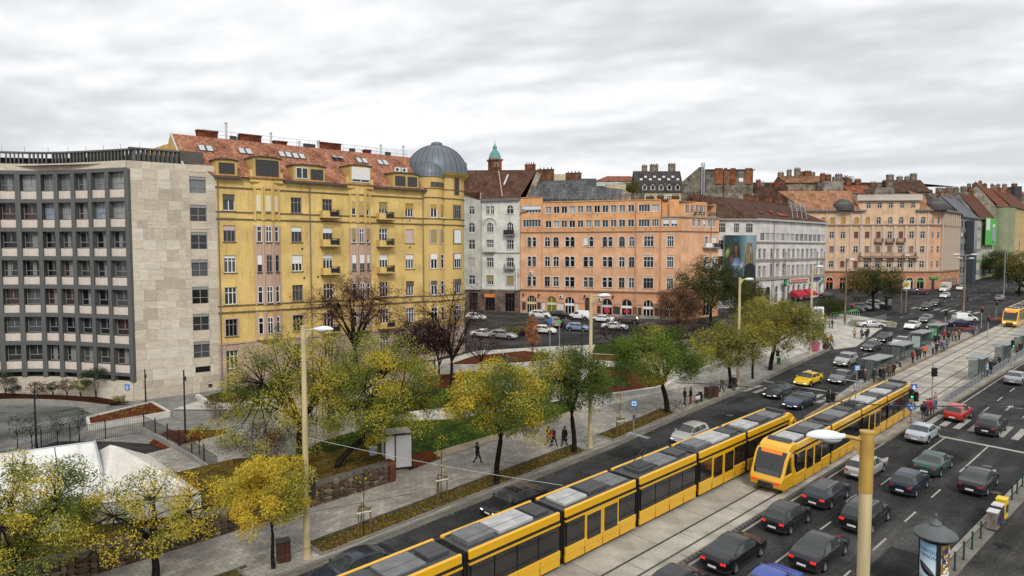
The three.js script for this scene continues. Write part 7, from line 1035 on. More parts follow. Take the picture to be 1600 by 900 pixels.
{
const gr = 'cars coming towards us in the left-hand lanes', tow = (label, type, c, u, v, o = {}) => car(label, type, c, R(u, v, 0.012), TO[0], TO[1], { group: gr, lit: 1, ...o });
tow('light grey hatchback passing behind the trams', 'hatch', [0.44, 0.43, 0.41], 52.2, -32.2, { metal: 0.4 });
tow('dark saloon on the crossing next to the pavement', 'sedan', [0.02, 0.024, 0.026], 73.2, -34.0);
tow('dark blue saloon on the crossing next to the platform', 'sedan', [0.02, 0.03, 0.065], 70.6, -30.6);
tow('yellow taxi waiting behind the crossing', 'sedan', [0.66, 0.42, 0.012], 81.2, -34.2, { extra: (t, s) => { part('taxi_sign', new RoundedBoxGeometry(0.2, 0.14, 0.5, 2, 0.04).translate(-0.1, 1.53, 0), MT.frameW, t); } });
tow('grey saloon beside the first tram shelter', 'sedan', [0.14, 0.15, 0.165], 85.3, -31.9, { metal: 0.4 });
tow('light grey people carrier ahead of the plaza corner', 'suv', [0.36, 0.355, 0.34], 95.9, -35.4, { metal: 0.4 });
tow('dark car with lit headlights beside the plaza corner', 'sedan', [0.03, 0.035, 0.04], 110.2, -37.0);
tow('black car indicating beside the refuge', 'hatch', [0.016, 0.018, 0.02], 119.8, -38.4);
tow('silver saloon beside the third shelter', 'sedan', [0.46, 0.46, 0.45], 117.8, -35.2, { metal: 0.4 });
tow('white saloon crossing the junction', 'sedan', [0.68, 0.67, 0.64], 138.2, -39.6);
tow('grey car right behind the white saloon', 'hatch', [0.10, 0.11, 0.12], 149.7, -40.6);
tow('dark car beside the shelters at the junction', 'sedan', [0.05, 0.055, 0.065], 141.0, -36.8);
tow('black car queuing beyond the junction', 'suv', [0.012, 0.013, 0.015], 170.5, -46.2); tow('black car second in the queue beyond the junction', 'sedan', [0.016, 0.017, 0.018], 181.5, -47.3); tow('pale grey car third beyond the junction', 'hatch', [0.5, 0.49, 0.46], 202, -50.6);
tow('black saloon low at the bottom edge behind the tram', 'sedan', [0.014, 0.014, 0.016], 31.0, -32.4); tow('dark blue car in the bottom left corner of the road', 'sedan', [0.014, 0.018, 0.03], 18.6, -31.8);
car('white delivery van with pale box far up the street', 'van', [0.62, 0.6, 0.55], R(221, -55.5, 0.01), TO[0], TO[1], { lit: 1, extra: t => part('cargo_box', new RoundedBoxGeometry(3.2, 1.5, 2.0, 1, 0.06).translate(-1.0, 1.75, 0), M([0.6, 0.55, 0.47], 0.7), t) });
car('white car behind the box van far up the street', 'hatch', [0.66, 0.66, 0.64], R(229, -53.5, 0.01), TO[0], TO[1]);
car('dark car driving down the far right lane', 'sedan', [0.03, 0.03, 0.032], R(232, -40, 0.01), AW[0], AW[1]); car('grey car waiting at the far crossing', 'hatch', [0.2, 0.21, 0.22], R(205, -39.5, 0.01), AW[0], AW[1]); car('white van parked under the trees at the right edge', 'van', [0.6, 0.6, 0.58], R(262, -44, 0.01), TO[0], TO[1]);
car('pale blue car at the far end of the street', 'hatch', [0.4, 0.45, 0.48], R(310, -62, 0.01), TO[0], TO[1]);
car('silver saloon turning past the refuge', 'sedan', [0.50, 0.50, 0.49], at(1361, 512), 0.97, 0.12, { metal: 0.4 });
car('dark blue saloon crossing in front of the white van', 'sedan', [0.012, 0.016, 0.05], at(1499, 510), 1, 0.05); car('white van with blue roof beacon at the junction', 'van', [0.68, 0.68, 0.66], at(1507, 503), 0.98, -0.1, { extra: t => part('beacon', new RoundedBoxGeometry(0.3, 0.12, 0.9, 2, 0.04).translate(0.2, 1.9, 0), M([0.03, 0.12, 0.5], 0.3), t) });
}
{
const gr = 'cars parked in front of the orange house', P = (label, type, c, x, y, hx, hz, o = {}) => car(label, type, c, at(x, y, 0.16), hx, hz, { group: gr, ...o }), e = [0.94, 0.34], n = [-0.2, -0.98];
P('white hatchback parked at the corner of the grey shops', 'hatch', [0.68, 0.68, 0.66], 744, 500, e[0], e[1]); P('white car behind the bare twigs by the plaza', 'sedan', [0.66, 0.66, 0.64], 757, 527, e[0], e[1]); P('silver car behind bare twigs', 'wagon', [0.42, 0.43, 0.44], 786, 529, e[0], e[1], { metal: 0.4 }); P('black saloon parked left of the rusty columnar tree', 'sedan', [0.014, 0.014, 0.016], 813, 523, e[0], e[1]); P('white small car with black stripes beside the plaza', 'hatch', [0.68, 0.67, 0.65], 851, 521, e[0], e[1]);
P('white hatchback parked nearest the orange house doorway', 'suv', [0.66, 0.66, 0.65], 845, 497, e[0], e[1]); P('dark estate behind the rusty columnar tree', 'wagon', [0.08, 0.085, 0.09], 846, 508, e[0], e[1]); P('grey beige people carrier seen from behind', 'van', [0.30, 0.285, 0.26], 865, 510, n[0], n[1], { metal: 0.3 }); P('black off-roader parked by the shop fronts', 'suv', [0.014, 0.014, 0.015], 876, 498, e[0], e[1]); P('white panel van parked by the shop fronts', 'van', [0.70, 0.70, 0.69], 905, 499, -e[0], -e[1]);
P('black car seen from behind in the parking lane', 'hatch', [0.014, 0.014, 0.016], 883, 511, n[0], n[1]); P('light blue hatchback driving along the plaza edge', 'hatch', [0.22, 0.30, 0.42], 903, 517, e[0], e[1], { metal: 0.3 }); P('white saloon parked right of the panel van', 'sedan', [0.68, 0.68, 0.67], 940, 503, -e[0], -e[1]); P('brown crossover parked right of the white saloon', 'suv', [0.12, 0.085, 0.065], 981, 505, -e[0], -e[1], { metal: 0.4 }); P('white taxi with black marks on the plaza street', 'sedan', [0.68, 0.68, 0.66], 961, 515, e[0], e[1]);
P('dark red car half hidden by the rusty tree', 'sedan', [0.05, 0.016, 0.014], 1018, 517, e[0], e[1]); P('blue car glimpsed under the olive trees', 'hatch', [0.05, 0.10, 0.30], 1142, 513, e[0], e[1]);
P('yellow taxi parked beyond the olive tree', 'sedan', [0.66, 0.42, 0.015], 1250, 489, 0.7, -0.7);
const g2 = 'cars parked in front of the peach house', Q = (l, t, c, x, y, a, b2) => car(l, t, c, at(x, y, 0.12), a, b2, { group: g2 });
Q('black car at the left of the row by the peach house', 'sedan', [0.014, 0.014, 0.016], 1319, 487, 0.75, 0.66); Q('dark grey car second by the peach house', 'hatch', [0.05, 0.05, 0.055], 1334, 487, 0.75, 0.66); Q('silver car in the row by the peach house', 'hatch', [0.4, 0.4, 0.41], 1346, 484, 0.75, 0.66); Q('pale car beside the round green tree', 'hatch', [0.42, 0.46, 0.46], 1357, 483, 0.75, 0.66); Q('white car right of the round green tree', 'suv', [0.64, 0.64, 0.62], 1369, 480, 0.75, 0.66);
Q('dark blue car in front of the green shop arches', 'sedan', [0.03, 0.035, 0.05], 1424, 459, 1, 0.1); Q('dark red car in front of the green shop arches', 'hatch', [0.16, 0.016, 0.012], 1439, 459, 1, 0.1); Q('dark car half hidden beside the white house', 'wagon', [0.03, 0.03, 0.033], 1293, 466, 0.8, -0.4);
}
// ================= trams =================
const TY = M([0.68, 0.37, 0.006], 0.35, null, { clearcoat: 0.8 }), TDK = M([0.014, 0.014, 0.015], 0.12, null, { clearcoat: 0.5 }), TROOF = M([0.05, 0.052, 0.055], 0.6), TWH = M([0.56, 0.56, 0.555], 0.5, T.metal), TGR = M([0.20, 0.205, 0.21], 0.55, T.metal), ORANGE = M([0.3, 0.09, 0.02], 0.4, null, { emissive: 0xff7a30, emissiveIntensity: 0.75 });
function tram(label, u0, u1, vc, o = {}) {
const t = thing('tram', label, 'tram', R(u0, vc + drift(u0), 0.05), 0, 'yellow trams'); { const a = R(u0, vc + drift(u0)), b = R(u1, vc + drift(u1)); onSlope(t, b.x - a.x, b.z - a.z); }
const L = u1 - u0, W = 2.42, h = W / 2, cabA = o.cabA ? 2.3 : 0, cabB = o.cabB ? 2.3 : 0, n = Math.max(1, Math.round((L - cabA - cabB) / 6.6)), ml = (L - cabA - cabB) / n;
for (let i = 0; i < n; i++) {
const x0 = cabA + i * ml + (i ? 0.22 : 0), x1 = cabA + (i + 1) * ml - (i < n - 1 ? 0.22 : 0), xl = x1 - x0, door = i % 2 === 0, cx = (x0 + x1) / 2;
const body = part('module', merge([B0(x0, x1, 0.95, 2.72, -h + 0.12, h - 0.12)]), TDK, t);
for (const s of [1, -1]) {
part('skirt', merge([boxUV(new RoundedBoxGeometry(xl, 0.42, 0.14, 2, 0.04).translate(cx, 0.44, s * (h - 0.09))), new RoundedBoxGeometry(xl, 0.46, 0.14, 2, 0.04).translate(cx, 0.89, s * (h - 0.06))]), TY, body);
part('upper_band', new RoundedBoxGeometry(xl, 0.5, 0.2, 3, 0.08).translate(cx, 3.05, s * (h - 0.12)), TY, body);
part('black_stripe', B0(x0, x1, 2.68, 2.8, s > 0 ? h - 0.13 : -h + 0.02, s > 0 ? h - 0.02 : -h + 0.13), MT.black, body); part('yellow_stripe', B0(x0, x1, 2.56, 2.68, s > 0 ? h - 0.13 : -h + 0.01, s > 0 ? h - 0.01 : -h + 0.13), TY, body);
const wn = door ? 2 : 4;
for (let k = 0; k < 4; k++) { const a = x0 + 0.12 + k * (xl - 0.24) / 4, c = a + (xl - 0.24) / 4 - 0.06; if (door && (k === 1 || k === 2)) { part('door', new RoundedBoxGeometry(c - a + 0.03, 2.0, 0.09, 2, 0.03).translate((a + c) / 2, 1.6, s * (h - 0.055)), TY, body); part('door_window', new RoundedBoxGeometry(c - a - 0.26, 1.45, 0.03, 1, 0.012).translate((a + c) / 2, 1.72, s * (h - 0.002)), TDK, body); } else part('window', new RoundedBoxGeometry(c - a, 1.38, 0.07, 1, 0.02).translate((a + c) / 2, 1.83, s * (h - 0.07)), TDK, body); }
}
for (const s of [1, -1]) for (let k = 1; k < 4; k++) part('panel_seam', B(0.02, 0.82, 0.02, x0 + xl * k / 4, 0.66, s * (h + 0.005)), MT.dark, body);
part('roof_deck', new RoundedBoxGeometry(xl, 0.3, W - 0.5, 2, 0.06).translate(cx, 3.06, 0), TROOF, body);
const kit = i % 3; const rb = (a, c, w, y, m, z = 0) => part('roof_box', new RoundedBoxGeometry((c - a) * xl, y, w, 2, 0.05).translate(x0 + (a + c) / 2 * xl, 3.2 + y / 2, z), m, body);
if (kit === 0) { rb(0.06, 0.36, 1.5, 0.2, TWH); rb(0.4, 0.66, 1.3, 0.26, TROOF); rb(0.7, 0.95, 1.5, 0.16, TGR); } else if (kit === 1) { rb(0.1, 0.34, 1.3, 0.24, TROOF); rb(0.4, 0.72, 1.55, 0.18, TGR); rb(0.76, 0.95, 1.2, 0.24, TROOF); } else { rb(0.05, 0.32, 1.4, 0.3, TGR); rb(0.36, 0.74, 1.55, 0.22, TWH); rb(0.78, 0.95, 1.3, 0.2, TROOF); }
for (const z of [-0.92, 0.92]) part('roof_rail', B0(x0 + 0.2, x1 - 0.2, 3.2, 3.27, z - 0.04, z + 0.04), TROOF, body);
part('bogie', merge([B0(cx - 1.1, cx + 1.1, 0.16, 0.45, -0.8, 0.8), ...[-0.75, 0.75].flatMap(q => [-0.72, 0.72].map(z => CY(0.3, 0.3, 0.12, 14).rotateX(Math.PI / 2).translate(cx + q, 0.3, z - 0.06)))]), MT.rubber, body);
if (i < n - 1) part('bellows', merge([0, 1, 2, 3, 4].map(q => B(0.07, 2.75, W - 0.28 - (q % 2) * 0.12, x1 + 0.02 + q * 0.1, 1.78, 0))), MT.rubber, t);
}
for (const [on, sg, x] of [[o.cabA, -1, cabA], [o.cabB, 1, L - cabB]]) if (on) {
const E = (pts, d, m, name, z = 0) => part(name, new THREE.ExtrudeGeometry(shp(pts.map(([a, b]) => [x + sg * a, b])), { depth: d, bevelEnabled: true, bevelSize: 0.07, bevelThickness: 0.07, bevelSegments: 3, curveSegments: 8 }).translate(0, 0, -d / 2 + z), m, t);
const c = E([[0, 0.3], [1.75, 0.32], [2.12, 0.55], [2.2, 0.95], [2.08, 1.2], [0, 1.2]], W - 0.24, TY, 'nose');
E([[0, 1.2], [2.02, 1.2], [1.86, 1.6], [1.46, 2.5], [1.2, 2.78], [0, 2.78]], W - 0.4, TDK, 'cab_glass');
for (const z of [1, -1]) E([[0, 1.18], [0.25, 1.18], [0.5, 2.6], [1.05, 2.84], [1.22, 2.72], [1.5, 2.4], [1.9, 1.5], [2.1, 1.15], [1.98, 1.15], [1.4, 2.3], [1.1, 2.62], [0.75, 2.5], [0.4, 1.2]].slice(0, 13), 0.1, TY, 'cab_side', z * (h - 0.12));
E([[0, 2.8], [1.15, 2.8], [0.95, 3.06], [0.5, 3.26], [0, 3.28]], W - 0.36, TY, 'cab_roof');
E([[0, 3.3], [0.45, 3.3], [0.2, 3.46], [0, 3.46]], W - 0.9, TROOF, 'cab_fairing');
part('line_display', B(0.06, 0.3, 1.5, x + sg * 1.36, 2.72, 0), ORANGE, t).rotation.z = 0; 
part('windscreen', new THREE.BoxGeometry(0.05, 1.35, 1.7).rotateZ(sg * 0.42).translate(x + sg * 1.8, 1.84, 0), M([0.05, 0.056, 0.06], 0.05), t);
for (const z of [-0.82, 0.82]) part(o.rear === sg ? 'tail_light' : 'headlight', new RoundedBoxGeometry(0.1, 0.14, 0.42, 2, 0.03).translate(x + sg * 2.24, 0.86, z), o.rear === sg ? TAILON : HEADON, t);
part('coupler_cover', new RoundedBoxGeometry(0.14, 0.4, 1.1, 2, 0.05).translate(x + sg * 2.24, 0.62, 0), TDK, t); part('wiper', bar(V(x + sg * 2.03, 1.3, -0.2), V(x + sg * 1.78, 2.0, 0.3), 0.015, 4), MT.black, t);
}
for (const x of o.pan || []) { const p = part('pantograph', merge([bar(V(-0.6, 0, 0.3), V(0.5, 0.9, 0.1), 0.03, 5), bar(V(-0.6, 0, -0.3), V(0.5, 0.9, -0.1), 0.03, 5), bar(V(0.5, 0.9, 0), V(-0.3, 1.95, 0), 0.03, 5), B(1.4, 0.08, 0.9)]), MT.dark, t, x, 3.46, 0); part('collector', merge([bar(V(-0.3, 1.97, -0.8), V(-0.3, 1.97, 0.8), 0.03, 5), bar(V(-0.1, 1.97, -0.8), V(-0.1, 1.97, 0.8), 0.03, 5), bar(V(-0.3, 1.97, 0), V(-0.1, 1.97, 0), 0.03, 5)]), MT.greyMetal, p); }
return t;
}
tram('long yellow tram running across the foreground with white roof covers', -14, 57.2, -25.92, { cabB: 1, pan: [22.5, 50] });
tram('yellow tram on the near track with orange line display at its end', 45.6, 76.2, -22.1, { cabA: 1, cabB: 1, rear: -1, pan: [16.4] });
tram('distant yellow tram facing us at the right edge', 152.2, 186, -25.92, { cabA: 1 });
// ================= people =================
function bodyField(bones, res = 84) {
const mc = new MarchingCubes(res, new THREE.MeshBasicMaterial(), false, false, 40000); mc.isolation = 0;
const half = res / 2, S = 1.0, f = mc.field; f.fill(-1);
const pre = bones.map(([a, b, ra, rb]) => ({ a, d: [b[0] - a[0], b[1] - a[1], b[2] - a[2]], ra, rb, l: (b[0] - a[0]) ** 2 + (b[1] - a[1]) ** 2 + (b[2] - a[2]) ** 2 || 1e-6 }));
for (let k = 0; k < res; k++) { const z = (k - half) / half * S; if (Math.abs(z) > 0.62) continue; for (let j = 0; j < res; j++) { const y = (j - half) / half * S + 0.9; for (let i = 0; i < res; i++) {
const x = (i - half) / half * S; if (Math.abs(x) > 0.6) continue; let sum = 0;
for (const q of pre) { const px = x - q.a[0], py = y - q.a[1], pz = z - q.a[2]; const t = clamp((px * q.d[0] + py * q.d[1] + pz * q.d[2]) / q.l, 0, 1), ex = px - q.d[0] * t, ey = py - q.d[1] * t, ez = pz - q.d[2] * t; sum += Math.exp(-(Math.sqrt(ex * ex + ey * ey + ez * ez) - (q.ra + (q.rb - q.ra) * t)) * 48); }
f[k * res * res + j * res + i] = sum > 1e-9 ? Math.log(sum) / 48 : -0.4;
} } }
mc.update(); const n = mc.count, pos = new Float32Array(n * 3), nor = new Float32Array(n * 3);
for (let i = 0; i < n; i++) { pos[i * 3] = mc.positionArray[i * 3] * S; pos[i * 3 + 1] = mc.positionArray[i * 3 + 1] * S + 0.9; pos[i * 3 + 2] = mc.positionArray[i * 3 + 2] * S; }
const g = new THREE.BufferGeometry(); g.setAttribute('position', new THREE.BufferAttribute(pos, 3)); const m = mergeVertices(g, 1e-4); m.computeVertexNormals(); return m.toNonIndexed();
}
function handGeo(p, dir, side) {
const g = [new RoundedBoxGeometry(0.032, 0.085, 0.075, 2, 0.014).translate(0, -0.045, 0)];
[[-0.027, 0.062], [-0.009, 0.07], [0.009, 0.066], [0.026, 0.052]].forEach(([z, l]) => { g.push(bar(V(0, -0.085, z), V(-side * 0.012, -0.085 - l * 0.55, z), 0.0095, 5), bar(V(-side * 0.012, -0.085 - l * 0.5, z), V(-side * 0.034, -0.085 - l, z), 0.0085, 5)); });
g.push(bar(V(0, -0.03, 0.035), V(-side * 0.012, -0.065, 0.062), 0.011, 5), bar(V(-side * 0.012, -0.062, 0.06), V(-side * 0.022, -0.095, 0.066), 0.0095, 5));
const m = merge(g); m.applyQuaternion(new THREE.Quaternion().setFromUnitVectors(V(0, -1, 0), dir.clone().normalize())); return m.translate(p.x, p.y, p.z);
}
function poseGeo(o) {
const { step = 0, lArm, rArm, coat = 0, sit = 0, bulk = 1 } = o, hipY = sit ? 0.55 : 0.9 - Math.abs(step) * 0.12, up = hipY - 0.9;
const b = [], P = (x, y, z) => [x, y, z], q = bulk;
b.push([P(-0.085, hipY + 0.03, 0), P(0.085, hipY + 0.03, 0), 0.118 * q, 0.118 * q], [P(0, hipY + 0.08, 0), P(0, 1.3 + up, 0.01), 0.128 * q, 0.142 * q], [P(-0.11, 1.3 + up, 0), P(0.11, 1.3 + up, 0), 0.098 * q, 0.098 * q], [P(-0.165, 1.4 + up, -0.01), P(0.165, 1.4 + up, -0.01), 0.066 * q, 0.066 * q], [P(0, 1.4 + up, -0.01), P(0, 1.53 + up, 0.01), 0.058, 0.052]);
b.push([P(0, 1.60 + up, 0.005), P(0, 1.655 + up, 0.0), 0.088, 0.09], [P(0, 1.56 + up, 0.03), P(0, 1.59 + up, 0.035), 0.062, 0.07]);
const legs = [[-1, step], [1, -step]];
for (const [s, st] of legs) {
const hip = P(s * 0.09, hipY, 0), knee = sit ? P(s * 0.12, 0.5, 0.42) : P(s * 0.1, hipY * 0.54, st * 0.3 + (st < 0 ? 0.1 : 0.04) * Math.abs(st) * 3), ank = sit ? P(s * 0.12, 0.1, 0.42) : P(s * 0.1, 0.09 + (st < 0 ? 0.07 : 0) * Math.min(1, Math.abs(st) * 2), st * 0.62 - (st < 0 ? 0.04 : 0)), toe = P(ank[0] * 1.1, Math.max(0.045, ank[1] - 0.045), ank[2] + 0.15);
b.push([hip, knee, 0.092 * q, 0.064], [knee, ank, 0.062, 0.043], [ank, toe, 0.046, 0.038]);
if (coat) b.push([P(s * 0.07, hipY + 0.02, 0), P(s * 0.11, hipY - coat, (st || 0) * 0.15), 0.125 * q, 0.12 * q]);
}
const hands = [];
for (const [s, arm] of [[-1, lArm], [1, rArm]]) { const sh = P(s * 0.19, 1.39 + up, -0.01), a = arm || [[s * 0.26, 1.12, -0.04], [s * 0.27, 0.88, 0.04]], e = P(a[0][0], a[0][1] + up, a[0][2]), w = P(a[1][0], a[1][1] + up, a[1][2]); b.push([sh, e, 0.062 * q, 0.05 * q], [e, w, 0.05 * q, 0.036 * q]); const d = V(w[0] - e[0], w[1] - e[1], w[2] - e[2]); hands.push(handGeo(V(...w), d, s)); }
const body = bodyField(b), hy = up;
const face = [new THREE.ConeGeometry(0.016, 0.045, 6).rotateX(-0.5).translate(0, 1.61 + hy, 0.106), new THREE.SphereGeometry(0.024, 6, 5).scale(0.45, 1, 0.7).translate(-0.092, 1.605 + hy, 0), new THREE.SphereGeometry(0.024, 6, 5).scale(0.45, 1, 0.7).translate(0.092, 1.605 + hy, 0)];
const dark = [new THREE.SphereGeometry(0.011, 6, 5).translate(-0.034, 1.632 + hy, 0.087), new THREE.SphereGeometry(0.011, 6, 5).translate(0.034, 1.632 + hy, 0.087), B(0.045, 0.01, 0.012, 0, 1.567 + hy, 0.1)];
const hairS = new THREE.SphereGeometry(0.108, 14, 10, 0, 6.3, 0, 1.75).scale(1, 1.04, 1.08).rotateX(-0.42).translate(0, 1.655 + hy, -0.012), hairL = merge([hairS.clone(), new THREE.SphereGeometry(0.1, 10, 8).scale(1.05, 1.5, 0.6).translate(0, 1.55 + hy, -0.065)]);
return { body, face: merge(face), dark: merge(dark), hands: merge(hands), hairS: merge([hairS]), hairL, up, hipY, coat };
}
const POSES = {
stand: poseGeo({ bulk: 1.12 }), pocket: poseGeo({ bulk: 1.16, lArm: [[-0.29, 1.13, -0.08], [-0.2, 0.96, 0.08]], rArm: [[0.29, 1.13, -0.08], [0.2, 0.96, 0.08]] }), phone: poseGeo({ bulk: 1.12, lArm: [[-0.25, 1.12, 0.0], [-0.06, 1.18, 0.25]], rArm: [[0.26, 1.12, -0.04], [0.08, 1.16, 0.25]] }),
walk: poseGeo({ step: 0.45, bulk: 1.1, lArm: [[-0.27, 1.13, -0.14], [-0.26, 0.93, -0.06]], rArm: [[0.27, 1.13, 0.08], [0.24, 0.95, 0.24]] }), coat: poseGeo({ coat: 0.28, bulk: 1.12 }), coatwalk: poseGeo({ coat: 0.3, step: 0.35, bulk: 1.1 }), sit: poseGeo({ sit: 1, bulk: 1.1, lArm: [[-0.26, 1.13, 0.0], [-0.16, 0.98, 0.24]], rArm: [[0.26, 1.13, 0.0], [0.16, 0.98, 0.24]] }),
};
const SKIN = [[0.50, 0.29, 0.20], [0.44, 0.25, 0.17], [0.54, 0.33, 0.235]], HAIR = [[0.03, 0.02, 0.015], [0.06, 0.035, 0.02], [0.16, 0.10, 0.05], [0.30, 0.27, 0.24], [0.015, 0.012, 0.01]];
const clothMat = new THREE.MeshStandardMaterial({ vertexColors: true, roughness: 0.9 });
function person(label, p, facing, pose, jacket, trousers, o = {}) {
const P = POSES[pose], t = thing('person', label, 'person', p, facing, o.group), skin = pick(SKIN), hair = o.hair || pick(HAIR), shoe = o.shoe || [0.02, 0.02, 0.022];
const paint = (g, fn) => { const q = g.clone(), ps = q.attributes.position, c = new Float32Array(ps.count * 3); for (let i = 0; i < ps.count; i += 3) { const mx = (ps.getX(i) + ps.getX(i + 1) + ps.getX(i + 2)) / 3, my = (ps.getY(i) + ps.getY(i + 1) + ps.getY(i + 2)) / 3, mz = (ps.getZ(i) + ps.getZ(i + 1) + ps.getZ(i + 2)) / 3, k = fn(mx, my, mz); for (let v = 0; v < 3; v++) c.set(k, (i + v) * 3); } q.setAttribute('color', new THREE.BufferAttribute(c, 3)); for (const a of Object.keys(q.attributes)) if (!['position', 'normal', 'color'].includes(a)) q.deleteAttribute(a); return q; };
const hem = P.hipY - (P.coat || 0.06), bodyG = paint(P.body, (x, y, z) => y > 1.495 + P.up ? skin : y > hem && !(pose === 'sit' && z > 0.2 && y < 0.66) ? jacket : y < 0.1 ? shoe : trousers);
const all = mergeGeometries([bodyG, paint(P.face.index ? P.face.toNonIndexed() : P.face, () => skin), paint(P.hands, () => skin), paint(P.dark, () => [0.03, 0.02, 0.02])]);
const b = part('body', all, clothMat, t); part('hair', o.long ? P.hairL : P.hairS, M(hair, 0.85), t);
if (o.bag) part('backpack', new RoundedBoxGeometry(0.3, 0.44, 0.18, 3, 0.06).translate(0, 1.18 + P.up, -0.25), M(o.bag, 0.8), t);
if (o.hold) part('shopping_bag', merge([B(0.1, 0.34, 0.28, 0.32, 0.6, 0.06), bar(V(0.32, 0.77, 0.0), V(0.3, 0.88, 0.05), 0.008, 4)]), M(o.hold, 0.7), t);
if (o.scale) t.scale.setScalar(o.scale); return t;
}
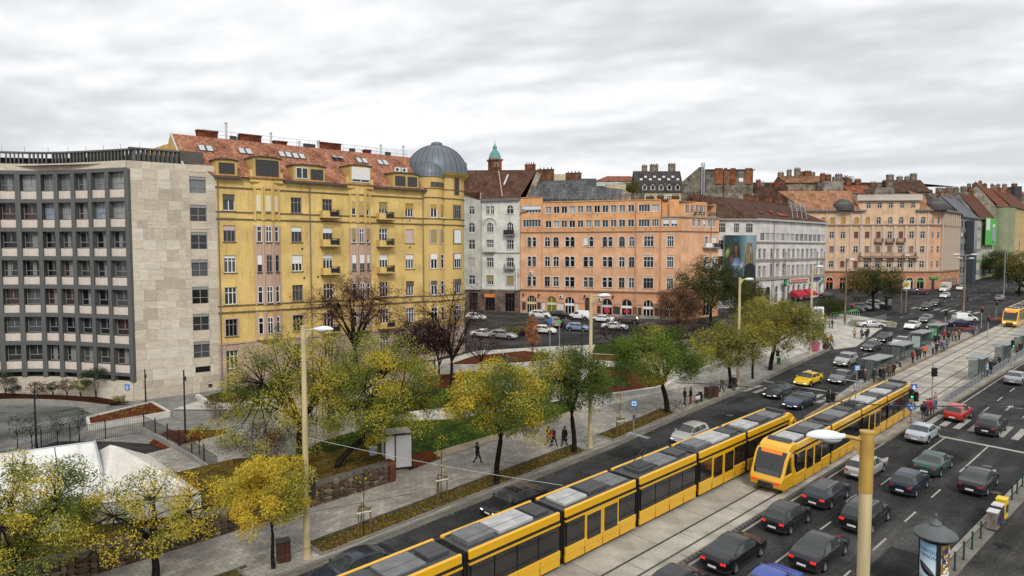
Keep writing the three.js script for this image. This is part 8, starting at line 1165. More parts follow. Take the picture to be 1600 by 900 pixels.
{
const K = [0.012, 0.012, 0.014], NV = [0.016, 0.022, 0.045], GY = [0.09, 0.09, 0.095], BR = [0.14, 0.075, 0.03], RD = [0.34, 0.025, 0.03], OR = [0.55, 0.14, 0.03], BL = [0.05, 0.11, 0.28], TN = [0.34, 0.26, 0.18], DN = [0.035, 0.05, 0.085], LG = [0.3, 0.31, 0.33], PK = [0.42, 0.2, 0.2];
const g1 = 'people walking on the left pavement', g2 = 'people waiting on the left platform', g3 = 'people on the right platform', g4 = 'people near the far crossing', ST = AZ - Math.PI / 2;
const side = (x, y) => at(x, y, 0.14), L = (x, y) => at(x, y, 0.25), Rr = (x, y) => at(x, y, 0.2);
person('person in black walking alone on the pavement by the lawn', side(746, 724), 2.2, 'walk', K, K, { group: g1 }); person('person in dark clothes left of the red jacket under the golden tree', side(857, 697), 2.3, 'walk', K, NV, { group: g1 }); person('person with red backpack walking under the golden tree', side(865, 698), 2.3, 'walk', K, K, { group: g1, bag: RD }); person('person in long black coat walking beside the tree trunk', side(882, 697), -0.8, 'coatwalk', K, K, { group: g1, long: 1 });
person('person with shoulder bag walking towards the bicycles', side(1128, 613), -1.0, 'walk', [0.05, 0.045, 0.05], NV, { group: g1, bag: BR }); person('person in black standing behind the tree near the bicycles', side(1147, 610), -0.6, 'coat', K, K, { group: g1, hold: K }); person('person in black leaning by the scooter', side(1070, 632), 1.6, 'pocket', K, DN, { group: g1 }); person('second person in black beside the scooter', side(1079, 631), -1.5, 'stand', K, K, { group: g1, long: 1 });
person('left one of a couple walking on the plaza', side(840, 565), 0.4, 'walk', [0.12, 0.05, 0.05], NV, { group: 'couple on the plaza' }); person('right one of a couple walking on the plaza', side(847, 566), 0.4, 'walk', K, K, { group: 'couple on the plaza' }); person('dark figure on the plaza behind the bare tree', side(786, 571), 1.0, 'walk', K, K); person('person in grey beside the plaza bed', side(793, 573), -1.0, 'stand', GY, NV);
person('person in dark blue under the corner tree', side(1262, 538), 1.2, 'walk', NV, DN, { group: g4 }); person('person in black beside the pink kiosk', side(1271, 540), -0.3, 'stand', K, K, { group: g4 });
person('person in grey at the refuge beside one in black', side(1296, 513), 0.2, 'walk', [0.25, 0.26, 0.28], GY, { group: g4 }); person('person in black walking on the refuge', side(1300, 513), 0.2, 'walk', K, K, { group: g4 }); person('person in tan coat waiting on the refuge', side(1335, 528), 0.3, 'coat', TN, NV, { group: g4, long: 1 }); person('person in grey jacket carrying a bag on the refuge', side(1346, 529), 0.3, 'stand', GY, DN, { group: g4, hold: K }); person('tall person in black on the refuge', side(1353, 531), 0.2, 'walk', K, K, { group: g4 }); person('person in blue beside the tall one on the refuge', side(1356, 528), 0.2, 'stand', NV, DN, { group: g4 });
person('person in black striding over the far crossing', at(1512, 472), 1.5, 'walk', K, K, { group: g4 }); person('person in grey at the far kerb', at(1545, 468), 1.0, 'stand', GY, K, { group: g4 });
for (const [x, y, f, pose, j, t, l, o] of [
[1351.4, 599.4, 0.3, 'phone', [0.08, 0.03, 0.035], K, 'person looking at a phone beside the nearest shelter post', { shoe: [0.6, 0.6, 0.58] }], [1365, 597, 1.2, 'pocket', K, K, 'leftmost person in black under the nearest shelter', {}], [1376.6, 595.5, -0.8, 'coat', K, NV, 'person in dark coat at the right end of the nearest shelter', { long: 1 }], [1381, 594.6, 0.4, 'stand', NV, K, 'person in navy in front of the nearest shelter', {}], [1389.5, 589, 2.6, 'coat', BR, NV, 'person in a thick brown coat seen from behind', {}], [1395.5, 588, 2.4, 'pocket', K, K, 'person in black holding a green bag', { hold: [0.06, 0.3, 0.08] }],
[1401.5, 573, 0.5, 'sit', GY, K, 'person sitting in the second shelter', {}], [1426, 567, 1.8, 'stand', RD, NV, 'person with red scarf left of the suitcase group', {}], [1432.5, 562, 0.2, 'pocket', K, K, 'person in black in front of the second shelter screen', { long: 1 }], [1437, 561, -0.7, 'stand', DN, K, 'person in denim blue beside the orange jacket', {}], [1444.5, 558, 2.9, 'pocket', OR, K, 'person in bright orange jacket on the platform', {}], [1457.5, 553, 0.4, 'phone', [0.3, 0.3, 0.31], K, 'person in light top with dark trousers', {}], [1463, 552.5, -0.4, 'walk', K, K, 'person in black turning on the platform', {}], [1470, 549, 1.0, 'stand', [0.2, 0.05, 0.1], DN, 'person in plum jacket on the platform', { hold: [0.65, 0.65, 0.63] }], [1474.5, 550, -1.2, 'coat', [0.14, 0.17, 0.24], DN, 'person in slate blue coat on the platform', { long: 1 }], [1479.5, 544, 2.5, 'coat', [0.13, 0.13, 0.15], K, 'person in grey coat behind the slate blue one', {}], [1475, 532, 0.2, 'stand', RD, K, 'person in red jacket near the third shelter', {}], [1482, 534.5, -0.5, 'stand', K, K, 'person in black right of the red jacket', {}], [1488, 533.5, 0.9, 'coat', [0.12, 0.1, 0.08], K, 'person in brown grey coat at the platform end', {}], [1493, 533, 2.0, 'stand', TN, NV, 'person in beige jacket at the platform end', {}], [1498.5, 531.5, -1.4, 'pocket', [0.25, 0.06, 0.05], K, 'last person of the group at the platform end', {}], [1467, 540, 0.9, 'stand', K, NV, 'person in black beside the third shelter screen', {}], [1461, 539, -0.4, 'stand', NV, K, 'person in navy beside the third shelter screen', {}], [1478, 522, 0.0, 'pocket', K, K, 'person in black behind the last shelter', {}], [1520, 522.5, 2.5, 'stand', [0.12, 0.09, 0.08], DN, 'left one of two people beyond the platform', {}], [1525.5, 525, -0.6, 'walk', [0.12, 0.16, 0.16], [0.2, 0.24, 0.3], 'right one of two people beyond the platform', { bag: [0.04, 0.08, 0.05] }]]) person(l, L(x, y), f, pose, j, t, { group: g2, ...o });
for (const [x, y, f, pose, j, t, l, o] of [[1537, 585, 2.8, 'stand', K, K, 'person in black at the left end of the railing', {}], [1542, 588, 0.6, 'stand', [0.3, 0.36, 0.4], DN, 'person with a blue bag behind the railing', { hold: [0.05, 0.22, 0.5] }], [1547, 583, -0.5, 'coat', K, K, 'person in long black coat behind the railing', { long: 1 }], [1554.5, 578, 1.9, 'walk', [0.08, 0.085, 0.09], K, 'person with rucksack walking past the shelter', { bag: [0.12, 0.12, 0.13] }], [1561, 575, 0.4, 'stand', K, NV, 'person leaning by the middle shelter', {}], [1588.6, 556, 0.3, 'stand', [0.1, 0.05, 0.03], K, 'person in dark brown under the far right shelter', {}], [1593, 553, -0.6, 'coat', K, K, 'person in black under the far right shelter', {}],
[1442.7, 655, 2.8, 'stand', NV, DN, 'leftmost of the group on the island nose', { bag: K }], [1448, 650.5, 0.3, 'coat', [0.2, 0.02, 0.03], K, 'person in dark red coat on the island nose', {}], [1452, 649.5, 2.6, 'stand', RD, K, 'person in red jacket on the island nose', { bag: [0.25, 0.02, 0.02] }], [1456.5, 649, -0.4, 'stand', BL, DN, 'person in blue jacket on the island nose', {}], [1461.5, 639, 0.4, 'pocket', [0.28, 0.22, 0.2], K, 'person behind the group on the island nose', {}]]) person(l, Rr(x, y), f, pose, j, t, { group: g3, ...o });
person('cyclist in orange and black riding over the refuge', side(1299, 541).add(V(0, 0.22, 0)), 1.9, 'walk', [0.25, 0.09, 0.04], K, { bag: OR, group: g4 });
}
// ================= street furniture =================
const rotU = Math.PI / 2 - AZ;
function lampPost(label, base, h, dir, o = {}) {
const t = thing('lamp_post', label, 'street lamp', base, dir, o.group || 'cream lamp posts');
const r0 = o.r || 0.2, r1 = o.r ? o.r * 0.92 : 0.135;
part('mast', merge([CY(r0, r0 * 0.95, 2.6, 18, 0, 0, 0), CY(r0 * 0.86, r1, h - 2.6 - 1.7, 18, 0, 2.6, 0), CY(r0 * 1.25, r0 * 1.15, 0.12, 18, 0, 0, 0)]), o.m || MT.cream, t); part('mast_top', merge([CY(r1 * 1.08, r1 * 1.06, 1.7, 18, 0, h - 1.7, 0), CY(r1 * 1.18, r1 * 1.18, 0.05, 18, 0, h, 0)]), o.m2 || MT.cream, t);
part('bracket', merge([bar(V(0, h - 0.22, 0), V(0.62, h - 0.12, 0), 0.055, 10), new THREE.ExtrudeGeometry(shp([[r1 * 0.9, h - 0.26], [0.5, h - 0.16], [r1 * 0.9, h - 0.75]]), { depth: 0.03, bevelEnabled: false }).translate(0, 0, -0.015)]), o.m2 || MT.cream, t);
const top = new THREE.SphereGeometry(0.5, 26, 12, 0, 6.3, 0, Math.PI / 2).scale(1.02, 0.4, 0.42).translate(1.14, h - 0.16, 0), lan = part('lantern', merge([top, CY(0.075, 0.075, 0.16, 10).rotateZ(-Math.PI / 2).translate(0.6, h - 0.12, 0), new THREE.SphereGeometry(0.5, 26, 6, 0, 6.3, Math.PI / 2, Math.PI / 2).scale(1.0, 0.12, 0.41).translate(1.14, h - 0.16, 0)]), M([0.66, 0.69, 0.71], 0.35), t); part('lens', new THREE.SphereGeometry(0.34, 16, 6, 0, 6.3, Math.PI / 2, Math.PI / 2).scale(1.0, 0.5, 0.75).translate(1.0, h - 0.17, 0), M([0.45, 0.48, 0.5], 0.15), lan);
if (o.box) part('control_box', new RoundedBoxGeometry(0.34, 1.5, 0.3, 2, 0.03).translate(0.36, 4.2, 0), MT.dark, t);
return t;
}
lampPost('tall cream lamp post nearest left, between planting strips', at(480, 873, 0.1), 13.2, 0.1, { box: 1 }); lampPost('cream lamp post in front of the second planting gap', at(922, 701, 0.1), 13.1, 0.05, {}); lampPost('cream lamp post rising behind the olive trees', at(1153, 601, 0.1), 12.6, 0.0, {}); lampPost('cream lamp post at the plaza corner beside the pink kiosk', at(1266, 553, 0.1), 12.9, 0.0, {});
lampPost('foreground cream lamp post with ochre top, cut off below', R(20.4, -6.9, 0.12), 13.0, Math.PI - 0.15, { r: 0.19, m2: M([0.62, 0.38, 0.085], 0.5, T.metal) });
lampPost('weathered lamp post with paired lamps beyond the refuge', at(1320, 507, 0.1), 12.4, 0.05, { m: M([0.42, 0.34, 0.27], 0.8, T.rustic), m2: M([0.42, 0.34, 0.27], 0.8, T.rustic) }); lampPost('weathered lamp post right of the white and yellow sign', at(1407, 489, 0.1), 12.4, 0.1, { m: M([0.42, 0.34, 0.27], 0.8, T.rustic), m2: M([0.42, 0.34, 0.27], 0.8, T.rustic) });
{
const t = thing('lamp_mast', 'pale mast with a cluster of four lanterns at the junction', 'street lamp', at(1505, 490)); part('mast', CY(0.24, 0.16, 12.6, 14), M([0.5, 0.42, 0.34], 0.7, T.rustic), t); for (const [a, y] of [[0, 12.4], [1.57, 11.6], [3.14, 12.4], [4.71, 11.6]]) { part('arm', bar(V(0, y, 0), V(Math.cos(a) * 1.4, y + 0.1, Math.sin(a) * 1.4), 0.07, 6), MT.greyMetal, t); part('lantern', new THREE.SphereGeometry(0.6, 14, 8).scale(1.3, 0.34, 0.6).rotateY(-a).translate(Math.cos(a) * 1.9, y + 0.15, Math.sin(a) * 1.9), M([0.6, 0.6, 0.58], 0.4), t); }
}
for (const [x, y, h, l] of [[1568, 466, 12, 'grey mast at the right beyond the red crossing'], [1590, 452, 14, 'patterned mast under the yellow house'], [1572, 450, 10.5, 'slim grey signal mast beside the far tram']]) single('mast', CY(0.16, 0.12, h, 12).translate(...at(x, y).toArray()), M([0.3, 0.31, 0.32], 0.6, T.metal), l, 'mast');
function blackLamp(label, p, h) { const t = thing('park_lamp', label, 'park lamp', p, rnd() * 6, 'slim black park lamps'); part('pole', merge([CY(0.09, 0.06, h, 8), CY(0.14, 0.14, 0.5, 8)]), MT.black, t); part('lamp_head', merge([CY(0.12, 0.1, 0.35, 8, 0.16, h - 0.9, 0), bar(V(0, h - 0.6, 0), V(0.16, h - 0.6, 0), 0.03, 5)]), MT.black, t); }
blackLamp('black lamp on the forecourt at the far left', at(57, 702), 5.2); blackLamp('black lamp beside the stone end wall of the office', at(228, 636), 4.0); blackLamp('black lamp on the mulch in front of the office corner', at(290, 692), 6.4); blackLamp('black lamp by the corner of the yellow house', at(357, 612), 4.6); blackLamp('black lamp on the plaza left of the green street sign', at(880, 570, 0.1), 5.4); blackLamp('black lamp in front of the light blue hatchback', at(909, 566, 0.1), 6.6); blackLamp('black lamp standing on the lawn behind the golden tree', at(680, 640, 0.1), 5.6);

function shelter(label, u, v, len, turn, o = {}) {
const t = thing('tram_shelter', label, 'shelter', R(u, v + (o.drift ? drift(u) : 0), o.h || 0.25), rotU + turn, o.group);
part('roof', merge([new RoundedBoxGeometry(len, 0.12, 1.7, 2, 0.04).translate(len / 2, 2.6, 0.5), B(len, 0.1, 0.08, len / 2, 2.52, 1.3)]), M([0.38, 0.40, 0.39], 0.5, T.metal), t); for (let i = 0; i < 6; i++) part('roof_rib', B(0.05, 0.03, 1.66, (i + 0.5) * len / 6, 2.675, 0.5), M([0.3, 0.32, 0.31], 0.5), t);
for (const x of [0.08, len * 0.36, len * 0.68, len - 0.08]) part('post', B(0.09, 2.55, 0.09, x, 1.27, 0), MT.dark, t);
const gl = M([0.5, 0.56, 0.55], 0.04, null, { transmission: 0.85, thickness: 0 }); for (let i = 0; i < 3; i++) part('glass_panel', B0(len * i / 3 + 0.1, len * (i + 1) / 3 - 0.02, 0.3, 2.35, -0.012, 0.012), gl, t); for (const x of [0.08, len - 0.08]) part('side_panel', B0(x - 0.012, x + 0.012, 0.3, 2.35, 0.1, 1.1), gl, t);
part('bench', merge([B0(0.6, len - 0.6, 0.42, 0.48, 0.15, 0.55), B0(0.7, 0.76, 0, 0.42, 0.3, 0.36), B0(len - 0.8, len - 0.74, 0, 0.42, 0.3, 0.36)]), MT.dark, t);
if (o.poster) { const p = part('poster_case', new RoundedBoxGeometry(0.16, 2.1, 1.4, 1, 0.03).translate(-0.1, 1.25, 0.6), MT.dark, t); part('poster', B(0.02, 1.7, 1.1, -0.19, 1.3, 0.6), M(o.poster, 0.5), p); }
return t;
}
{
const g = 'shelters on the left platform'; shelter('nearest shelter on the left platform, full of waiting people', 86.6, -29.9, 5.6, -0.02, { group: g }); shelter('second shelter on the left platform, seen end on', 99.6, -31.0, 5.6, 0, { group: g }); shelter('third shelter with a pale poster on the left platform', 113, -32.4, 5.6, 0, { group: g, poster: [0.35, 0.42, 0.4] }); shelter('farthest shelter on the left platform with a green poster', 123.5, -33.0, 5.4, 0, { group: g, poster: [0.1, 0.3, 0.16] });
const g2 = 'shelters on the right platform'; for (const [u, l] of [[96.4, 'nearest shelter on the right platform behind the railing'], [109.6, 'middle shelter on the right platform'], [121.2, 'shelter on the right platform at the photo edge']]) { const s = shelter(l, u + 4.4, -20.35, 4.4, Math.PI, { group: g2, h: 0.2 }); }
for (const [a, c, l] of [[82.6, 95.6, 'steel railing panels before the first right-hand shelter'], [101.5, 109, 'steel railing panels between the right-hand shelters'], [114.6, 121, 'steel railing panels before the last right-hand shelter']]) { const t = thing('railing', l, 'railing'); for (let u = a; u < c - 0.4; u += 1.6) { const e = Math.min(c, u + 1.5), p = R(u, -19.95, 0.2), q = R(e, -19.95, 0.2), up = (v, h) => V(v.x, v.y + h, v.z); const f = part('railing_frame', merge([bar(up(p, 1.05), up(q, 1.05), 0.03, 6), bar(up(p, 0.2), up(q, 0.2), 0.025, 5), bar(p, up(p, 1.05), 0.03, 6), bar(q, up(q, 1.05), 0.03, 6)]), MT.greyMetal, t); part('railing_mesh', ribbon([R(u + 0.06, -19.95), R(e - 0.06, -19.95)], 0.012, 1.15, 0.7), M([0.16, 0.165, 0.165], 0.6), f); } }
}
function signal(label, p, h, heads, o = {}) {
const t = thing('traffic_light', label, 'traffic light', p, o.turn || 0, 'traffic lights'); part('pole', merge([CY(0.07, 0.06, h, 8), CY(0.13, 0.13, 0.25, 8)]), o.m || MT.greyMetal, t);
for (const [dx, y, dz, lit] of heads) { const b = part('signal_box', merge([new RoundedBoxGeometry(0.32, 0.95, 0.26, 2, 0.04), ...[0.3, 0, -0.3].map(k => new THREE.CylinderGeometry(0.13, 0.13, 0.2, 10, 1, true, -1.6, 3.2).rotateX(Math.PI / 2).translate(0, k + 0.02, 0.2))]), MT.black, t, dx, y, dz); [0.3, 0, -0.3].forEach((k, i) => part('signal_lens', CY(0.11, 0.11, 0.03, 12).rotateX(Math.PI / 2).translate(0, k, 0.13), i === lit ? (i === 2 ? M([0.02, 0.35, 0.22], 0.3, null, { emissive: 0x18ffb0, emissiveIntensity: 0.9 }) : M([0.4, 0.03, 0.02], 0.3, null, { emissive: 0xff3018, emissiveIntensity: 0.9 })) : M([0.02, 0.02, 0.02], 0.3), b)); part('clamp', bar(V(0, y + 0.3, 0), V(dx, y + 0.3, dz), 0.025, 4), MT.dark, t); }
if (o.sign) { const s = part('sign', o.sign[0], o.sign[1], t, 0, h - 0.1, 0.1); if (o.sign[2]) part('sign_symbol', o.sign[2], MT.frameW, s, 0, 0, 0.03); } return t;
}
const BLUE = M([0.03, 0.14, 0.45], 0.4), tri = extr(shp([[-0.24, -0.2], [0.24, -0.2], [0, 0.24]]), 0.02).translate(0, 0, 0.02);
signal('signal post with blue crossing sign and green light by the near tram', at(1425, 662, 0.2), 3.6, [[-0.25, 2.9, 0.1, 2], [0.3, 2.6, 0, 3]], { sign: [B(0.6, 0.6, 0.03), BLUE, tri] });
signal('black signal post on the platform tip left of the tram', at(1296, 668, 0.1), 3.5, [[0.2, 2.9, 0.1, 3], [-0.2, 2.8, 0, 3], [0, 3.1, -0.2, 3]]); signal('slim signal post between the tracks and the island', at(1456, 626, 0.1), 4.2, [[0, 3.1, 0.1, 3], [0.25, 3.1, 0, 3]]); signal('signal post beside the nearest shelter', at(1342, 625, 0.2), 3.4, [[0, 2.8, 0.1, 3], [0.22, 2.8, 0, 3]]); signal('signal post with green light behind the right-hand shelters', at(1580, 572, 0.2), 3.6, [[0, 3.0, 0.1, 2]]); signal('signal post at the tip of the far shelter', at(1476, 530, 0.2), 4.8, [[0, 4.3, 0.1, 3]]); for (const [x, y, l] of [[1533, 513, 'signal post left of the red crossing'], [1543, 530, 'slim signal post right of the platform end'], [1556, 500, 'signal post before the far tram'], [1330, 506, 'red signal post by the green bicycle fence']]) signal(l, at(x, y), 4.0, [[0, 3.4, 0.1, 0]]);
{
const p = at(1207, 578, 0.12), t = thing('signal_gantry', 'grey overhead signal arm reaching over the road from the pavement', 'traffic light', p), q = at(1114, 541, 5.4).sub(p), k = at(1206, 538, 5.4).sub(p); const yA = 5.2; part('pole', CY(0.12, 0.1, yA + 0.2, 10), MT.greyMetal, t); const e = V(-6.8, yA + 0.1, 2.2); part('arm', bar(V(0.1, yA, 0), e, 0.085, 8, 0.06), M([0.42, 0.45, 0.47], 0.45), t); part('drop_post', B(0.16, 1.5, 0.12, 0.05, yA - 0.75, 0.15), MT.greyMetal, t); part('signal_box', new RoundedBoxGeometry(0.42, 1.6, 0.4, 2, 0.05).translate(0.5, yA - 1.0, 0), MT.black, t); part('green_bin', new RoundedBoxGeometry(0.4, 0.9, 0.35, 2, 0.05).translate(0.75, 1.2, 0.1), M([0.02, 0.2, 0.05], 0.5), t); part('info_box', new RoundedBoxGeometry(0.4, 0.8, 0.3, 2, 0.04).translate(0.6, 2.2, 0.1), MT.dark, t);
}
function stopSign(label, p, h) { const t = thing('stop_sign', label, 'sign', p, 0, 'blue stop signs'); part('pole', CY(0.045, 0.045, h, 8), MT.greyMetal, t); const s = part('sign_board', new RoundedBoxGeometry(0.62, 0.72, 0.05, 2, 0.02).translate(0, h - 0.3, 0.06), M([0.04, 0.2, 0.46], 0.4), t); part('sign_field', B(0.4, 0.36, 0.02, 0, h - 0.26, 0.09), MT.frameW, s); part('bus_symbol', B(0.26, 0.1, 0.02, 0, h - 0.26, 0.102), MT.dark, s); part('timetable', B(0.26, 0.4, 0.06, 0.03, 1.5, 0.04), M([0.05, 0.07, 0.14], 0.5), t); }
stopSign('blue bus stop sign in the planting strip', at(990, 677, 0.12), 3.0); stopSign('blue stop sign at the end of the left platform', at(1338, 616, 0.22), 3.2);
{ const t = thing('road_sign', 'round blue arrow sign on the island nose', 'sign', at(1422.5, 660, 0.2), -0.25); part('pole', CY(0.05, 0.05, 1.2, 8), M([0.3, 0.22, 0.1], 0.6), t); const s = part('disc', CY(0.42, 0.42, 0.03, 24).rotateX(Math.PI / 2).translate(0, 1.55, 0.06), BLUE, t); part('arrow', extr(shp([[-0.22, 0.22], [-0.13, 0.22], [0.08, 0.02], [0.08, 0.13], [0.2, 0.13], [0.2, -0.2], [-0.13, -0.2], [-0.13, -0.1], [0, -0.1], [-0.22, 0.13]].map(([a, b]) => [a, b + 1.55])), 0.02), MT.frameW, s, 0, 0, 0.12); }
{ const t = thing('shop_sign', 'white square sign with a yellow disc on a post', 'sign', at(1415, 489, 0.1)); part('post', CY(0.07, 0.07, 5, 8), MT.greyMetal, t); const b = part('board', new RoundedBoxGeometry(1.6, 1.8, 0.2, 2, 0.04).translate(0, 6, 0), MT.frameW, t); part('disc', CY(0.62, 0.62, 0.04, 20).rotateX(Math.PI / 2).translate(0, 6.1, 0.12), M([0.7, 0.5, 0.01], 0.4), b); part('blue_band', B(0.8, 0.16, 0.03, 0, 6.1, 0.16), M([0.02, 0.07, 0.35], 0.4), b); }
{ const t = thing('poster_board', 'white framed poster board on the plaza corner', 'sign', at(1277, 520, 0.1)); part('legs', merge([CY(0.05, 0.05, 1.6, 6, -0.9, 0, 0), CY(0.05, 0.05, 1.6, 6, 0.9, 0, 0)]), MT.greyMetal, t); const b = part('board', new RoundedBoxGeometry(2.1, 2.9, 0.15, 2, 0.06).translate(0, 3.1, 0), MT.frameW, t); part('picture', B(1.6, 1.3, 0.03, 0, 3.5, 0.08), M([0.28, 0.3, 0.32], 0.6), b); part('red_strip', B(1.9, 0.2, 0.03, 0, 1.85, 0.08), M([0.5, 0.05, 0.08], 0.6), b); }
{ const t = thing('street_sign', 'green and blue direction signs on a plaza post', 'sign', at(874, 543, 0.1)); part('pole', CY(0.05, 0.05, 4.2, 8), MT.greyMetal, t); part('green_board', B(0.75, 0.3, 0.05, 0, 4.0, 0.05), M([0.03, 0.36, 0.08], 0.4), t); } { const t = thing('street_sign', 'blue arrow sign on the plaza beside the white small car', 'sign', at(859, 556, 0.1)); part('pole', CY(0.05, 0.05, 5.3, 8), MT.greyMetal, t); part('blue_board', B(0.7, 0.55, 0.05, 0, 5.1, 0.05), BLUE, t); }
{ const t = thing('kiosk_box', 'pink and white boxes beside the plaza lamp post', 'kiosk', at(1273, 548, 0.13), 0.6); part('pink_box', new RoundedBoxGeometry(1.0, 1.3, 0.9, 2, 0.05).translate(0, 0.65, 0), M([0.5, 0.10, 0.2], 0.5), t); part('white_box', new RoundedBoxGeometry(0.8, 1.2, 0.8, 2, 0.05).translate(1.0, 0.6, 0), MT.white, t); part('lid', B(1.1, 0.06, 1.0, 0, 1.33, 0), M([0.2, 0.06, 0.2], 0.5), t); }
function woodBin(label, p, turn = 0) { const t = thing('litter_bin', label, 'litter bin', p, turn, 'wooden litter bins'); part('liner', B(0.62, 1.05, 0.56, 0, 0.58, 0), MT.black, t); for (const [ax, sx] of [[0, 1], [Math.PI / 2, 1], [Math.PI, 1], [-Math.PI / 2, 1]]) for (let k = 0; k < 5; k++) { const m = part('slat', cg('binslat', () => B(0.11, 1.05, 0.03)), M([[0.12, 0.045, 0.025], [0.16, 0.06, 0.03]][k % 2], 0.7, T.wood), t, 0, 0.58, 0); m.rotation.y = ax; const o = -0.26 + k * 0.13; m.position.set(Math.cos(ax) * o + Math.sin(ax) * 0.33, 0.58, -Math.sin(ax) * o + Math.cos(ax) * 0.33); } part('lid', new RoundedBoxGeometry(0.74, 0.1, 0.68, 2, 0.03).translate(0, 1.16, 0), MT.dark, t); }
woodBin('wooden litter bin beside the bright yellow tree', at(443, 876, 0.12), 0.5); woodBin('left one of two wooden bins by the bicycles', at(1107, 622, 0.12), 0.4); woodBin('right one of two wooden bins by the bicycles', at(1116, 620, 0.12), 0.4); woodBin('wooden bin on the plaza corner kerb', at(1289, 545, 0.12), 0.3); woodBin('wooden bin on the refuge', at(1290, 546 - 6, 0.12), 0.3);
{ const t = thing('cabinet', 'white service cabinet with black frame under the park trees', 'cabinet', at(620, 729, 0.13), 0.35); part('body', boxUV(B(2.1, 2.6, 1.6, 0, 1.4, 0)), M([0.66, 0.66, 0.66], 0.6), t); for (const x of [-1.05, -0.25, 1.05]) part('frame_post', B(0.09, 2.7, 0.09, x, 1.4, 0.81), MT.black, t); part('frame_top', B(2.24, 0.12, 1.74, 0, 2.74, 0), MT.black, t); part('frame_foot', B(2.24, 0.1, 1.74, 0, 0.12, 0), MT.black, t); part('roof', B(2.1, 0.05, 1.6, 0, 2.83, 0), MT.white, t); part('side_post', B(0.09, 2.7, 0.09, 1.05, 1.4, -0.8), MT.black, t); }
{ const t = thing('cabinet', 'small grey cabinet left of the white service cabinet', 'cabinet', at(583, 729, 0.13), 0.35); part('body', new RoundedBoxGeometry(0.55, 1.5, 0.45, 2, 0.03).translate(0, 0.75, 0), M([0.4, 0.41, 0.42], 0.6), t); part('door', B(0.45, 1.2, 0.02, 0, 0.75, 0.235), M([0.36, 0.37, 0.38], 0.6), t); part('cap', B(0.62, 0.08, 0.52, 0, 1.53, 0), MT.white, t); }
{ const t = thing('cabinet', 'round green telephone cabinet left of the peach house corner', 'cabinet', at(1388, 483, 0.1)); part('body', B(1.2, 2.6, 0.8, 0, 1.3, 0), MT.black, t); part('screen', B(0.9, 1.4, 0.05, 0, 1.6, 0.42), M([0.2, 0.22, 0.22], 0.3), t); part('cap', B(1.5, 0.3, 1, 0, 2.75, 0), MT.dark, t); }
{
const q = (u, l, c, h, top) => { const t = thing('newspaper_box', l, 'newspaper box', R(u, -9.55, 0.12), rotU, 'newspaper boxes by the kerb'); part('box', new RoundedBoxGeometry(0.78, h, 0.55, 2, 0.03).translate(0, h / 2 + 0.1, 0), c, t); part('lid', new RoundedBoxGeometry(0.82, 0.07, 0.6, 1, 0.02).translate(0, h + 0.12, 0), top, t); part('foot', B(0.7, 0.1, 0.5, 0, 0.05, 0), MT.dark, t); part('flap', B(0.6, 0.5, 0.03, 0, h * 0.6, 0.285), MT.dark, t); };
q(50.2, 'weathered grey newspaper box nearest the advertising column', M([0.42, 0.41, 0.39], 0.7, T.rustic), 1.05, M([0.5, 0.5, 0.48], 0.6)); q(51.35, 'purple newspaper box with white lid in the middle', M([0.05, 0.04, 0.10], 0.5), 1.12, MT.white); q(52.5, 'yellow newspaper box farthest of the three', M([0.68, 0.47, 0.015], 0.5), 1.2, M([0.68, 0.47, 0.015], 0.5));
}
{ const names = ['nearest', 'second', 'third', 'fourth']; const us = [42.6, 44.4, 46.2, 48.2, 56.6, 58.2, 60]; us.forEach((u, i) => { const t = thing('bollard', i < 4 ? `${['first', 'second', 'third', 'fourth'][i]} dark green bollard counted from the advertising column` : `${['first', 'second', 'third'][i - 4]} dark green bollard beyond the newspaper boxes`, 'bollard', R(u, -9.75, 0.12), 0, 'green kerb bollards'); part('shaft', CY(0.05, 0.05, 1.0, 10), M([0.01, 0.045, 0.035], 0.5), t); part('cap', new THREE.SphereGeometry(0.065, 10, 6).translate(0, 1.02, 0), M([0.01, 0.045, 0.035], 0.5), t); part('foot', CY(0.08, 0.08, 0.08, 10), MT.dark, t); }); }
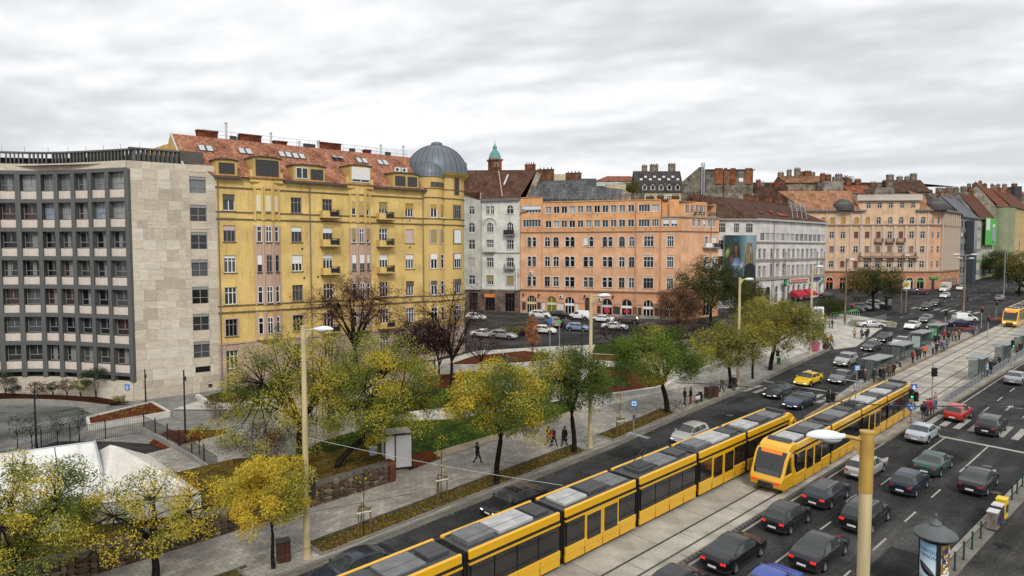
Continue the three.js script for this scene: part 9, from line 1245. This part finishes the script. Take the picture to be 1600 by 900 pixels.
{
const p = R(37.9, -9.55, 0.12), t = thing('advertising_column', 'round advertising column with grey hat roof and lit posters', 'advertising column', p, 0.0); t.scale.set(0.92, 1.17, 0.92);
const zin = M([0.13, 0.145, 0.15], 0.6, T.metal); part('core', CY(0.66, 0.66, 3.0, 40, 0, 0.1, 0), MT.black, t); part('base', CY(0.74, 0.7, 0.3, 40), MT.black, t);
part('roof', new THREE.LatheGeometry([[0.0, 3.55], [0.12, 3.55], [0.3, 3.48], [0.62, 3.36], [1.02, 3.16], [1.08, 3.08], [1.04, 3.02], [0.72, 3.0], [0.7, 2.92], [0, 2.92]].map(q => new THREE.Vector2(...q)).reverse(), 44), zin, t); part('roof_cap', new THREE.LatheGeometry([[0.3, 3.52], [0.28, 3.6], [0.12, 3.68], [0.05, 3.74], [0.04, 3.82], [0.08, 3.86], [0.085, 3.92], [0.05, 3.98], [0.001, 4.0]].map(q => new THREE.Vector2(...q)), 24), zin, t);
const cv = document.createElement('canvas'); cv.width = 256; cv.height = 512; const x = cv.getContext('2d'); const g = x.createLinearGradient(0, 0, 0, 512); g.addColorStop(0, '#7fa9c8'); g.addColorStop(0.4, '#cfe0ea'); g.addColorStop(1, '#8fb4cf'); x.fillStyle = g; x.fillRect(0, 0, 256, 512); x.fillStyle = '#22324a'; x.font = 'bold 40px sans-serif'; x.save(); x.translate(20, 70); x.rotate(0.1); x.fillText('BUDGETZELI', 0, 0); x.fillText('KOMPÁCIÓK', 10, 46); x.restore(); x.fillStyle = '#1c1a1e'; x.save(); x.translate(128, 230); x.rotate(0.42); x.beginPath(); x.ellipse(0, 0, 120, 34, 0, 0, 7); x.fill(); x.fillStyle = '#5b5960'; x.beginPath(); x.ellipse(10, -10, 90, 12, 0, 0, 7); x.fill(); x.restore(); x.fillStyle = '#22324a'; x.font = 'bold 30px sans-serif'; x.fillText('TE KÖZELEDBEN', 12, 320); x.fillText('MARKETI', 20, 356); x.strokeStyle = '#333'; x.lineWidth = 4; x.beginPath(); x.arc(130, 440, 52, 0, 7); x.stroke(); x.fillStyle = '#a8552f'; x.beginPath(); x.arc(130, 440, 20, 0, 7); x.fill();
const tx = new THREE.CanvasTexture(cv); tx.colorSpace = THREE.SRGBColorSpace; const cv2 = document.createElement('canvas'); cv2.width = 256; cv2.height = 512; const y = cv2.getContext('2d'); y.fillStyle = '#8a6d4a'; y.fillRect(0, 0, 256, 512); for (let i = 0; i < 160; i++) { y.fillStyle = ['#c9b48d', '#5a4027', '#efe4cf', '#2c3c59', '#a5793f', '#6e5233'][i % 6]; y.fillRect(rnd() * 240, rnd() * 500, 10 + rnd() * 60, 6 + rnd() * 40); } y.fillStyle = '#e9e3d6'; y.fillRect(20, 250, 110, 80); const tx2 = new THREE.CanvasTexture(cv2); tx2.colorSpace = THREE.SRGBColorSpace;
const pan = (a, w, m) => part('poster', new THREE.CylinderGeometry(0.69, 0.69, 2.55, 18, 1, true, a, w).translate(0, 1.55, 0), m, t); const mk = q => new THREE.MeshStandardMaterial({ map: q, roughness: 0.35, side: THREE.DoubleSide });
const view = Math.atan2(-p.x, -p.z); pan(view - 1.35, 1.5, mk(tx)); pan(view + 0.42, 1.5, mk(tx2)); pan(view + 2.5, 1.5, mk(tx));
for (const a of [view + 0.28, view + 2.1, view - 1.6]) part('frame_post', B(0.2, 2.9, 0.12, 0, 1.55, 0.68).rotateY(a), MT.black, t);
}
function bicycle(label, p, turn, c) { const t = thing('bicycle', label, 'bicycle', p, turn, 'parked bicycles'); for (const x of [-0.52, 0.52]) { const w = part('wheel', new THREE.TorusGeometry(0.33, 0.018, 6, 24).translate(0, 0, 0), MT.rubber, t, x, 0.34, 0); part('spokes', merge(Array.from({ length: 8 }, (_, k) => bar(V(0, 0, 0), V(Math.cos(k * 0.785) * 0.33, Math.sin(k * 0.785) * 0.33, 0), 0.004, 3))), MT.greyMetal, w); } const P = { bb: V(-0.05, 0.3, 0), st: V(-0.2, 0.82, 0), hd: V(0.36, 0.86, 0), ra: V(-0.52, 0.34, 0), fa: V(0.52, 0.34, 0) }; part('frame', merge([bar(P.bb, P.st, 0.018, 6), bar(P.st, P.hd, 0.018, 6), bar(P.bb, P.hd, 0.02, 6), bar(P.ra, P.bb, 0.012, 5), bar(P.ra, P.st, 0.012, 5), bar(P.hd, P.fa, 0.016, 6)]), M(c, 0.4), t); part('saddle', new RoundedBoxGeometry(0.26, 0.06, 0.14, 2, 0.025).translate(-0.22, 0.95, 0), MT.black, t); part('handlebar', merge([bar(V(0.36, 0.86, 0), V(0.34, 1.02, 0), 0.014, 5), bar(V(0.34, 1.02, -0.28), V(0.34, 1.02, 0.28), 0.013, 5), bar(V(0.34, 1.02, -0.28), V(0.22, 1.0, -0.3), 0.016, 5), bar(V(0.34, 1.02, 0.28), V(0.22, 1.0, 0.3), 0.016, 5)]), MT.black, t); part('crank', merge([CY(0.09, 0.09, 0.02, 12).rotateX(Math.PI / 2).translate(-0.05, 0.3, 0), bar(V(-0.05, 0.3, 0.06), V(0.08, 0.2, 0.06), 0.01, 4), bar(V(-0.05, 0.3, -0.06), V(-0.18, 0.4, -0.06), 0.01, 4)]), MT.dark, t); }
bicycle('dark bicycle leaning beside the broad tree trunk', at(1058, 640, 0.13), 0.1, [0.03, 0.03, 0.03]); bicycle('red bicycle next to the scooter', at(1080, 634, 0.13), 0.25, [0.4, 0.03, 0.03]); bicycle('black bicycle beside the wooden bins', at(1103, 625, 0.13), 0.6, [0.02, 0.02, 0.02]); bicycle('bicycle of the cyclist on the refuge', at(1299, 541, 0.14), 1.9 - Math.PI / 2, [0.08, 0.08, 0.09]);
{ const t = thing('scooter', 'black and white motor scooter parked behind the bicycles', 'scooter', at(1092, 629, 0.13), 0.9); for (const x of [-0.6, 0.62]) part('wheel', new THREE.TorusGeometry(0.2, 0.07, 8, 18), MT.rubber, t, x, 0.27, 0); part('body', new RoundedBoxGeometry(0.85, 0.45, 0.34, 3, 0.1).translate(-0.4, 0.6, 0), M([0.6, 0.6, 0.6], 0.3), t); part('seat', new RoundedBoxGeometry(0.7, 0.14, 0.3, 2, 0.05).translate(-0.35, 0.88, 0), MT.black, t); part('front_shield', new RoundedBoxGeometry(0.12, 0.75, 0.4, 2, 0.05).rotateZ(0.3).translate(0.42, 0.75, 0), MT.black, t); part('fork', bar(V(0.62, 0.27, 0), V(0.36, 1.0, 0), 0.04, 6), MT.greyMetal, t); part('handlebar', bar(V(0.34, 1.05, -0.34), V(0.34, 1.05, 0.34), 0.025, 6), MT.black, t); part('footboard', B(0.6, 0.08, 0.3, 0.12, 0.32, 0), MT.dark, t); }
{
const W = new THREE.MeshPhysicalMaterial({ color: new THREE.Color().setRGB(0.80, 0.79, 0.755), roughness: 0.6, side: THREE.DoubleSide, map: T.plaster, bumpMap: T.plaster, bumpScale: 0.12 }), base = p => gy(p.x, p.z);
const tent = (label, ridge, eave, back, h, panels) => { const t = thing('marquee', label, 'tent'); const A = at(...ridge[0], h[0]), C = at(...ridge[1], h[0]), E0 = at(...eave[0], h[1]), E1 = at(...eave[1], h[1]); for (let i = 0; i < panels; i++) { const f = i / panels, g = (i + 1) / panels - 0.006; const a = A.clone().lerp(C, f), b = A.clone().lerp(C, g), c = E0.clone().lerp(E1, g), d = E0.clone().lerp(E1, f); part('roof_panel', polys([[d, c, b, a]]), W, t); const k = q => V(q.x * 2 - 0, 0, 0), mir = (q, r) => V(2 * r.x - q.x, q.y, 2 * r.z - q.z); part('roof_panel', polys([[a, b, mir(c, b), mir(d, a)]]), W, t); part('side_panel', polys([[V(d.x, base(d), d.z), V(c.x, base(c), c.z), c, d]]), W, t); } part('gable', polys([[E1, V(2 * C.x - E1.x, E1.y, 2 * C.z - E1.z), C]]), W, t); part('gable_wall', polys([[V(E1.x, base(E1), E1.z), V(2 * C.x - E1.x, base(C), 2 * C.z - E1.z), V(2 * C.x - E1.x, E1.y, 2 * C.z - E1.z), E1]]), W, t); part('ridge_beam', bar(A, C, 0.06, 6), MT.greyMetal, t); part('eave_beam', bar(E0, E1, 0.05, 6), MT.greyMetal, t); for (const [p, q] of [[E1, C], [E0.clone().lerp(E1, 0.56), A.clone().lerp(C, 0.56)]]) part('rafter', bar(p.clone().setY(p.y + 0.06), q.clone().setY(q.y + 0.06), 0.07, 6), MT.greyMetal, t); return t; };
tent('big white marquee roof at the left edge behind the trees', [[-120, 726], [148, 690]], [[-150, 838], [170, 772]], 0, [4.6, 2.7], 4);
const t2 = thing('marquee', 'cream white hipped tent right of the big marquee', 'tent'); { const A = at(172, 695, 4.7), Bq = at(182, 697, 4.65), c0 = at(158, 786, 2.4), c1 = at(314, 770, 2.4), c2 = at(236, 712, 2.4), c3 = at(120, 722, 2.4); [[c0, c1, Bq, A], [c1, c2, Bq], [c2, c3, A, Bq], [c3, c0, A]].forEach(f => part('roof_panel', polys([f]), M([0.74, 0.71, 0.64], 0.7, T.plaster), t2)); for (const [a, b] of [[c0, c1], [c1, c2]]) part('side_panel', polys([[V(a.x, base(a), a.z), V(b.x, base(b), b.z), b, a]]), W, t2); part('eave_beam', bar(c0, c1, 0.05, 6), MT.greyMetal, t2); }
const sp = at(52, 812, 2.0); const sg = thing('logo_panel', 'green round logo and 3d lettering on the marquee side', 'sign', sp, 0.45); part('panel', B(3.4, 0.9, 0.05, -0.6, 0, 0), MT.white, sg); part('green_square', B(0.8, 0.8, 0.04, 0.2, 0, 0.04), M([0.02, 0.16, 0.06], 0.5), sg); part('ring', new THREE.TorusGeometry(0.2, 0.07, 8, 18).translate(0.2, 0.08, 0.07), MT.frameW, sg);
}
{ const cv = document.createElement('canvas'); cv.width = 128; cv.height = 64; const x = cv.getContext('2d'); x.fillStyle = '#e6e4dd'; x.fillRect(0, 0, 128, 64); x.fillStyle = '#15171a'; x.font = 'bold 54px sans-serif'; x.fillText('3d', 24, 52); const tx = new THREE.CanvasTexture(cv); tx.colorSpace = THREE.SRGBColorSpace; const sp = at(22, 806, 2.1); const m = single('lettering_panel', new THREE.BoxGeometry(1.3, 0.65, 0.04), new THREE.MeshStandardMaterial({ map: tx, roughness: 0.6 }), 'white panel lettered 3d on the marquee side', 'sign'); m.position.copy(sp); m.rotation.y = 0.45; }
{ const t = thing('iron_fence', 'black iron fence between the forecourt and the tents', 'fence'), pts = atAll([[65, 706], [110, 697], [165, 686], [225, 676], [262, 696], [300, 718], [340, 745]]); for (let i = 0; i + 1 < pts.length; i++) { const a = pts[i], b = pts[i + 1], n = Math.max(1, Math.round(a.distanceTo(b) / 2.2)); for (let k = 0; k < n; k++) { const p = a.clone().lerp(b, k / n), q = a.clone().lerp(b, (k + 1) / n); part('fence_panel', ironRail([p, q], 1.55, 0.15, 0.014), MT.black, t); part('fence_post', bar(p, V(p.x, p.y + 1.9, p.z), 0.05, 6), MT.black, t); } } part('plinth', ribbon(pts.slice(3), 0.3, 0.5, 0.5), MT.conc, t); }
{ const t = thing('cycle_fence', 'bright green cycle stand fence beside the refuge', 'fence'), pts = atAll([[1303, 500], [1320, 501], [1338, 495]]); for (let i = 0; i < 12; i++) { const p = pts[0].clone().lerp(pts[2], i / 11); part('hoop', new THREE.TorusGeometry(0.6, 0.05, 5, 12, Math.PI).translate(p.x, p.y + 0.9, p.z), M([0.12, 0.42, 0.06], 0.5), t); part('hoop_legs', merge([CY(0.05, 0.05, 0.95, 5, p.x - 0.6, p.y, p.z), CY(0.05, 0.05, 0.95, 5, p.x + 0.6, p.y, p.z)]), MT.greyMetal, t); } }
{ const t = thing('railing', 'grey pedestrian railing along the far kerb by the parked row', 'railing'), pts = atAll([[1300, 512], [1348, 510], [1385, 499]]); for (let i = 0; i + 1 < pts.length; i++) for (let k = 0; k < 5; k++) part('railing_panel', ironRail([pts[i].clone().lerp(pts[i + 1], k / 5), pts[i].clone().lerp(pts[i + 1], (k + 0.94) / 5)], 1.05, 0.5, 0.03), MT.greyMetal, t); }
{ const cl = []; for (let i = 0; i < 90; i++) { const p = at(rr(1326, 1398), rr(503, 510), 0.15); cl.push({ p, r: 0.4, n: 16, flat: 0.5 }); } struct('ground_cover', leafCloud(cl, 0.2, PAL.olive, 0.3), leafSolid, 'stuff'); }
{
const wire = (label, pts, r, drops = []) => { const t = thing('overhead_wire', label, 'overhead wire', [0, 0, 0], 0, 'tram wires and span wires'); part('cable', tube(pts, r, 40, 5), M([0.03, 0.03, 0.032], 0.6), t); drops.forEach(d => part('dropper', tube(d, 0.012, 20, 4), MT.black, t)); return t; };
const sag = (a, b, s) => [a, a.clone().lerp(b, 0.25).add(V(0, -s * 0.75, 0)), a.clone().lerp(b, 0.5).add(V(0, -s, 0)), a.clone().lerp(b, 0.75).add(V(0, -s * 0.75, 0)), b];
const pa = R(17.6, -35.3, 8.6), pb = R(38, -20, 6.6);
const w1 = wire('pale span wire from the nearest left lamp post over the tram', sag(at(481, 684, 6.9), R(24.5, -22.2, 6.2), 0.15), 0.013); w1.children[0].material = M([0.4, 0.4, 0.4], 0.5);
wire('thin contact wire passing in front of the litter bin', sag(R(-2, -38, 4.4), at(650, 770, 5.2), 0.1), 0.012);
const m1 = at(1056, 598, 6.6), m2 = at(1156, 603, 6.6), m3 = at(1300, 626, 6.6), m4 = at(1400, 634, 6.6), m5 = at(1640, 632, 6.6);
const curl = (p, d) => [p, V(p.x - 0.1, p.y - 0.5, p.z), V(p.x - 0.35 * d, p.y - 1.2, p.z), V(p.x - 0.1 * d, p.y - 1.7, p.z), V(p.x - 0.6 * d, p.y - 1.95, p.z), V(p.x - 0.9 * d, p.y - 2.1, p.z)];
wire('thick black span cable with loose curled droppers across the street', [m1, m2, m3, m4, m5], 0.035, [curl(at(1134, 600, 6.6), 0.7), curl(at(1168, 606, 6.6), 0.8), curl(at(1177, 607, 6.6), -0.4), curl(at(1213, 613, 6.6), -0.8)]);
{ const c = new THREE.CatmullRomCurve3([m1, m2, m3, m4, m5]), t = scene.children[scene.children.length - 1]; for (let i = 0; i < 26; i++) { const p = c.getPoint(0.14 + i * 0.033); part('cable_clip', B(0.09, 0.1, 0.06), MT.black, t, p.x, p.y, p.z, 0.3); } }
wire('upper black span cable above the stop line', [at(1280, 605, 7.4), at(1400, 606, 7.4), at(1640, 603, 7.4)], 0.014);
for (const [v, l] of [[-25.92, 'contact wire above the far track'], [-22.1, 'contact wire above the near track']]) { const pts = []; for (let u = -5; u <= 180; u += 15) pts.push(R(u, v + drift(u), 5.6)); wire(l, pts, 0.009); }
wire('grey wire from the second lamp post towards the tracks', sag(at(924, 560, 7.2), at(1105, 600, 6.7), 0.2), 0.014);
}
renderer.render(scene, camera);
